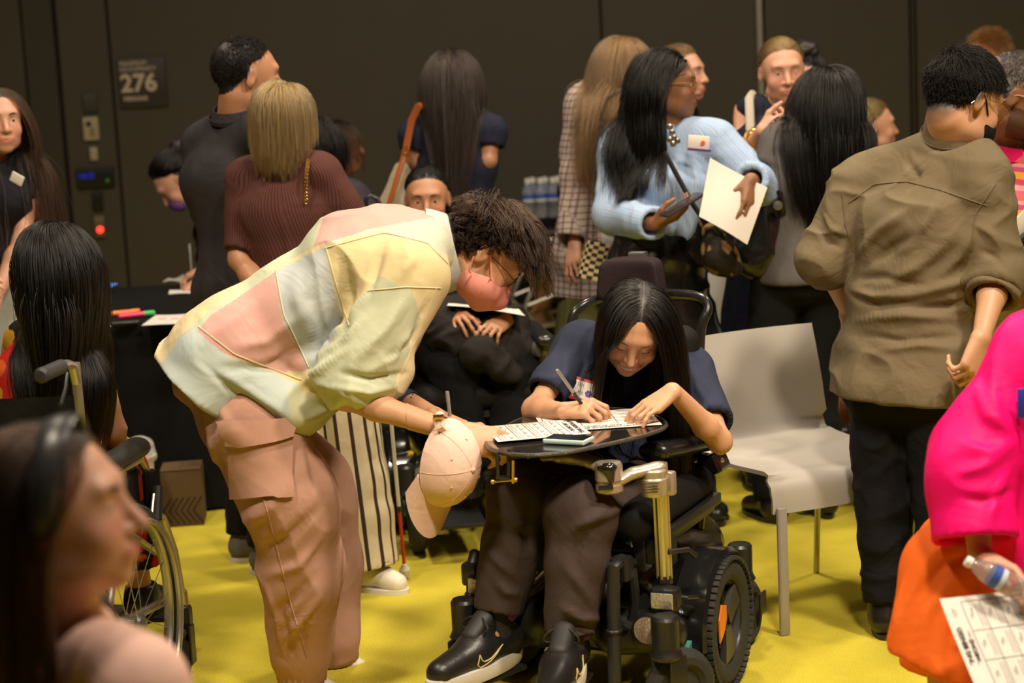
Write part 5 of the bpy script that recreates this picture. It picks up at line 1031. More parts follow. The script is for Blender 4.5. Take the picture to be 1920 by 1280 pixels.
    for e in (-1, 1):
        S_ = S(); S_.cone(L(e*.10, .25, .22), L(e*.235, .25, .22), .065, .055, .03); v, f = S_.mesh(.009); fo = meshobj('motor_cover', v, f, mbk, o)
        lc = L(e*.212, .305, .245); MB().lathe(lc, F[:, 1], [(.040, -.02), (.044, .0), (.040, .012), (.036, .013)], 28).build('reflector_ring', mbk, fo); lens = mat('reflector_clear', (.32, .24, .17), .25, .6, bump=.9, bscale=900); MB().lathe(lc, F[:, 1], [(.036, .008), (.034, .016), (.001, .020)], 24).build('round_reflector', lens, fo)
        if e < 0 or main:
            hc = L(e*.25, .28, .320); MB().box(hc, (.072, .055, .058), F, .012).build('headlight_housing', mbk, fo); MB().box(hc+F[:, 1]*.028, (.058, .006, .040), F, .005).build('headlight_lens', mat('headlight', (.55, .50, .42), .15, .6, bump=.8, bscale=120), fo)
        MB().prism([L(e*.272, f_, u_) for f_, u_ in ((.17, .20), (.27, .15), (.27, .10), (.17, .12))], ax*e*.012).build('side_reflector', mat('reflector_teal', (.06, .22, .20), .25), o)
        cb = L(e*.24, .17, .30); MB().tube([L(e*.22, .20, .30), L(e*.25, .25, .315), L(e*.29, .235, .31), L(e*.30, .19, .30)], .006, 8).build('cable', mbk, o); MB().tube([L(e*.235, .235, .312), L(e*.252, .252, .315)], .009, 8).build('tie', mat('yellow_tie', (.75, .45, .02), .5), o)
    MB().box(L(-.21, .19, .335), (.03, .012, .03), F, .003).build('tape', mat('blue_tape', (.02, .16, .55), .5), o)
    S_ = S(); S_.cone(L(-.17, -.2, .50), L(-.17, .26, .50), .045, .045, .03); S_.cone(L(.17, -.2, .50), L(.17, .26, .50), .045, .045, .03); S_.cone(L(0, -.2, .495), L(0, .24, .495), .05, .045, .06, ax, 3.2); v, f = S_.mesh(.010); meshobj('seat_cushion', v, f, mup, o)
    MB().box(L(0, .02, .435), (.44, .46, .03), F, .006).build('seat_pan', mbk, o); MB().box(L(0, -.02, .38), (.16, .20, .10), F, .01).build('seat_lift', mbk, o)
    S_ = S(); S_.cone(L(-.11, -.27, .58), L(-.10, -.33, .86), .045, .04, .04); S_.cone(L(.11, -.27, .58), L(.10, -.33, .86), .045, .04, .04); S_.cone(L(0, -.28, .56), L(0, -.33, .86), .045, .04, .06, ax, 2.4); v, f = S_.mesh(.010); meshobj('backrest', v, f, mup, o)
    return o, L, F
CL = WZ(1352, 1288, 0); FP = frame(205); CP = CL+FP@V(.29, 0, 0); CP[2] = 0
pw, LP, FP = power_chair(CP, 205, 'black power wheelchair carrying the young woman in the navy polo and her tray')
ax = FP[:, 0]
# headrest, push bar
hc = W(1190, 522, 5.32)
def pillow(name, c, size, R, m, parent, e=.35, taper=0., bend=0., nu=40, nv=20):
    """a rounded cushion (superellipsoid), optionally narrower at the top and bent around"""
    sp = lambda x: np.sign(x)*np.abs(x)**e; v = []
    for j in range(nv+1):
        for i in range(nu):
            a, b = 2*pi*i/nu, -pi/2+pi*j/nv; x, y, z = sp(math.cos(b))*sp(math.cos(a))*size[0]/2, sp(math.cos(b))*sp(math.sin(a))*size[1]/2, sp(math.sin(b))*size[2]/2; x *= 1-taper*(z/size[2]+.5); y += bend*(x/size[0]*2)**2; v.append(V(c)+R@V(x, y, z))
    mb = MB(); mb.add(v, [(j*nu+i, j*nu+(i+1) % nu, (j+1)*nu+(i+1) % nu, (j+1)*nu+i) for j in range(nv) for i in range(nu)]); return mb.build(name, m, parent, smooth=75)
pillow('headrest', hc, (.205, .085, .125), FP, cloth('plum_black', (.022, .013, .015), .75), pw, taper=.16, bend=.035)
MB().box(W(1196, 478, 5.38), (.052, .03, .02), FP, .003).build('headrest_knob', mat('steel_grey', ()), pw); MB().tube([hc-FP[:, 1]*.05, hc-FP[:, 1]*.09+V(0, 0, -.05), LP(0, -.36, .85)], .014, 8).build('headrest_post', mbk, pw)
for pts in ([W(1072, 690, 5.28), W(1068, 620, 5.28), W(1076, 585, 5.29), W(1100, 566, 5.31), W(1140, 556, 5.36), W(1185, 552, 5.38)], [W(1312, 690, 5.20), W(1313, 630, 5.20), W(1318, 600, 5.2), W(1331, 578, 5.21), W(1322, 558, 5.23), W(1290, 551, 5.27), W(1230, 550, 5.34), W(1185, 552, 5.38)]):
    P_ = np.array(pts); t = np.linspace(0, len(P_)-1, 30); cp = np.stack([np.interp(t, range(len(P_)), P_[:, i]) for i in range(3)], 1)
    for _ in range(3): cp[1:-1] = (cp[:-2]+cp[1:-1]*2+cp[2:])/4
    MB().tube(cp, .0135, 12).build('push_bar', mat('bar_black', (.012, .012, .012), .25), pw)
# armrests
S_ = S(); a, b_ = W(1228, 846, 4.66), W(1330, 826, 4.98); S_.cone(a, b_, .026, .026, .02, FP[:, 0], 1.7); v, f = S_.mesh(.006); meshobj('armrest', v, f, mat('arm_vinyl', (.012, .012, .012), .3, coat=.2), pw)
MB().tube([W(1320, 850, 4.95), W(1318, 900, 4.95), W(1308, 990, 4.92)], .018, 8).build('armrest_post', mbk, pw); MB().box(W(1340, 868, 4.92), (.055, .09, .055), FP@rotax((0, 1, 0), .4), .01).build('control_box', mgl, pw); MB().lathe(W(1352, 862, 4.85), (.3, -1, .1), [(.006, 0), (.006, .01), (.001, .012)], 10).build('bolt', mal, pw)
S_ = S(); S_.cone(LP(.22, -.1, .66), LP(.22, .20, .66), .026, .026, .02, FP[:, 0], 1.5); v, f = S_.mesh(.007); meshobj('armrest', v, f, MATS['arm_vinyl'], pw); MB().tube([LP(.24, -.05, .64), LP(.25, -.08, .45)], .018, 8).build('armrest_post', mbk, pw)
J_ = W(1000, 790, 4.9); MB().lathe(J_, (0, 0, 1), [(.02, -.03), (.024, 0), (.01, .01), (.006, .04), (.012, .05), (.001, .058)], 14).build('joystick', mbk, pw)
# swing arm and upright that carry the tray
post = W(1241, 905, 4.44); pt = MB(); top_, bot = W(1236, 868, 4.44), W(1246, 1082, 4.46); n = 12; dv = bot-top_
pt.tube([top_, bot], .0185, 12); [pt.tube([top_+FP@V(.0175*math.cos(t), .0175*math.sin(t), 0), bot+FP@V(.0175*math.cos(t), .0175*math.sin(t), 0)], .0042, 6) for t in np.linspace(0, 2*pi, 8, endpoint=False)]; pt.build('tray_post', mal, pw)
MB().tube([bot+V(0, 0, .006), bot-V(0, 0, .014)], .021, 10).build('post_foot', mbk, pw)
mch = mat('champagne', (.46, .40, .32), .35, .6); MB().lathe(W(1228, 928, 4.42), (0, 0, 1), [(.031, 0), (.033, .004), (.033, .042), (.029, .046), (.030, .05), (.030, .062), (.026, .066)], 28).build('clamp_collar', mch, pw)
MB().box(W(1248, 905, 4.45), (.05, .03, .06), FP, .006).build('clamp', mch, pw); MB().box(W(1228, 893, 4.39), (.002, .001, .001)).build('clip', mch, pw)
lb = W(1222, 916, 4.384); [MB().box(lb+V(.0, 0, .012-.007*i), (.036-.006*(i % 2), .001, .0022)).build('print', mat('dark_ink', ()), pw) for i in range(4)]
def fatarm(name, pts, rs, m, sq=.62):
    S_ = S()
    for (a, b_), (r1, r2) in zip(zip(pts, pts[1:]), zip(rs, rs[1:])): S_.cone(a, b_, r1, r2, .01, V(0, 0, 1), sq)
    v, f = S_.mesh(.0045); return meshobj(name, v, f, m, pw)
kn = W(1141, 890, 4.40)
fatarm('swing_arm', [W(1232, 876, 4.43), W(1190, 886, 4.41), W(1150, 905, 4.40)], [.024, .021, .024], mch); fatarm('swing_arm', [kn+V(0, 0, .012), W(1110, 866, 4.44), W(1075, 858, 4.50), W(1050, 860, 4.52)], [.026, .022, .025, .018], mch); fatarm('tray_bracket', [W(1090, 855, 4.5), W(1020, 860, 4.56)], [.02, .012], mch, .5)
MB().lathe(W(1143, 922, 4.40), (0, 0, 1), [(.030, 0), (.034, .004), (.034, .020), (.031, .022), (.031, .030), (.034, .032), (.034, .066), (.030, .074), (.001, .076)], 28).build('elbow_joint', mch, pw); S_ = S(); S_.ell(W(1139, 876, 4.385), (.027, .022, .011), None, .004); S_.cone(W(1143, 880, 4.37), W(1146, 900, 4.366), .016, .008, .01); v, f = S_.mesh(.0035); meshobj('joint_cap', v, f, mgl, pw); MB().box(W(1136, 914, 4.364), (.036, .004, .013), None, .003).build('badge', mbk, pw)
# post clamp on the seat rail, leg rests, foot plates
MB().box(W(1240, 1030, 4.49), (.07, .05, .07), FP, .006).build('rail_clamp', mbk, pw); MB().box(W(1205, 1035, 4.50), (.03, .05, .09), FP, .004).build('rail_clamp', mbk, pw); MB().tube([W(1252, 1035, 4.44), W(1290, 1030, 4.46), W(1305, 1042, 4.47)], .007, 8).build('clamp_lever', mbk, pw); MB().box(LP(-.225, .0, .455), (.02, .44, .03), FP, .004).build('seat_rail', mbk, pw)
for k, pts in enumerate(([W(1192, 1040, 4.62), W(1190, 1060, 4.5), W(1165, 1050, 4.42), W(1150, 1064, 4.38), W(1150, 1100, 4.38), W(1153, 1290, 4.36)], [W(905, 1050, 4.72), W(890, 1040, 4.68), W(886, 1060, 4.66), W(886, 1185, 4.66)])):
    g = MB(); g.tube(pts, .0165, 12); lo = g.build('leg_rest', mat('post_black', (.016, .016, .016), .4), pw); q = pts[-2]; MB().box(pts[2]+V(0, 0, -.02), (.05, .05, .06), FP, .008).build('hinge', mbk, lo); MB().lathe(V(pts[-1])+(V(pts[-2])-V(pts[-1]))*.55, (0, 0, 1), [(.0175, 0), (.021, .003), (.021, .007), (.0175, .01)], 14).build('collar', mbk, lo)
MB().tube([W(1185, 1065, 4.46), W(1192, 1130, 4.46), W(1178, 1180, 4.46), W(1160, 1170, 4.42)], .012, 8).build('side_bracket', mbk, pw)
S_ = S(); S_.cone(W(1035, 935, 4.56), W(1035, 985, 4.60), .055, .042, .03, ax, 1.15); v, f = S_.mesh(.007); meshobj('knee_pommel', v, f, mat('pommel_vinyl', (.013, .012, .012), .32), pw)
tg = W(1192, 1002, 4.48); MB().box(tg, (.055, .006, .030), FP@rotax((0, 1, 0), -.3), .002).build('tag', mbk, pw); MB().box(tg+V(-.018, -.008, -.002), (.014, .003, .012), FP@rotax((0, 1, 0), -.3)).build('tag_mark', mat('teal_print', (.02, .30, .38), .5), pw); MB().box(tg+V(-.018, -.008, -.016), (.014, .003, .012), FP@rotax((0, 1, 0), -.3)).build('tag_mark', MATS['teal_print'], pw)
text('lettering', 'COMFORT', .016, tg+V(.022, -.0095, .004), np.stack([nrm(V(.93, -.12, .35)), nrm(V(-.33, 0, .94)), nrm(V(.1, -.98, 0))], 1), mat('white_print', (.55, .54, .50), .6), pw)
MB().tube([W(1185, 1025, 4.46), W(1180, 1000, 4.46), W(1195, 968, 4.48), W(1225, 960, 4.5)], .0022, 6).build('cable', mat('grey_cable', (.25, .23, .20), .5), pw)
# the other power wheelchair, behind
C12 = WZ(742, 985, 0); F12 = frame(172); CC = C12+F12@V(-.29, 0, 0); CC[2] = 0
pw2, L12, _ = power_chair(CC, 172, 'second black power wheelchair behind the white cane', False)
for e in (-1, 1):
    S_ = S(); S_.cone(L12(e*.25, -.1, .68), L12(e*.25, .28, .68), .026, .026, .02, F12[:, 0], 1.5); v, f = S_.mesh(.008); meshobj('armrest', v, f, MATS['arm_vinyl'], pw2); MB().tube([L12(e*.25, -.05, .66), L12(e*.25, -.08, .45)], .018, 8).build('armrest_post', mbk, pw2); MB().box(L12(e*.11, .44, .12), (.17, .26, .014), F12, .004).build('foot_plate', mbk, pw2)
MB().lathe(W(988, 655, 6.4), (1, -.6, .1), [(.001, 0), (.025, .004), (.028, .05), (.001, .056)], 16).build('control_knob', mat('dark_grey_plastic', (.06, .055, .05), .5), pw2)
# moulded grey stacking chairs
def side_chair(C, az, label, s=1., col='chair_grey'):
    F = frame(az); C = V(C); L = lambda r, f, u: C+F@V(r*s, f*s, u*s); o = thing('side_chair', label, 'chair', C, 'pale grey moulded chairs'); m = mat('chair_grey', (.38, .35, .315), .5)
    pr = [(-.265, .775), (-.25, .72), (-.235, .66), (-.222, .60), (-.212, .54), (-.203, .50), (-.19, .47), (-.165, .452), (-.13, .446), (-.05, .440), (.05, .438), (.14, .442), (.19, .444), (.222, .436), (.236, .415), (.240, .385), (.240, .345)]
    w = [.235, .236, .237, .238, .239, .24, .24, .24, .24, .24, .24, .24, .24, .24, .238, .236, .234]
    def fn(a, b):
        i = a*(len(pr)-1); k = min(int(i), len(pr)-2); t = i-k; f_, u_ = [pr[k][j]*(1-t)+pr[k+1][j]*t for j in (0, 1)]; x = (2*b-1); return L(w[k]*x, f_-(.022*(x*x) if k > 12 else 0)+(.028*x*x if k < 5 else 0), u_-.004+.010*x*x*(1 if 6 < k < 13 else 0))
    mb = MB(); mb.grid(fn, len(pr)*2-2, 12); ob = mb.build('shell', m, o, smooth=70); md = ob.modifiers.new('t', 'SOLIDIFY'); md.thickness = .012; md.offset = 0
    for e in (-1, 1):
        MB().box(L(e*.218, .236, .18), (.030*s, .016*s, .36*s), F, .004).build('leg', mat('leg_grey', (.36, .33, .29), .4, .3), o); MB().tube([L(e*.205, -.17, .44), L(e*.215, -.215, 0)], .0095*s, 10).build('leg', mat('leg_steel', (.42, .40, .34), .3, .8), o)
    MB().tube([L(-.205, -.16, .43), L(.205, -.16, .43)], .009*s, 8).build('rail', MATS['leg_steel'], o); return o
A, E, D_, Cc = WZ(1525, 1190, 0), WZ(1709, 1140, 0), WZ(1535, 1076, 0), WZ(1327, 1105, 0)
cc = (A+E+D_+Cc)/4+V(-.035, 0, 0); hd = (A+E-D_-Cc); side_chair(cc, math.degrees(math.atan2(hd[0], hd[1])), 'empty pale grey moulded chair between the power wheelchair and the olive shirt man', 1.03)
side_chair(V(1.44, 6.8, 0), 180, 'pale grey chair behind the dark trousers of the man in the olive shirt', 1.0)

for px_, py_, D_, az_, lb_ in ((628, 420, 8.4, 78, 'pale grey chair under the brown haired woman in the red top'), (640, 460, 7.3, 25, 'pale grey chair under the person in the slate grey top'), (1628, 420, 8.3, 80, 'pale grey chair under the seated blond person in profile')): side_chair(V(W(px_, py_, D_)[0], D_, 0)+frame(az_)@V(0, .08, 0), az_, lb_)
# ---------------------------------------------------------------- the people in front
def hit(o, px, py, up=.0):
    """the point of a surface that was measured at px, py"""
    off = wloc(o.parent) if o.parent else V(0, 0, 0); d = nrm(W(px, py, 5)-CAMP); r, p, n, i = o.ray_cast(Vector(CAMP-off), Vector(d)); return (V(*p)+off+V(*n)*up) if r else None
def patch(o, quad, name, m, parent, up=.004, nu=14, nv=14, thick=.003, curve=None):
    """a flat piece of cloth laid over another, following it"""
    q = [V(x, y, 0) for x, y in quad]; mb = MB(); last = None; g = []
    for i in range(nu+1):
        for j in range(nv+1):
            u, v = i/nu, j/nv; c = (q[0]*(1-u)+q[1]*u)*(1-v)+(q[3]*(1-u)+q[2]*u)*v; c = c if curve is None else c+V(*curve(u, v), 0); h = hit(o, c[0], c[1], up); h = last if h is None else h; last = h; g.append(h)
    bad = [h for h in g if h is not None]; g = [h if h is not None else bad[0] for h in g]; mb.add(g, [(i*(nv+1)+j, (i+1)*(nv+1)+j, (i+1)*(nv+1)+j+1, i*(nv+1)+j+1) for i in range(nu) for j in range(nv)])
    ob = mb.build(name, m, parent, smooth=60); md = ob.modifiers.new('t', 'SOLIDIFY'); md.thickness = thick; md.offset = 0; return ob
def crease(o, lines, parent=None):
    """press folds into cloth: (points, half width in m, height in m; negative for a valley)"""
    bpy.context.view_layer.update(); me = o.data; n = len(me.vertices); co = np.zeros(n*3, np.float32); me.vertices.foreach_get('co', co); co = co.reshape(-1, 3).astype(float); no = np.zeros(n*3, np.float32); me.vertex_normals.foreach_get('vector', no); no = no.reshape(-1, 3); off = wloc(o.parent); dsp = np.zeros(n)
    for pts, w, h in lines:
        P_ = np.array(pts, float); t = np.linspace(0, len(P_)-1, 24); c = [hit(o, np.interp(a, range(len(P_)), P_[:, 0]), np.interp(a, range(len(P_)), P_[:, 1])) for a in t]
        ok = [(a/(len(P_)-1), x) for a, x in zip(t, c) if x is not None]
        if len(ok) < 4: continue
        C_ = np.array([x for _, x in ok])-off; ta = np.array([a for a, _ in ok]); lo, hi = C_.min(0)-w*3, C_.max(0)+w*3; sel = np.nonzero(((co > lo) & (co < hi)).all(1))[0]; d2 = ((co[sel][:, None]-C_[None])**2).sum(-1); k = d2.argmin(1); d2 = d2[np.arange(len(sel)), k]
        dsp[sel] += h*np.exp(-d2/(w*w))*np.sin(np.clip(ta[k]*1.0, .0, 1)*pi*.86+.22)
    co += no*dsp[:, None]; me.vertices.foreach_set('co', co.astype(np.float32).ravel()); me.update(); bpy.context.view_layer.update()
def rays(o, src, dsts, w, h):
    crease(o, [([src, d], w*(.7+.6*RNG.rand()), h*(.6+.7*RNG.rand())) for d in dsts])
def basis(J):
    u = nrm(J['shR']-J['shL']); w = nrm(J['nek']-J['pel']); f = nrm(np.cross(w, u)); u = np.cross(f, w); J['B'] = np.stack([u, f, w], 1); h = nrm((J['hiR']-J['hiL'])*V(1, 1, 0)); J['F'] = np.stack([h, np.cross(V(0, 0, 1), h), V(0, 0, 1)], 1); return J
def inpoly(x, y, P):
    r = np.zeros(len(x), bool); n = len(P)
    for i in range(n):
        (x0, y0), (x1, y1) = P[i], P[(i+1) % n]; c = ((y0 > y) != (y1 > y)) & (x < (x1-x0)*(y-y0)/(y1-y0+1e-12)+x0); r ^= c
    return r
# --- the person bending forward in the patchwork shirt
J = joints(0, 4.9, 90, 1.72); put(J, pel=W(438, 672, 4.88), wai=W(560, 582, 4.88), che=W(695, 500, 4.88), nek=W(828, 446, 4.9), hed=W(915, 476, 4.90), shR=W(765, 505, 4.70), shL=W(785, 495, 5.08), elR=W(645, 742, 4.62), wrR=W(858, 812, 4.52), elL=W(690, 715, 5.1), wrL=W(812, 778, 4.90),
    hiR=W(428, 722, 4.79), hiL=W(455, 715, 4.97), knR=W(548, 960, 4.74), knL=W(590, 950, 5.0), anR=W(566, 1268, 4.84), anL=W(628, 1232, 5.03), toR=W(640, 1312, 4.84), toL=W(700, 1270, 5.03))
basis(J); J['s'] = 1.0
p1 = Person('person with a pink mask bending over in a pastel patchwork shirt and pink cargo trousers', J, (0, 51, -4), 'asian', False, 1.0, hs=.98); p1.scalp = hairline; p1.hairc = HC['k']
p1.hands = {'R': (V(.93, -.05, -.26), V(-.1, .8, -.6), ((30, 30, 14), (36, 34, 16), (42, 40, 20), (46, 46, 22)), {'thumb': (.2, .6), 'spread': 4}), 'L': (V(.85, -.35, -.25), V(0, -.2, -1), 'grip', {})}
p1.body(hh=.003, ha=.0032, mouth='closed', eyes='down'); p1.eyes(gaze=(0, .8, -.6))
# garments
Bm = J['B']; tw = lambda px, py: (float((W(px, py, 4.75)-J['pel'])@Bm[:, 2]), float((W(px, py, 4.75)-J['pel'])@Bm[:, 1]))
PINK, CREAM, BLUE, MINT, YEL = (.58, .325, .29), (.64, .535, .33), (.45, .48, .48), (.48, .51, .37), (.62, .52, .29)
PT = [(MINT, [(330, 640), (600, 400), (760, 340), (850, 395), (700, 470), (430, 600)]), (CREAM, [(360, 640), (520, 500), (620, 445), (640, 470), (430, 640)]), (PINK, [(590, 462), (600, 400), (740, 320), (860, 330), (850, 402), (690, 432)]), ((.48, .48, .39), [(600, 466), (690, 430), (850, 400), (880, 500), (800, 455), (720, 436), (640, 446)]),
      (YEL, [(610, 466), (660, 444), (720, 436), (800, 455), (850, 500), (850, 545), (690, 545), (655, 600), (645, 620), (632, 540)]), (BLUE, [(515, 507), (611, 463), (632, 540), (646, 610), (650, 690), (580, 700), (557, 640), (532, 590)]), (PINK, [(360, 640), (400, 590), (517, 507), (534, 590), (557, 640), (582, 692), (560, 706), (440, 660)]),
      (YEL, [(520, 698), (582, 690), (650, 680), (680, 720), (600, 748), (560, 730)]), ((.46, .52, .50), [(300, 690), (345, 630), (372, 612), (440, 664), (520, 694), (560, 720), (548, 820), (420, 800)]), ((.54, .55, .38), [(546, 725), (610, 742), (690, 715), (720, 800), (560, 830)])]
PT = [(c, [tw(*q) for q in P]) for c, P in PT]; elt = tw(735, 745); sl0 = tw(818, 540)
def patchcol(v, gu, gv, bi):
    x = (v-J['pel'])@Bm[:, 2]; y = (v-J['pel'])@Bm[:, 1]; c = np.repeat(np.array(CREAM)[None], len(v), 0)
    for col, P in PT: c[inpoly(x, y, P)] = col
    sl = (bi > 0) & ((v-J['shR'])@nrm(J['elR']-J['shR']) > .055); d = np.array(elt)-np.array(sl0); side = (x-sl0[0])*d[1]-(y-sl0[1])*d[0]
    c[sl] = np.where((side[sl] > 0)[:, None], np.array((.68, .57, .36)), np.array((.47, .485, .34))); g = sl & ((v-J['shR'])@nrm(J['elR']-J['shR']) > .285); c[g] = (.54, .57, .42); return c
def loose(S_):
    S_.cone(W(715, 590, 4.88), W(600, 690, 4.88), .085, .115, .06, V(0, 1, 0), 1.3); S_.cone(W(600, 690, 4.88), W(560, 740, 4.88), .11, .075, .05, V(0, 1, 0), 1.5)
    S_.cone(W(640, 470, 4.88), W(740, 452, 4.88), .09, .085, .05, V(0, 1, 0), 1.7); S_.cone(W(388, 646, 4.81), W(562, 762, 4.79), .080, .074, .03, V(0, 1, 0), 1.75)
    S_.cone(W(775, 520, 4.70), W(680, 690, 4.63), .085, .090, .04); S_.cone(W(640, 724, 4.62), W(705, 735, 4.62), .048, .044, .03); S_.cone(W(645, 700, 4.62), W(735, 700, 4.64), .050, .045, .05); S_.cone(W(690, 778, 4.62), W(810, 816, 4.6), .045, .04, .006, op=-1)
mpw = cloth('patchwork', (.8, .7, .5), .8, attr='col', wr=.55, wscale=6)
sh1 = p1.top(mpw, sleeve=.50, hem=.10, off=.038, h=.0048, sl_r=1.15, fold=.011, fs=(7, 7, 11), extra=loose, cols=patchcol, seed=11, hemw=1.12, hemvec=V(-.62, 0, -.68), g=1.05, neck=0)
cc0 = W(832, 474, 4.90); ca_ = nrm(W(880, 470, 4.9)-cc0); cu_ = nrm(np.cross(V(0, 1, 0), ca_)); rows = [[cc0+ca_*h_+(cu_*math.cos(t)*r_*1.0+V(0, 1, 0)*math.sin(t)*r_*.80)*(1-.10*(math.cos(t) > 0)*math.cos(t))+ca_*.015*math.cos(t) for t in np.linspace(0, 2*pi, 40, endpoint=False)] for h_, r_ in ((-.022, .122), (.0, .116), (.026, .106), (.036, .100), (.030, .094), (.0, .098))]
mb = MB(); mb.add([q for r in rows for q in r], [(i*40+k, i*40+(k+1) % 40, (i+1)*40+(k+1) % 40, (i+1)*40+k) for i in range(5) for k in range(40)]); mb.build('collar', cloth('collar_blue', (.40, .43, .43), .8, wr=.6), p1.root, smooth=60)
mseam = cloth('seam_thread', (.62, .52, .34), .8)
def seam(o, pts, name, m, parent, r=.0022, n=26):
    P_ = np.array(pts, float); t = np.linspace(0, len(P_)-1, n); c = [hit(o, np.interp(a, range(len(P_)), P_[:, 0]), np.interp(a, range(len(P_)), P_[:, 1]), .0006) for a in t]; c = [x for x in c if x is not None]
    c = [x for i, x in enumerate(c) if i == 0 or np.linalg.norm(x-c[i-1]) < .08]
    if len(c) > 3: return MB().tube(c, r, 5).build(name, m, parent)
mpk = cloth('pink_twill', (.45, .25, .185), .8, wr=.5, wscale=6)
def puff(S_):
    S_.cone(W(470, 790, 4.76), W(545, 930, 4.74), .118, .112, .05); S_.cone(W(545, 930, 4.74), W(568, 1070, 4.77), .112, .098, .05); S_.cone(W(568, 1070, 4.77), W(566, 1215, 4.82), .098, .070, .05); S_.cone(W(590, 900, 4.98), W(612, 1060, 5.0), .098, .085, .05); S_.cone(W(612, 1060, 5.0), W(626, 1180, 5.02), .085, .066, .05)
tr1 = p1.trousers(mpk, off=.042, h=.0055, hemr=.060, fold=.011, fs=(8, 8, 5), extra=puff, seed=12, g=1.0, hem=.0)
for e in 'RL':
    d = nrm(J['an'+e]-J['kn'+e]); c0 = J['an'+e]-d*.045; a = nrm(np.cross(d, (0, 1, 0))); b_ = np.cross(d, a); mb = MB(); n = 48
    rows = [[c0+d*h_+(a*math.cos(2*pi*k/n)+b_*math.sin(2*pi*k/n))*(r_+.004*(k % 2)) for k in range(n)] for h_, r_ in ((0, .062), (.004, .066), (.05, .064), (.056, .056))]
    mb.add([q for r in rows for q in r], [(i*n+k, i*n+(k+1) % n, (i+1)*n+(k+1) % n, (i+1)*n+k) for i in range(3) for k in range(n)]); mb.build('elastic_cuff', mpk, p1.root, smooth=60)
crease(sh1, [([(640, 480), (655, 560), (640, 640)], .022, -.022), ([(700, 540), (650, 600), (600, 660)], .018, .014), ([(690, 590), (630, 650), (560, 690)], .016, .012), ([(600, 500), (560, 560), (590, 640)], .020, .012), ([(560, 590), (500, 640), (440, 650)], .016, .010), ([(560, 650), (500, 690), (420, 690)], .014, -.012), ([(660, 650), (590, 700), (540, 740)], .014, .014), ([(760, 560), (720, 620), (660, 680)], .016, .016), ([(800, 570), (770, 640), (700, 700)], .014, -.014), ([(790, 600), (740, 670), (690, 700)], .012, .013), ([(640, 700), (700, 712), (760, 700)], .010, -.016), ([(625, 725), (690, 735), (740, 725)], .010, .012), ([(720, 460), (700, 520), (690, 560)], .014, -.012), ([(760, 450), (770, 490), (740, 530)], .016, .010), ([(480, 560), (440, 600), (380, 640)], .018, .008), ([(420, 700), (480, 740), (540, 780)], .012, .010), ([(380, 680), (430, 730), (500, 770)], .010, -.009), ([(650, 740), (610, 770), (570, 790)], .014, .012)])
crease(tr1, [([(400, 740), (430, 800), (470, 830)], .014, .010), ([(380, 760), (400, 850), (430, 930)], .016, .010), ([(560, 880), (500, 960), (450, 980)], .018, .012), ([(600, 950), (540, 1010), (490, 1030)], .016, -.012), ([(605, 1000), (560, 1060), (500, 1080)], .016, .012), ([(590, 1080), (540, 1130), (505, 1160)], .014, -.010), ([(600, 1120), (560, 1170), (530, 1200)], .012, .012), ([(530, 1150), (545, 1200), (550, 1230)], .008, -.010), ([(575, 1160), (572, 1200), (570, 1230)], .007, -.009), ([(500, 1100), (520, 1170), (530, 1225)], .009, .010), ([(640, 1000), (635, 1080), (630, 1150)], .012, .010), ([(560, 820), (575, 900), (600, 960)], .014, .008)])
for pts in ([(517, 507), (532, 590), (557, 640), (582, 695)], [(611, 463), (632, 540), (655, 610)], [(690, 545), (760, 538), (826, 540)], [(372, 612), (440, 664), (520, 695), (565, 712)], [(610, 465), (720, 436), (800, 455), (845, 500)], [(818, 540), (790, 610), (735, 745)]): seam(sh1, pts, 'seam', mseam, sh1)
pk = patch(tr1, [(428, 812), (546, 808), (550, 930), (438, 934)], 'cargo_pocket', mpk, p1.root, .009, 16, 16, .006); patch(tr1, [(418, 788), (548, 786), (544, 822), (428, 830)], 'pocket_flap', mpk, p1.root, .020, 14, 6, .006, curve=lambda u, v: (0, 6*v*math.sin(pi*u)))
seam(tr1, [(495, 935), (520, 1030), (545, 1130), (575, 1230)], 'seam', mpk, tr1, .0025)
p1.shoes(mat('shoe_white', ()), mat('sole_white', ()), boot=.03)
MB().lathe(J['anL']+V(0, 0, .0), (0, 0, 1), [(.046, -.05), (.047, -.02), (.047, .045), (.044, .05)], 24).build('sock', cloth('sock_white', (.62, .58, .50), .9), p1.root)
for i, c in enumerate(((.5, .03, .03), (.75, .5, .03), (.03, .25, .12), (.03, .12, .4))): MB().tube([J['anL']+V(.047*math.sin(t), -.047*math.cos(t), .028-.010*i+.02*t*t-.0) for t in np.linspace(-.5, 1.2, 10)], .005, 6).build('sock_stripe', mat('stripe_%d' % i, c, .8), p1.root)
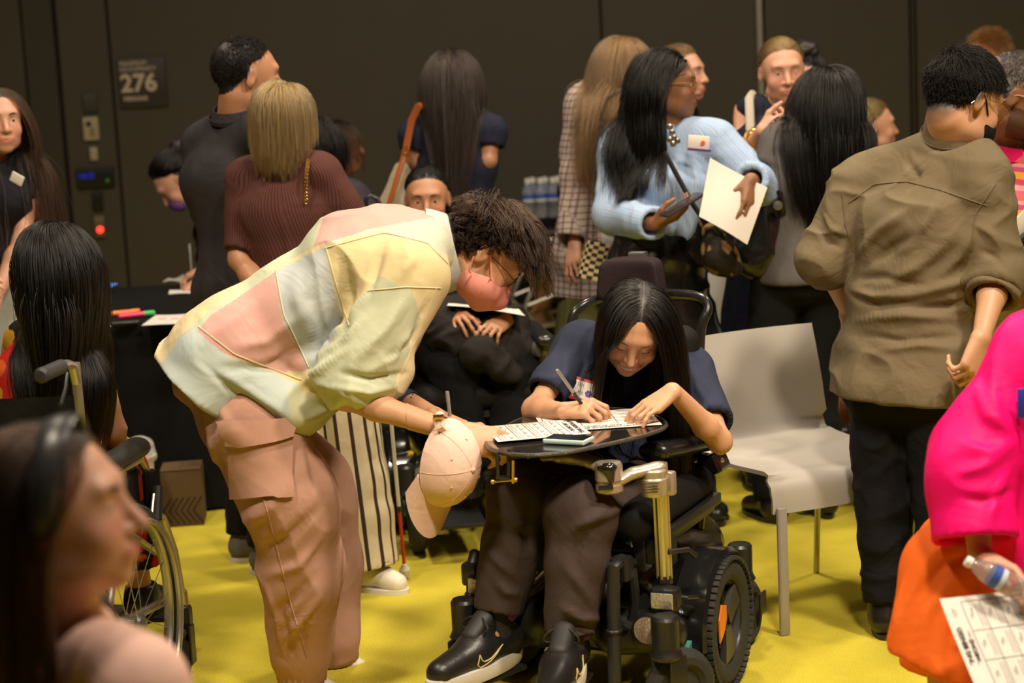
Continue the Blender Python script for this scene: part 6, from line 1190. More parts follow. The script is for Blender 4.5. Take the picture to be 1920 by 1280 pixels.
# mask, straps, glasses, hair, watch
def headpatch(p, name, m, cx, r, cuts, h=.0035, extra=None):
    S_ = S(); S_.ell(p.P(*cx), np.array(r)*p.hq, p.R, .012)
    if extra: extra(S_)
    v, f = S_.mesh(h); x = p.loc(v); keep = np.ones(len(v), bool)
    for (pt, n) in cuts: keep &= (x-np.array(pt))@np.array(n) < 0
    f = f[keep[f].any(1)]
    for (pt, n) in cuts: n = nrm(n); dd = np.clip((x-np.array(pt))@n, 0, None); x = x-np.outer(dd, n)
    v = p.c+(x*p.hq)@p.R.T; u = np.zeros(len(v), bool); u[f] = True; mp_ = np.cumsum(u)-1; return meshobj(name, v[u], mp_[f], m, p.root)
mmk = cloth('mask_pink', (.68, .27, .22), .8, wr=.25)
headpatch(p1, 'face_mask', mmk, (0, .034, -.062), (.077, .080, .064), [((0, .10, -.004), (0, -.50, .87)), ((0, -.010, -.06), (0, -1, .15))], extra=lambda S_: S_.cone(p1.P(0, .100, -.030), p1.P(0, .112, -.060), .012, .014, .03) and S_.cone(p1.P(0, .112, -.060), p1.P(0, .080, -.110), .014, .014, .03))
for e in (-1, 1):
    MB().tube([p1.P(e*.074, .048, -.036), p1.P(e*.078, .022, -.014), p1.P(e*.081, -.010, .012), p1.P(e*.084, -.030, .010)], .0028, 6).build('ear_loop', mmk, p1.root); MB().tube([p1.P(e*.068, .004, -.066), p1.P(e*.074, -.010, -.060), p1.P(e*.083, -.026, -.030), p1.P(e*.084, -.030, .010)], .0028, 6).build('ear_loop', mmk, p1.root)
    for y0, y1 in ((.046, .058), (.006, .016)): MB().tube([p1.P(e*(.0745-.003*t), y0+(y1-y0)*t+.0, -.040-.040*t-(.028 if y0 < .02 else 0)) for t in np.linspace(0, 1, 6)], .0008, 4).build('stitch', mat('stitch_red', (.25, .05, .05), .8), p1.root)
glasses(p1, mat('glasses_black', (.02, .018, .016), .3), r=(.024, .019), tube=.0014, y=.100)
fl_ = lambda rt, Ls, rng: np.where((rt[:, 1] > .045) | (rt[:, 2] > .085), .135, np.interp(rt[:, 2], [-.05, .02, .06, .085], [.030, .035, .055, .12]))*(.75+.5*rng.rand(len(rt)))
p1.hair(HDB, n=8000, style='fwd', fall=fl_, rad=.0008, vol=.026, jit=.18, clump=.75, nclump=320, curl=.40, wave=.004, grav=.14, stiff=.85, steps=14, seed=21, part=.05, fclear=.045, side=lambda r: ~((np.abs(r[:, 0]) > .055) & (r[:, 2] < .025) & (r[:, 1] > -.035)))
wpt = J['wrL']*.62+J['elL']*.38; wd_ = nrm(J['wrL']-J['elL']); a = nrm(np.cross(wd_, (0, 0, 1))); b_ = np.cross(wd_, a); mb = MB(); n = 28
rows = [[wpt+wd_*h_+(a*math.cos(2*pi*k/n)+b_*math.sin(2*pi*k/n))*r_ for k in range(n)] for h_, r_ in ((-.013, .033), (-.012, .036), (.012, .0355), (.013, .0325))]; mb.add([q for r in rows for q in r], [(i*n+k, i*n+(k+1) % n, (i+1)*n+(k+1) % n, (i+1)*n+k) for i in range(3) for k in range(n)]); wo = mb.build('watch_band', mat('watch_navy', (.045, .05, .13), .5), p1.root)
for i in range(4): MB().lathe(wpt+nrm(V(.2, -1, .45))*.0355+wd_*0+V(-.002+.004*i, -.001*i, -.012+.008*i), nrm(V(.2, -1, .4)), [(.0018, 0), (.0018, .001)], 8).build('hole', mbk, wo)
stick('pen', 'grey capped pen sticking up from the far hand of the bending person', W(846, 800, 4.86), W(838, 733, 4.86), .0052, mat('pen_grey', ()), mat('pen_grey', ()))
# the pink cap that hangs from the wrist
cap = thing('baseball_cap', 'pale pink baseball cap hanging by its strap from the wrist of the bending person', 'cap', W(850, 880, 4.50)); mcapk = cloth('cap_cotton', (.76, .52, .44), .85, wr=.3, wscale=9)
cc_ = W(838, 868, 4.52); up_ = nrm(W(905, 885, 4.42)-cc_); fw_ = nrm(W(818, 985, 4.5)-W(838, 868, 4.52)); fw_ = nrm(fw_-up_*np.dot(fw_, up_)); sd_ = np.cross(fw_, up_); CF = np.stack([sd_, fw_, up_], 1)
mb = MB(); nu, nv = 30, 10
dome = lambda th, ph: cc_+CF@V(.078*math.cos(th)*math.cos(ph), .112*math.sin(th)*math.cos(ph), .108*math.sin(ph)*(1-.12*abs(math.sin(th*3))*0)-.01)
g = [dome(2*pi*i/nu, pi/2*j/nv) for j in range(nv+1) for i in range(nu)]; mb.add(g, [(j*nu+i, j*nu+(i+1) % nu, (j+1)*nu+(i+1) % nu, (j+1)*nu+i) for j in range(nv) for i in range(nu)]); ob = mb.build('crown', mcapk, cap, smooth=60); md = ob.modifiers.new('t', 'SOLIDIFY'); md.thickness = .0025
for k in range(6): t = 2*pi*k/6+.26; MB().tube([dome(t, a)+CF@V(0, 0, .0006) for a in np.linspace(0, pi/2*.97, 12)], .0008, 5).build('seam', mcapk, ob)
for k in range(6): t = 2*pi*(k+.5)/6+.26; MB().lathe(dome(t, .85), nrm(dome(t, .85)-cc_), [(.0035, 0), (.0035, .0016), (.0015, .0018)], 10).build('eyelet', mcapk, ob)
MB().lathe(dome(0, pi/2), up_, [(.006, 0), (.006, .003), (.001, .006)], 12).build('button', mcapk, cap)
mb = MB(); br = lambda a, b: cc_+CF@V(.080*math.sin(a)*(1-.05*b), .108*math.cos(a)+.085*b*math.cos(a*.72), -.012-.012*b-.030*(math.sin(a)**2)*b)
mb.grid(lambda u, v: br(-1.25+2.5*u, v), 20, 6); ob = mb.build('brim', mcapk, cap, smooth=60); md = ob.modifiers.new('t', 'SOLIDIFY'); md.thickness = .004
MB().tube([cc_+CF@V(-.068, -.03, 0), W(822, 800, 4.47), W(818, 784, 4.48), W(826, 776, 4.52), W(834, 786, 4.56), cc_+CF@V(.05, -.07, 0)], .010, 8, flat=(V(.2, .9, .3), .25)).build('strap', mcapk, cap); MB().box(W(822, 781, 4.47), (.026, .006, .012), None, .002).build('buckle', mgold, cap); MB().box(cc_+CF@V(.060, -.035, .012), (.002, .014, .030), CF).build('care_label', mat('paper', ()), cap)
# --- the young woman who writes
J = joints(0, 5, 205, 1.50, sit=.5); put(J, pel=W(1180, 880, 5.08), wai=W(1185, 800, 5.08), che=W(1188, 725, 5.06), nek=W(1193, 648, 5.02), hed=W(1189, 612, 4.86), shR=W(1083, 645, 5.0), shL=W(1298, 690, 5.04), elR=W(1003, 768, 4.82), wrR=W(1056, 770, 4.70), elL=W(1350, 828, 4.76), wrL=W(1262, 732, 4.64),
    hiR=W(1115, 900, 5.0), hiL=W(1235, 910, 4.98), knR=W(975, 930, 4.58), knL=W(1088, 965, 4.46), anR=W(932, 1168, 4.54), anL=W(1068, 1212, 4.40), toR=W(852, 1242, 4.42), toL=W(1036, 1278, 4.22)); basis(J); J['s'] = .93
p2 = Person('smiling young woman with long black hair in a navy polo writing on her tray', J, (-17, 37, -15), 'asian', True, .95, hs=1.02, anchor=(J['pel'][0], J['pel'][1], .5)); p2.scalp = hairline; p2.extra = [lambda v, c: np.where((hairline(p2.loc(v)) & (np.abs(p2.loc(v)[:, 0]+.004) < .0013) & (np.abs(p2.loc(v)) < .2).all(1))[:, None], np.array(SKIN['asian'])*.18, c)]; p2.hairc = HC['k']
p2.hands = {'R': (V(.86, -.42, .18), V(.35, .25, -.9), 'pen', {'thumb': (.15, .75), 'spread': 2}), 'L': (V(-.80, -.28, -.42), V(-.35, .05, -.85), ((14, 26, 14), (10, 34, 14), (4, 44, 16), (-12, 30, 18)), {'thumb': (.5, .7), 'spread': 9})}
p2.body(hh=.0024, ha=.0028, mouth='smile', eyes='closed', nose=.85, wide=1.04, jaw=.92); p2.lashes(); teeth(p2)
for e in (-1, 1): MB().tube([p2.P(e*.014, .0945, .0195), p2.P(e*.026, .094, .0235), p2.P(e*.038, .0875, .0235), p2.P(e*.050, .075, .0175)], [.0013, .0020, .0019, .0006], 6).build('eyebrow', mat('brow_soft', (.05, .028, .018), .8), p2.root)
mnv = cloth('navy_polo', (.028, .034, .062), .85, wr=.35, weave=.3)
sh2 = p2.top(mnv, extra=lambda S_: (S_.cone(W(1092, 660, 4.98), W(1098, 800, 4.97), .065, .072, .05), S_.cone(W(1285, 720, 5.02), W(1270, 830, 5.0), .055, .065, .05)), sleeve=.37, hem=.03, off=.016, h=.005, fold=.009, fs=(11, 11, 7), seed=14, sl_r=1.25, bust=.75)
mgp = cloth('grey_brown_twill', (.052, .036, .031), .75, wr=.6)
tr2 = p2.trousers(mgp, off=.034, h=.0055, fold=.010, fs=(9, 9, 6), hemr=.062, seed=15, hem=.10)
crease(tr2, [([(930, 950), (970, 985), (1005, 990)], .014, .010), ([(1070, 1000), (1110, 970), (1150, 940)], .014, .011), ([(1060, 1060), (1090, 1100), (1115, 1140)], .014, .010), ([(1055, 1140), (1090, 1160), (1130, 1160)], .012, .014), ([(1060, 1165), (1095, 1180), (1125, 1190)], .009, -.010), ([(915, 1030), (940, 1060), (970, 1085)], .013, .009), ([(1000, 930), (985, 1000), (990, 1060)], .016, -.010), ([(930, 1090), (950, 1110), (975, 1115)], .012, .010), ([(1100, 960), (1080, 1040), (1075, 1100)], .015, -.009), ([(1180, 940), (1140, 965), (1090, 985)], .012, .010)])
crease(sh2, [([(1090, 640), (1100, 680), (1085, 720)], .014, -.012), ([(1060, 660), (1060, 700), (1040, 730)], .012, .010), ([(1110, 680), (1100, 730), (1090, 770)], .012, .010), ([(1300, 690), (1310, 730), (1330, 760)], .012, .010)])
p2.hair(HK, n=8000, L=.50, vol=.015, rad=.00062, part=-.004, back=.10, width=1.15, clump=.5, nclump=380, jit=.045, seed=23, lift=.03, grav=.30, lvar=.3, steps=20, fclear=.067, spread=.02, bias=lambda rt: np.where(rt[:, :1] > 0, V(.14, 0, 0)[None], V(-.03, 0, 0)[None]), side=lambda r: ~((r[:, 1] > .015) & (r[:, 2] < .052)))
MB().box(J['pel']+V(0, -.1, .12), (.001, .001, .001)).build('thread', mnv, p2.root)
# socks, braces and running shoes
mnk = mat('shoe_leather_black', (.011, .010, .010), .38, bump=.2, bscale=60); mw = mat('midsole', (.62, .57, .52), .5); mline = mat('swoosh_line', (.70, .55, .25), .5)
for e in 'RL':
    a, t = J['an'+e], J['to'+e]; d = nrm(t-a); dh = nrm((t-a)*V(1, 1, 0)); sdv = np.cross(dh, V(0, 0, 1)); zb = min(a[2], t[2])-.055
    MB().lathe(a+V(0, 0, -.03), (0, 0, 1), [(.038, 0), (.040, .05), (.041, .12)], 24).build('sock', cloth('sock_dark', (.035, .030, .028), .9) if e == 'R' else MATS['sock_dark'], p2.root)
    MB().tube([a+dh*-.035+V(0, 0, -.03), a+dh*-.036+V(0, 0, .10)], .018, 8, flat=(dh, .3)).build('ankle_brace', mat('brace_ivory', (.50, .46, .32), .5), p2.root)
    S_ = S(); hl = a*V(1, 1, 0)-dh*.035+V(0, 0, zb+.055); tp = t*V(1, 1, 0)+dh*.05+V(0, 0, zb+.042); mid = hl*.5+tp*.5+V(0, 0, .012)
    S_.cone(hl, mid, .042, .044, .02); S_.cone(mid, tp, .046, .036, .03); S_.cone(hl+V(0, 0, .02), hl+dh*.03+V(0, 0, .06), .038, .036, .02, cut=V(0, 0, 1)); S_.cone(mid+V(0, 0, .02), hl+dh*.075+V(0, 0, .075), .030, .026, .02); S_.ell(hl+dh*.02+V(0, 0, .085), (.028, .028, .04), None, .01, op=-1)
    v, f = S_.mesh(.0045); v[:, 2] = np.maximum(v[:, 2], zb+.022); so = meshobj('running_shoe', v, f, mnk, p2.root)
    n = 40; L_ = np.linalg.norm((tp-hl)*V(1, 1, 0)); c0 = (hl+tp)/2; rows = []
    for hz, k in ((0, .96), (.006, 1.0), (.022, 1.03), (.034, 1.0)): rows.append([c0*V(1, 1, 0)+V(0, 0, zb+hz+(.012*max(0, -math.cos(2*pi*i/n))**2 if hz > .02 else 0)+(.012*max(0, math.cos(2*pi*i/n))**3 if hz < .02 else 0))+dh*math.cos(2*pi*i/n)*(L_/2+.045)*k+sdv*math.sin(2*pi*i/n)*.050*k*(1+.08*math.cos(2*pi*i/n)) for i in range(n)])
    mb = MB(); mb.add([q for r in rows for q in r], [(i*n+k, i*n+(k+1) % n, (i+1)*n+(k+1) % n, (i+1)*n+k) for i in range(3) for k in range(n)]+[tuple(range(n-1, -1, -1)), tuple(3*n+k for k in range(n))]); mb.build('midsole', mw, so, smooth=50)
    tg_ = hl+dh*.085+V(0, 0, .085); S_ = S(); S_.cone(tg_, mid+dh*.01+V(0, 0, .045), .022, .020, .01, sdv, 1.3); v, f = S_.mesh(.005); meshobj('tongue', v, f, mat('tongue_dark', (.020, .017, .017), .6), so)
    for i in range(5):
        c = mid*(1-i*.2+.1)+(hl+dh*.07)*(i*.2-.1)+V(0, 0, .05+.008*i); MB().tube([c-sdv*.028+V(0, 0, -.012), c-sdv*.012+V(0, 0, .004), c+dh*.006+V(0, 0, .007), c+sdv*.012+V(0, 0, .004), c+sdv*.028+V(0, 0, -.012)], .0028, 6).build('lace', mbk, so)
    for sx in (-1, 1): c = tg_+dh*.012; MB().tube([c+sdv*sx*(.022-.022*math.cos(t))+V(0, 0, .014*math.sin(t)-.008*(1-math.cos(t)))+dh*.010*(1-math.cos(t)) for t in np.linspace(0, 2*pi, 16)], .0024, 6).build('lace_loop', mat('lace_black', (.016, .014, .013), .8), so)
    S_ = S(); S_.ell(a+dh*-.018+V(0, 0, .022), (.045, .045, .017), None, .01); v, f = S_.mesh(.005); v = folds(v, vnormals(v, f), .008, (60, 60, 60), None, .6); meshobj('sock_cuff', v, f, cloth('purple_fleece', (.20, .06, .50), .95), p2.root)
    fpc = (hl+tp)/2*V(1, 1, 0)+V(0, 0, zb-.010)-dh*.02; MB().box(fpc, (.085, L_*1.05, .014), np.stack([sdv, dh, V(0, 0, 1)], 1), .004).build('foot_plate', mbk, pw)
    # outline emblem on the outer side of the shoe
    bpy.context.view_layer.update()
    out = (V(0, -1, 0) if e == 'R' else V(.6, -1, 0)); out = nrm(out-dh*np.dot(out, dh)); ce = hl*.55+tp*.45+V(0, 0, .004)
    sw = [(-.042, .014), (-.050, -.010), (-.040, -.020), (-.020, -.014), (.050, .016), (-.010, -.003), (-.030, -.006), (-.038, .0), (-.042, .014)]
    fl = 1 if np.dot(np.cross(out, V(0, 0, 1)), dh) > 0 else -1; pts = []
    for (x, y) in np.array([[np.interp(q, range(9), [s_[k] for s_ in sw]) for k in (0, 1)] for q in np.linspace(0, 8, 49)]):
        o_ = ce+dh*(-x)*1.0+V(0, 0, y+.004)+out*.2; off = wloc(so.parent); r, pp, nn, ii = so.ray_cast(Vector(o_-off), Vector(-out)); 
        if r: pts.append(V(*pp)+off+out*.001)
    if len(pts) > 8: MB().tube(pts, .0014, 5).build('emblem', mline, so)
# name tag on her polo
bpy.context.view_layer.update(); nt_ = hit(sh2, 1096, 730, .014); nt_ = W(1095, 730, 4.84) if nt_ is None else nt_
NX, NY = nrm(W(1124, 738, 4.84)-W(1072, 722, 4.84)), None; NN = nrm(V(-.05, -1, .35)); NN = nrm(NN-NX*np.dot(NN, NX)); NY = np.cross(NN, NX); NR = np.stack([NX, NY, NN], 1)
tg2 = MB().box(nt_, (.068, .062, .003), NR, .001).build('name_tag', mat('tag_red', (.42, .01, .018), .5), p2.root); MB().box(nt_+NN*.002, (.056, .046, .002), NR).build('tag_card', mat('paper', ()), tg2)
for i in range(6): t = 2*pi*i/6; MB().lathe(nt_+NN*.0032+NX*(.014+.0055*math.cos(t))+NY*(-.006+.0055*math.sin(t)), NN, [(.0042, 0), (.0042, .0004)], 10).build('petal', mat('violet_sticker', (.16, .09, .34), .6), tg2)
text('lettering', 'Lee', .018, nt_+NN*.0034-NX*.013-NY*.007, NR, mat('pencil', (.30, .28, .27), .7), tg2); text('lettering', 'llan', .014, nt_+NN*.0034-NX*.013+NY*.013, NR, MATS['pencil'], tg2)
# pen in the right hand
a, b_ = W(1109, 783, 4.70), W(1040, 687, 4.60); a[2] = max(a[2], .728); d = nrm(b_-a); o = thing('pen', 'grey ballpoint pen with a black grip in the writing hand', 'pen', (a+b_)/2); L_ = np.linalg.norm(b_-a)
MB().lathe(a, d, [(.0008, 0), (.0022, .008), (.0040, .014), (.0046, .03)], 14).build('tip', mbk, o); MB().lathe(a+d*.03, d, [(.0046, 0), (.0048, .01), (.0048, L_*.36)], 14).build('grip', mat('grip_black', ()), o); MB().lathe(a+d*(.03+L_*.36), d, [(.0046, 0), (.0046, L_*.56-.03), (.0036, L_*.58-.03)], 14).build('barrel', mat('pen_silver', (.34, .32, .30), .35, .4), o)
# --- the tray and what lies on it
zt2 = .722; TT = lambda px, py, dz=0: WZ(px, py, zt2+dz)
tray = thing('lap_tray', 'dark glossy lap tray with rounded corners fixed to the power wheelchair', 'tray', TT(1080, 810)); mty = mat('tray_smoke', (.016, .014, .013), .10, coat=.5)
out = [TT(*q) for q in ((918, 838), (945, 848), (1000, 851), (1060, 846), (1130, 832), (1200, 816), (1240, 803), (1250, 795), (1246, 787), (1225, 775), (1180, 766), (1120, 762), (1060, 764), (1005, 772), (960, 790), (925, 812), (910, 828))]
P_ = np.array(out+out[:1]); cp = np.stack([np.interp(np.linspace(0, len(out), 96, endpoint=False), range(len(out)+1), P_[:, i]) for i in range(3)], 1)
for _ in range(2): cp = (np.roll(cp, 1, 0)+2*cp+np.roll(cp, -1, 0))/4
MB().prism([q-V(0, 0, .008) for q in cp], (0, 0, .008)).build('tray_top', mty, tray, smooth=40); MB().tube([q-V(0, 0, .004) for q in cp], .0055, 8, closed=True).build('tray_edge', mat('edge_worn', (.05, .045, .035), .3, bump=.6, bscale=200), tray)
k = MB(); c0 = W(955, 850, 4.36); k.tube([c0+V(0, 0, .01), c0+V(-.005, 0, -.055)], .005, 8); k.box(c0+V(-.03, .01, -.03), (.008, .03, .07), None, .002); k.box(c0+V(-.018, .01, -.062), (.035, .03, .008), None, .002); k.build('clamp', mat('clamp_black', (.02, .018, .014), .4), tray); MB().tube([W(962, 862, 4.35), W(962, 905, 4.36)], .0042, 8).build('clamp_screw', mat('brass', (.55, .38, .14), .3, 1.), tray); MB().tube([W(924, 903, 4.36), W(967, 899, 4.36)], .003, 8).build('clamp_bar', MATS['brass'], tray)
for px, py in ((924, 903), (967, 899)): MB().lathe(W(px, py, 4.36)-V(.006, 0, 0), (1, 0, 0), [(.001, 0), (.006, .003), (.006, .009), (.001, .012)], 12).build('knob', MATS['brass'], tray)
mink = mat('print_black', (.03, .03, .03), .7); mline_ = mat('print_grey', (.16, .15, .15), .7)
def bingo(label, O, X, Y, w, h, name='bingo_sheet', cols=4, sub=.0005, lift=None):
    """a printed sheet: O its lower left corner, X along its lines of writing, Y up the page"""
    O, X, Y = V(O), nrm(X), nrm(Y); Y = nrm(Y-X*np.dot(X, Y)); N = np.cross(X, Y); R = np.stack([X, Y, N], 1); cpt = O+X*w/2+Y*h/2; lf = lift or (lambda u, v: 0.)
    mb = MB(); mb.grid(lambda u, v: O+X*w*u+Y*h*v+N*lf(u, v), 12, 12); o = mb.build(name, mp, None, smooth=60, origin=cpt); md = o.modifiers.new('thickness', 'SOLIDIFY'); md.thickness = .0003; md.offset = -1; tag(o, label, 'paper')
    def strip(x0, y0, x1, y1, m):
        mb = MB(); n = 8; wdt = .0009; dd = nrm(V(x1-x0, y1-y0, 0)); pr = V(-dd[1], dd[0], 0)*wdt
        g = []
        for i in range(n+1):
            t = i/n; x, y = x0+(x1-x0)*t, y0+(y1-y0)*t
            for s_ in (-1, 1): g.append(O+X*(x+pr[0]*s_)+Y*(y+pr[1]*s_)+N*(lf(x/w, y/h)+sub))
        mb.add(g, [(2*i, 2*i+2, 2*i+3, 2*i+1) for i in range(n)]); return mb.build('ruled_line', m, o, smooth=0)
    gx0, gx1, gy0, gy1 = w*.04, w*.96, h*.05, h*.80
    for i in range(cols+1): strip(gx0+(gx1-gx0)*i/cols, gy0, gx0+(gx1-gx0)*i/cols, gy1, mink)
    for j in range(5): strip(gx0, gy0+(gy1-gy0)*j/4, gx1, gy0+(gy1-gy0)*j/4, mink)
    at_ = lambda x, y: O+X*x+Y*y+N*(lf(x/w, y/h)+sub)
    text('lettering', 'NETWORKING BINGO', h*.068, at_(w*.5, h*.93), R, mink, o, .0001, bold=.0006); text('lettering', '— FIND SOMEONE —', h*.062, at_(w*.5, h*.855), R, mink, o, .0001, bold=.0004)
    text('lettering', 'MAKING\nSPACE', h*.026, at_(w*.12, h*.90), R, mink, o, .0001); text('lettering', 'MAKING\nSPACE', h*.026, at_(w*.88, h*.90), R, mink, o, .0001)
    rng = np.random.RandomState(5); qs = ['WHO IS A WRITER', 'WHO LIKES ART', 'WHO HAS A DOG', 'WHO IS LEFT HANDED', 'WHO CAN COOK', 'WHO PLAYS MUSIC']
    for i in range(cols):
        for j in range(4):
            cx, cy = gx0+(gx1-gx0)*(i+.5)/cols, gy0+(gy1-gy0)*(j+.5)/4; text('lettering', qs[(i*4+j) % 6].replace(' ', '\n', 1), h*.021, at_(cx, cy+h*.03), R, mink, o, .0001)
            for k_ in (0, 1): strip(cx-w*.09, cy-h*(.035+.03*k_), cx+w*.09, cy-h*(.035+.03*k_), mline_)
    return o
a, b_, c, d = TT(1018, 812, .004), TT(1240, 797, .004), TT(1213, 766, .004), TT(1010, 778, .004)
bingo('printed bingo sheet under both hands of the writing woman on the tray', b_, a-b_, (d+c-a-b_)*-1 if False else (a+b_-c-d)*0+(d-a), np.linalg.norm(a-b_), .26) if False else None
X_ = nrm(d*0+(c-d)); O_ = a
bingo('printed bingo sheet under both hands of the writing woman on the tray', TT(1213, 764, .003), a-b_, (a+b_)/2-(c+d)/2, np.linalg.norm(a-b_), np.linalg.norm((a+b_)/2-(c+d)/2), cols=3)
a, b_, c = TT(900, 802, .006), TT(1035, 824, .006), TT(1000, 838, .006)
bingo('printed bingo sheet hanging over the left end of the tray in the bending hand', TT(905, 800, .008), TT(952, 846, .008)-TT(905, 800, .008), TT(1030, 812, .008)-TT(905, 800, .008), .20, .235)
ph = thing('phone', 'smartphone in a pale mint case lying on the lap tray', 'phone', TT(1065, 825)); q0, q1, q3 = TT(1022, 826), TT(1100, 830), TT(1034, 812); px_ = nrm(q1-q0); R_ = np.stack([px_, np.cross(V(0, 0, 1), px_), V(0, 0, 1)], 1); c = TT(1066, 824, .008)
MB().box(c, (.112, .066, .012), R_, .004).build('case', mat('mint_case', (.48, .62, .58), .45), ph); MB().box(c+V(0, 0, .0062), (.104, .058, .0012), R_).build('screen', mat('screen_off', (.008, .008, .009), .06), ph)
# --- the man in the olive shirt
J = joints(0, 5.05, 14, 1.70); put(J, pel=W(1700, 705, 5.08), wai=W(1708, 560, 5.09), che=W(1738, 420, 5.08), nek=W(1790, 262, 5.06), hed=W(1808, 186, 5.03), shR=W(1842, 332, 4.97), shL=W(1612, 340, 5.20), elR=W(1868, 520, 4.94), wrR=W(1840, 632, 4.80), elL=W(1548, 480, 5.20), wrL=W(1592, 585, 5.30),
    hiR=W(1752, 735, 5.02), hiL=W(1650, 738, 5.12), knR=W(1766, 935, 4.98), knL=W(1656, 940, 5.08), anR=W(1780, 1150, 4.92), anL=W(1662, 1155, 5.04), toR=W(1800, 1165, 5.05), toL=W(1672, 1168, 5.19)); basis(J); J['s'] = 1.02
for k in ('toR', 'toL'): J[k][2] = .03
for k in ('anR', 'anL'): J[k][2] = .085
p3 = who('man in a wrinkled olive shirt and black jeans seen from behind wearing a black mask', J, (50, 24, 0), 'asian', False, 'k', 1.0, hs=1.02)
p3.scalp = None; p3.extra = [lambda v, c: (lambda a: c*(1-a)+np.array((.022, .012, .008))*a)(np.clip(sum(hairline(p3.loc(v), k_).astype(float) for k_ in np.linspace(-.24, .02, 9))/9, 0, 1)[:, None]*(np.abs(p3.loc(v)) < .2).all(1)[:, None])]; p3.hands = {'R': (V(-.3, -.2, -.9), V(-.6, .7, 0), 'grip', {})}; p3.body(hh=.0035, ha=.004); p3.eyes()
mol = cloth('olive_cotton', (.155, .120, .070), .8, wr=.6, wscale=8)
sh3 = p3.top(mol, sleeve=.60, hem=.06, off=.024, h=.0052, fold=.012, fs=(7, 7, 14), seed=17, sl_r=1.2, g=1.14, hemw=1.04); p3.collar(mol, h=.062, r=1.10, open_=.6, lift=.030)
crease(sh3, [([(1605, 480), (1650, 430), (1710, 390)], .016, .014), ([(1620, 500), (1680, 460), (1740, 430)], .014, -.013), ([(1640, 545), (1720, 500), (1790, 440)], .018, .015), ([(1590, 540), (1640, 556), (1700, 550)], .012, .014), ([(1595, 556), (1650, 575), (1720, 566)], .010, -.012), ([(1680, 560), (1760, 540), (1830, 520)], .014, .014), ([(1700, 580), (1780, 575), (1830, 560)], .012, -.012), ([(1600, 600), (1700, 590), (1800, 600)], .014, .013), ([(1610, 625), (1690, 640), (1800, 630)], .012, -.010), ([(1640, 660), (1720, 645), (1800, 655)], .012, .010), ([(1690, 470), (1730, 430), (1760, 380)], .014, .012), ([(1760, 520), (1800, 480), (1830, 430)], .014, .012), ([(1600, 520), (1660, 520), (1740, 540)], .012, -.010), ([(1830, 420), (1860, 440), (1880, 470)], .010, .010), ([(1840, 470), (1865, 480), (1885, 505)], .010, -.010), ([(1545, 400), (1560, 430), (1590, 440)], .010, .010), ([(1535, 430), (1555, 455), (1580, 465)], .010, -.010), ([(1700, 300), (1720, 330), (1700, 360)], .012, -.010)])
bpy.context.view_layer.update(); seam(sh3, [(1592, 380), (1640, 345), (1700, 340), (1760, 355), (1850, 385)], 'seam', mol, sh3, .0025); seam(sh3, [(1866, 345), (1830, 400), (1820, 470)], 'seam', mol, sh3, .0025); seam(sh3, [(1580, 362), (1585, 420), (1600, 470)], 'seam', mol, sh3, .0025)
for e in 'RL':
    t = .16; c = J['el'+e]+(J['wr'+e]-J['el'+e])*t; d = nrm(J['wr'+e]-J['el'+e]); S_ = S(); S_.cone(c-d*.035, c+d*.035, .070, .068, .005, cut=True, cuta=True); S_.cone(c+d*.0, c+d*.06, .056, .054, .004, op=-1); v, f = S_.mesh(.006); v = folds(v, vnormals(v, f), .010, (14, 14, 14), None, .7, 3); meshobj('rolled_cuff', v, f, mol, p3.root)
mjn = cloth('black_jeans', (.0065, .0062, .0075), .85, wr=.6, wscale=11); tr3 = p3.trousers(mjn, off=.012, wide=.004, h=.0065, fold=.009, fs=(12, 12, 15), seed=18, g=1.09, hem=.03)
p3.shoes(mat('boot_black', (.012, .011, .010), .25), mat('boot_sole', (.016, .014, .012), .5), boot=.10, name='boot'); 
p3.hair(MSH, n=12000, style='comb', part=.30, rad=.00062, vol=.012, nclump=1500, clump=.2, steps=8, stiff=.8, grav=.12, seed=31, jit=.06, lift=-.10, fall=lambda rt, Ls, rng: np.interp(rt[:, 2], [-.06, .03, .065], [.015, .020, .050])*(.7+.5*rng.rand(len(rt))))
headpatch(p3, 'face_mask', cloth('mask_black', (.012, .012, .013), .8), (0, .042, -.060), (.064, .070, .058), [((0, .10, -.006), (0, .18, .98)), ((0, .012, -.06), (0, -1, .15))])
for e in (-1, 1): MB().tube([p3.P(e*.066, .034, -.03), p3.P(e*.078, .004, .0), p3.P(e*.082, -.02, .016), p3.P(e*.070, -.07, .012), p3.P(e*.03, -.110, .010), p3.P(0, -.115, .008)], .0024, 6).build('mask_strap', MATS['mask_black'], p3.root)
glasses(p3, mgold, r=(.026, .024), tube=.0012, y=.102)
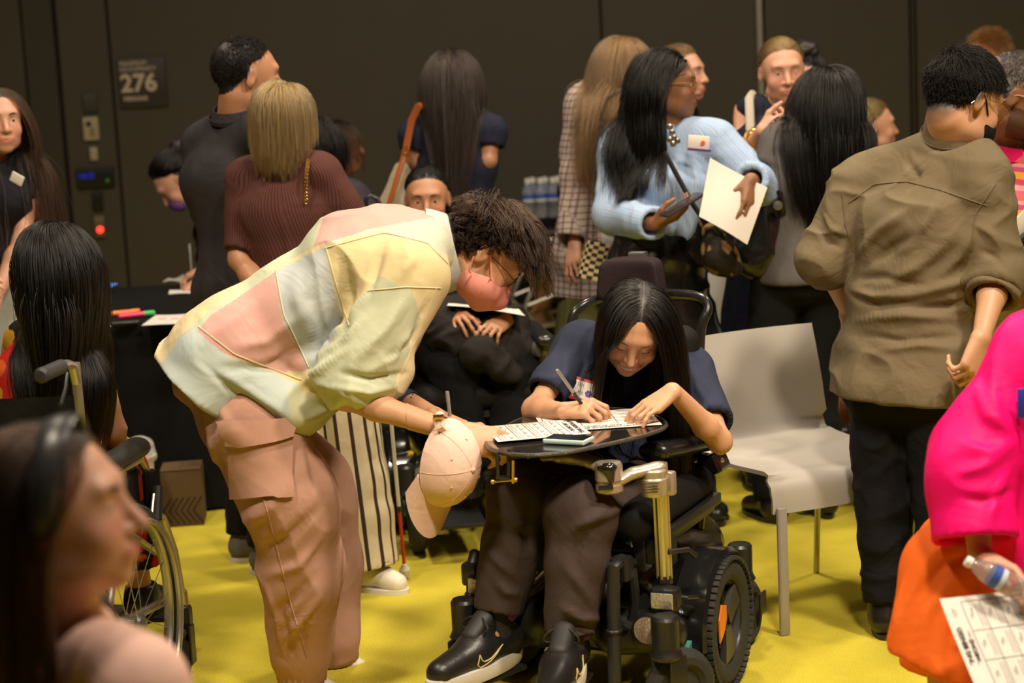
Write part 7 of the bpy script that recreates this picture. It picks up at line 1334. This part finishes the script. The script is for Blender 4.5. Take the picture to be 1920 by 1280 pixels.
# --- the woman in pink and orange at the lower right
J = joints(0, 3.8, 255, 1.66, sit=.48); put(J, pel=W(2010, 985, 3.92), wai=W(2015, 860, 3.92), che=W(2005, 740, 3.90), nek=W(2060, 560, 3.90), hed=W(2110, 420, 3.86), shL=W(1925, 665, 3.78), shR=W(2090, 640, 4.10), elL=W(1828, 850, 3.74), wrL=W(1836, 1040, 3.62), elR=W(2030, 860, 4.0), wrR=W(1985, 1000, 3.7),
    hiL=W(1960, 1030, 3.85), hiR=W(2010, 1000, 4.05), knL=W(1788, 1058, 3.78), knR=W(1800, 1030, 4.02), anL=W(1770, 1390, 3.70), anR=W(1800, 1370, 3.95), toL=W(1700, 1430, 3.66), toR=W(1730, 1410, 3.92)); basis(J)
p4 = who('seated woman in a hot pink blouse and an orange skirt holding a water bottle', J, (0, 5, 0), 'pink', True, 'b', anchor=(J['pel'][0], J['pel'][1], 0)); p4.hands = {'L': (V(.62, -.5, -.30), V(-.15, -.55, -.8), 'hold', {'thumb': (.5, .2)}), 'R': (V(-.5, -.3, -.6), V(0, 0, -1), 'relax', {})}; p4.body(hh=.006, ha=.0045); p4.eyes()
def bell(S_):
    S_.cone(W(1850, 800, 3.74), W(1815, 900, 3.70), .075, .085, .04); S_.cone(W(1815, 880, 3.70), W(1828, 1012, 3.64), .080, .088, .03, cut=True); S_.cone(W(1825, 985, 3.655), W(1830, 1035, 3.63), .066, .074, .005, op=-1)
    S_.cone(W(1985, 800, 3.85), W(1960, 1040, 3.80), .16, .15, .06)
p4.top(cloth('hot_pink', (.84, .003, .16), .55, wr=.5, wscale=5), sleeve=.55, hem=.06, off=.035, h=.007, fold=.012, fs=(7, 7, 5), sl_r=1.0, extra=bell, seed=19)
bl_ = p4.root.children[-1]; crease(bl_, [([(1830, 720), (1850, 780), (1880, 800)], .012, .012), ([(1800, 830), (1850, 850), (1900, 830)], .012, .012), ([(1790, 890), (1830, 880), (1890, 850)], .012, .012), ([(1800, 930), (1850, 940), (1900, 920)], .010, -.010), ([(1870, 650), (1860, 740), (1880, 820)], .014, .012), ([(1890, 880), (1860, 950), (1850, 1000)], .012, .010)])
S_ = S(); S_.cone(J['pel'], J['hiL'], .14, .13, .04); S_.cone(J['hiL'], J['knL'], .125, .088, .05); S_.cone(J['hiR'], J['knR'], .12, .085, .05); S_.cone(J['knL'], W(1772, 1248, 3.72), .088, .120, .04, V(0, 1, 0), 1.15, cut=V(-.45, 0, -1)); S_.cone(J['knR'], W(1790, 1250, 3.95), .085, .12, .04, cut=V(-.1, 0, -1)); S_.cone(W(1748, 1080, 3.78), W(1714, 1208, 3.72), .05, .040, .06, cut=V(-.45, 0, -1))
v, f = S_.mesh(.007); v = folds(v, vnormals(v, f), .010, (10, 10, 2.5), None, .5, 7, .3); sk_ = meshobj('skirt', v, f, cloth('orange_crepe', (.85, .145, .015), .7, wr=.45, wscale=5), p4.root); crease(sk_, [([(1850, 1020), (1770, 1060), (1700, 1140)], .010, -.008), ([(1790, 1080), (1740, 1150), (1720, 1230)], .014, .012), ([(1820, 1100), (1790, 1180), (1775, 1250)], .014, -.012), ([(1700, 1080), (1685, 1140), (1675, 1190)], .012, .010), ([(1840, 1120), (1825, 1200), (1815, 1260)], .014, .012)]); p4.shoes(mshoe)
p4.hair(HBR, n=1200, L=.35, vol=.02, rad=.001)
MB().box(W(1922, 756, 3.66), (.03, .004, .06), rotz(-.2), .001).build('name_tag', mat('tag_blue', (.02, .04, .35), .5), p4.root)
ca, cb_ = W(1818, 1054, 3.52), W(1935, 1118, 3.50); bottle(cb_, 'clear water bottle with a white cap tilted in the hand above the orange skirt', None, np.linalg.norm(cb_-ca)/.19, nrm(ca-cb_))
X_ = nrm(W(1768, 1130, 3.50)-W(1820, 1265, 3.40)); Y_ = nrm(W(1765, 1128, 3.50)-W(1900, 1106, 3.56)); O_ = W(1768, 1130, 3.49)-X_*.28+Y_*0; Yd = -Y_
bingo('printed bingo sheet on the lap of the woman in the orange skirt', W(1768, 1130, 3.49)-X_*.28-Y_*.215, X_, Y_, .28, .215, cols=4, lift=lambda u, v: .006*math.sin(3*u+2*v))
o = thing('stool', 'stool with thin metal legs under the orange skirt', 'stool', (J['pel'][0], J['pel'][1], 0)); MB().lathe((J['pel'][0], J['pel'][1], J['pel'][2]-.20), (0, 0, 1), [(.17, 0), (.18, .01), (.18, .03), (.16, .04)], 28).build('seat', mat('chair_grey', ()), o)
for e in range(4): t = pi/4+e*pi/2; MB().tube([(J['pel'][0]+.12*math.cos(t), J['pel'][1]+.12*math.sin(t), J['pel'][2]-.2), (J['pel'][0]+.19*math.cos(t), J['pel'][1]+.19*math.sin(t), 0)], .009, 8).build('leg', MATS['leg_steel'], o)
# --- the blurred woman close to the camera
J = joints(0, 2.35, 88, 1.64, sit=.42); H0 = W(100, 956, 2.35); d = H0-J['hed']
for k in list(J):
    if k not in ('F', 'B', 's', 'az'): J[k] = J[k]+V(d[0], d[1], 0)
for k in ('hed', 'nek', 'che', 'wai', 'shR', 'shL', 'elR', 'elL', 'wrR', 'wrL'): J[k] = J[k]+V(0, 0, d[2])
put(J, shR=W(262, 1290, 2.22), nek=W(130, 1180, 2.37)); arm(J, 'R', J['knR']+V(-.1, 0, .1)); arm(J, 'L', J['knL']+V(-.1, 0, .1))
p5 = who('dark haired woman with a black headband out of focus at the lower left', J, (2, -5, 0), 'pink', True, 'b', anchor=(J['pel'][0], J['pel'][1], 0)); p5.body(hh=.004, nose=1.1); p5.eyes(); p5.top(cloth('pale_pink', (.80, .50, .42), .8), sleeve=.26, hem=.05, neck=1.1, off=.014, sl_r=1.5); p5.trousers(mblack, h=.014); p5.shoes(mshoe)
p5.hair(HDB, n=5200, L=.42, vol=.014, rad=.0006, part=.0, back=.95, width=.7, seed=41, clump=.35, lift=.02, yclear=.02); mb = MB()
pts = [p5.P(.088*math.cos(t), .012+.02*math.sin(t), .020+.100*math.sin(t)) for t in np.linspace(-.35, pi+.35, 30)]; mb.tube(pts, .022, 10, flat=(nrm(p5.R[:, 2]), .22)); mb.build('headband', mat('satin_black', (.03, .028, .030), .35), p5.root)
for i in range(3): MB().lathe(p5.P(.086, -.008, -.052-.018*i), (0, 0, -1), [(.001, 0), (.006, .004), (.006, .008), (.001, .012)], 10).build('earring', mat('pearl', (.65, .62, .58), .2), p5.root)
MB().tube([J['nek']+J['B']@V(.06*math.sin(t), .065*math.cos(t)+.01, -.01-.03*math.cos(t)) for t in np.linspace(-pi*.7, pi*.7, 24)], .0022, 6).build('necklace', mat('silver', ()), p5.root)
o = thing('stool', 'stool under the blurred woman with the headband', 'stool', (J['pel'][0], J['pel'][1], 0)); MB().lathe((J['pel'][0], J['pel'][1], J['pel'][2]-.15), (0, 0, 1), [(.17, 0), (.18, .01), (.18, .03), (.16, .04)], 28).build('seat', mat('chair_grey', ()), o)
for e in range(4): t = pi/4+e*pi/2; MB().tube([(J['pel'][0]+.12*math.cos(t), J['pel'][1]+.12*math.sin(t), J['pel'][2]-.15), (J['pel'][0]+.19*math.cos(t), J['pel'][1]+.19*math.sin(t), 0)], .009, 8).build('leg', MATS['leg_steel'], o)
# --- the woman in the manual wheelchair
pe = L4(-.0, .10, .61); J = joints(pe[0], pe[1], 4, 1.64, sit=.52); put(J, hed=W(106, 500, 4.76), nek=W(112, 600, 4.80)); q = (J['nek']-J['pel']); J['che'] = J['pel']+q*.66; J['wai'] = J['pel']+q*.30; J['shR'] = W(172, 640, 4.82); J['shL'] = W(34, 640, 4.86); J['elR'] = W(212, 805, 4.86); J['wrR'] = W(225, 905, 5.06); J['elL'] = W(0, 800, 4.9); J['wrL'] = W(40, 800, 5.15)
for e, r in (('R', .06), ('L', -.12)): J['kn'+e] = L4(r, .50, .58); J['an'+e] = L4(r, .66, .20); J['to'+e] = L4(r, .78, .145)
basis(J); p6 = who('woman with straight black hair in a red floral dress in a manual wheelchair', J, (-2, 4, 0), 'tan', True, 'k', anchor=(C4[0], C4[1], .0)); p6.body(hh=.005, ha=.006)
def floral(v, gu, gv, bi):
    n1, n2 = vnoise(v*np.array((11, 11, 11))+5), vnoise(v*np.array((16, 16, 16))+40); c = np.repeat(np.array((.48, .018, .012))[None], len(v), 0); c[n1 > .62] = (.012, .010, .010); c[(n2 > .70)] = (.55, .30, .03); c[(n2 < .22)] = (.60, .10, .02); return c
mfl = cloth('floral_print', (.5, .02, .01), .7, attr='col'); p6.top(mfl, sleeve=0, hem=.0, off=.012, h=.006, cols=floral, fold=.006, neck=.3)
S_ = S(); S_.cone(J['pel'], J['pel']+F4@V(0, .05, -.02), .15, .15, .04, F4[:, 0], 1.2)
for e in 'RL': S_.cone(J['hi'+e], J['kn'+e], .11, .095, .05); S_.cone(J['kn'+e], J['an'+e]+V(0, 0, .12), .095, .10, .04, cut=True)
v, f = S_.mesh(.009); v = folds(v, vnormals(v, f), .010, (10, 10, 5), None, .5, 5, .3); meshobj('skirt', v, f, mfl, p6.root, cols=floral(v, 0, 0, 0)); p6.shoes(mshoe)
p6.hair(HK, n=6500, L=.58, vol=.022, rad=.0007, back=.6, width=.35, clump=.45, seed=43, steps=18, lvar=.15, gather=.04, bias=(.13, 0, 0))
# --- the man or woman in the second power wheelchair
J = joints(0, 6.9, 174, 1.66, sit=.52); put(J, pel=L12(0, -.08, .64), hed=W(801, 372, 6.78), nek=W(806, 432, 6.86)); q = J['nek']-J['pel']; J['che'] = J['pel']+q*.66; J['wai'] = J['pel']+q*.3; J['shR'] = W(742, 452, 6.86); J['shL'] = W(868, 448, 6.86); J['elL'] = W(905, 540, 6.75); J['wrL'] = W(950, 600, 6.38); J['elR'] = W(725, 540, 6.8); J['wrR'] = W(850, 590, 6.42)
put(J, hiR=J['pel']+V(-.10, -.02, -.01), hiL=J['pel']+V(.10, -.02, -.01), knR=W(852, 690, 6.40), knL=W(962, 680, 6.42), anR=W(880, 880, 6.34), anL=W(958, 870, 6.36), toR=W(880, 910, 6.22), toL=W(962, 905, 6.22)); basis(J)
p7 = who('dark haired woman looking out from the second power wheelchair behind the patchwork shirt', J, (6, 4, 0), 'tan', True, 'k', anchor=(J['pel'][0], J['pel'][1], .5)); p7.hands = {'L': (V(-.5, -.75, -.1), V(-.2, .3, -.9), 'hold', {}), 'R': (V(.3, -.9, 0), V(.3, .3, -.9), 'hold', {})}; p7.body(hh=.0042, ha=.006); p7.eyes(brow=(.02, .012, .008)); p7.top(mblack, sleeve=.5, off=.02); p7.trousers(cloth('black_cord', (.0065, .0065, .008), .9, wr=.7), off=.03, h=.009, fold=.010); p7.shoes(mshoe)
p7.hair(HK, n=2800, L=.13, style='back', tie=(0, -.11, .0), vol=.008, rad=.0009, jit=.04)
S_ = S(); [S_.cone(W(*a, D1), W(*b_, D1), r1, r2, .04) for a, b_, D1, r1, r2 in (((830, 600), (960, 612), 6.50, .085, .07), ((850, 630), (940, 660), 6.38, .07, .06), ((930, 620), (985, 650), 6.40, .05, .035), ((900, 660), (955, 700), 6.30, .055, .035), ((820, 600), (850, 650), 6.42, .05, .05))]
v, f = S_.mesh(.007); v = folds(v, vnormals(v, f), .028, (11, 11, 13), None, .8, 9, .3); o = meshobj('jacket', v, f, cloth('charcoal_fleece', (.020, .017, .016), .9, wr=.8), None, origin=W(900, 640, 6.4)); tag(o, 'crumpled charcoal jacket on the lap in the second power wheelchair', 'jacket')
sheet('paper_sheet', 'white paper sheet held flat above the crumpled charcoal jacket', [W(838, 574, 6.35), W(985, 590, 6.28), W(970, 578, 6.5), W(845, 562, 6.55)], sag=.006)
# --- somebody in red print at the far table
pe = L24(0, .08, .61); J = joints(pe[0], pe[1], 262, 1.62, sit=.52); put(J, hed=W(1128, 300, 10.1)); arm(J, 'R', W(1058, 432, 10.45), (0, 0, -1)); arm(J, 'L', W(1072, 440, 10.0), (0, 0, -1)); J['anR'] = W(1010, 585, 10.1); J['anL'] = W(1002, 592, 9.95); J['toR'] = W(985, 598, 10.1); J['toL'] = W(975, 604, 9.95); J['knR'] = W(1052, 490, 10.15); J['knL'] = W(1052, 496, 9.95)
p8 = who('person in a red floral skirt in the wheelchair far back beside the bottles', J, (0, 20, 0), 'brown', True, 'k', anchor=(C24[0], C24[1], 0)); p8.body(hh=.007, ha=.009); p8.top(mblack, sleeve=.25); p8.hair(HK, n=1200, L=.2, rad=.0012)
S_ = S(); S_.cone(J['pel'], (J['knR']+J['knL'])/2, .15, .11, .04, V(0, 1, 0), 1.2); v, f = S_.mesh(.010); v = folds(v, vnormals(v, f), .02, (12, 12, 12), None, .6, 5, .3); meshobj('skirt', v, f, mfl, p8.root, cols=np.where((vnoise(v*18) > .6)[:, None], np.array((.55, .30, .25)), np.array((.40, .015, .012)))); p8.shoes(mat('sandal', (.16, .08, .03), .6))
sheet('paper_sheet', 'white paper sheet beside the water bottles on the far table', [W(1028, 462, 10.3), W(1062, 468, 10.3), W(1066, 440, 10.5), W(1030, 440, 10.5)])
# --- the dog under the chair
J0 = W(1572, 765, 7.35); dog = thing('dog', 'rust brown dog resting behind the legs of the chair beside the olive shirt man', 'dog', (J0[0]+.2, 7.35, 0)); S_ = S(); hz = J0[2]
S_.ell(J0+V(.02, 0, .01), (.062, .05, .052), None, .02); S_.cone(J0+V(-.015, -.02, -.01), J0+V(-.095, -.05, -.085), .040, .024, .03); S_.ell(J0+V(-.10, -.052, -.085), (.02, .018, .016), None, .01); S_.cone(J0+V(.05, .02, -.01), V(J0[0]+.20, 7.42, .16), .055, .085, .05); S_.cone(V(J0[0]+.20, 7.42, .16), V(J0[0]+.62, 7.5, .14), .105, .10, .06); S_.cone(V(J0[0]+.62, 7.5, .14), V(J0[0]+.70, 7.44, .10), .10, .09, .05)
for dx, dy in ((.16, -.07), (.22, .12)): S_.cone(V(J0[0]+dx, 7.42+dy, .12), V(J0[0]+dx-.02, 7.40+dy, .04), .045, .032, .03); S_.cone(V(J0[0]+dx-.02, 7.40+dy, .035), V(J0[0]+dx-.22, 7.36+dy, .03), .03, .024, .02); S_.ell(V(J0[0]+dx-.23, 7.36+dy, .026), (.035, .026, .022), None, .015)
for dy in (-.10, .10): S_.cone(V(J0[0]+.62, 7.5+dy, .12), V(J0[0]+.48, 7.5+dy*1.5, .08), .07, .045, .03); S_.cone(V(J0[0]+.48, 7.5+dy*1.5, .05), V(J0[0]+.62, 7.5+dy*1.7, .03), .035, .026, .02); S_.cone(V(J0[0]+.62, 7.5+dy*1.7, .03), V(J0[0]+.50, 7.5+dy*1.8, .028), .026, .024, .02)
S_.cone(V(J0[0]+.78, 7.46, .09), V(J0[0]+.95, 7.3, .03), .025, .012, .02); v, f = S_.mesh(.008); meshobj('body', v, f, mat('rust_coat', (.20, .062, .018), .6, bump=.3, bscale=160), dog)
for e in (-1, 1):
    S_ = S(); S_.cone(J0+V(.045, e*.05, .03), J0+V(.055, e*.068, -.055), .022, .020, .01, V(0, 1, 0), .4); v, f = S_.mesh(.006); meshobj('ear', v, f, mat('rust_dark', (.13, .04, .012), .6), dog); MB().lathe(J0+V(-.035, e*.036-.006, .008), (-.5, e*.8, .2), [(.010, 0), (.009, .004), (.001, .007)], 12).build('eye', mat('eye_dark', (.01, .006, .004), .15), dog)
MB().lathe(J0+V(-.112, -.056, -.080), (-1, -.3, -.5), [(.012, 0), (.011, .007), (.001, .011)], 12).build('nose', mat('nose_brown', (.07, .025, .015), .4), dog)
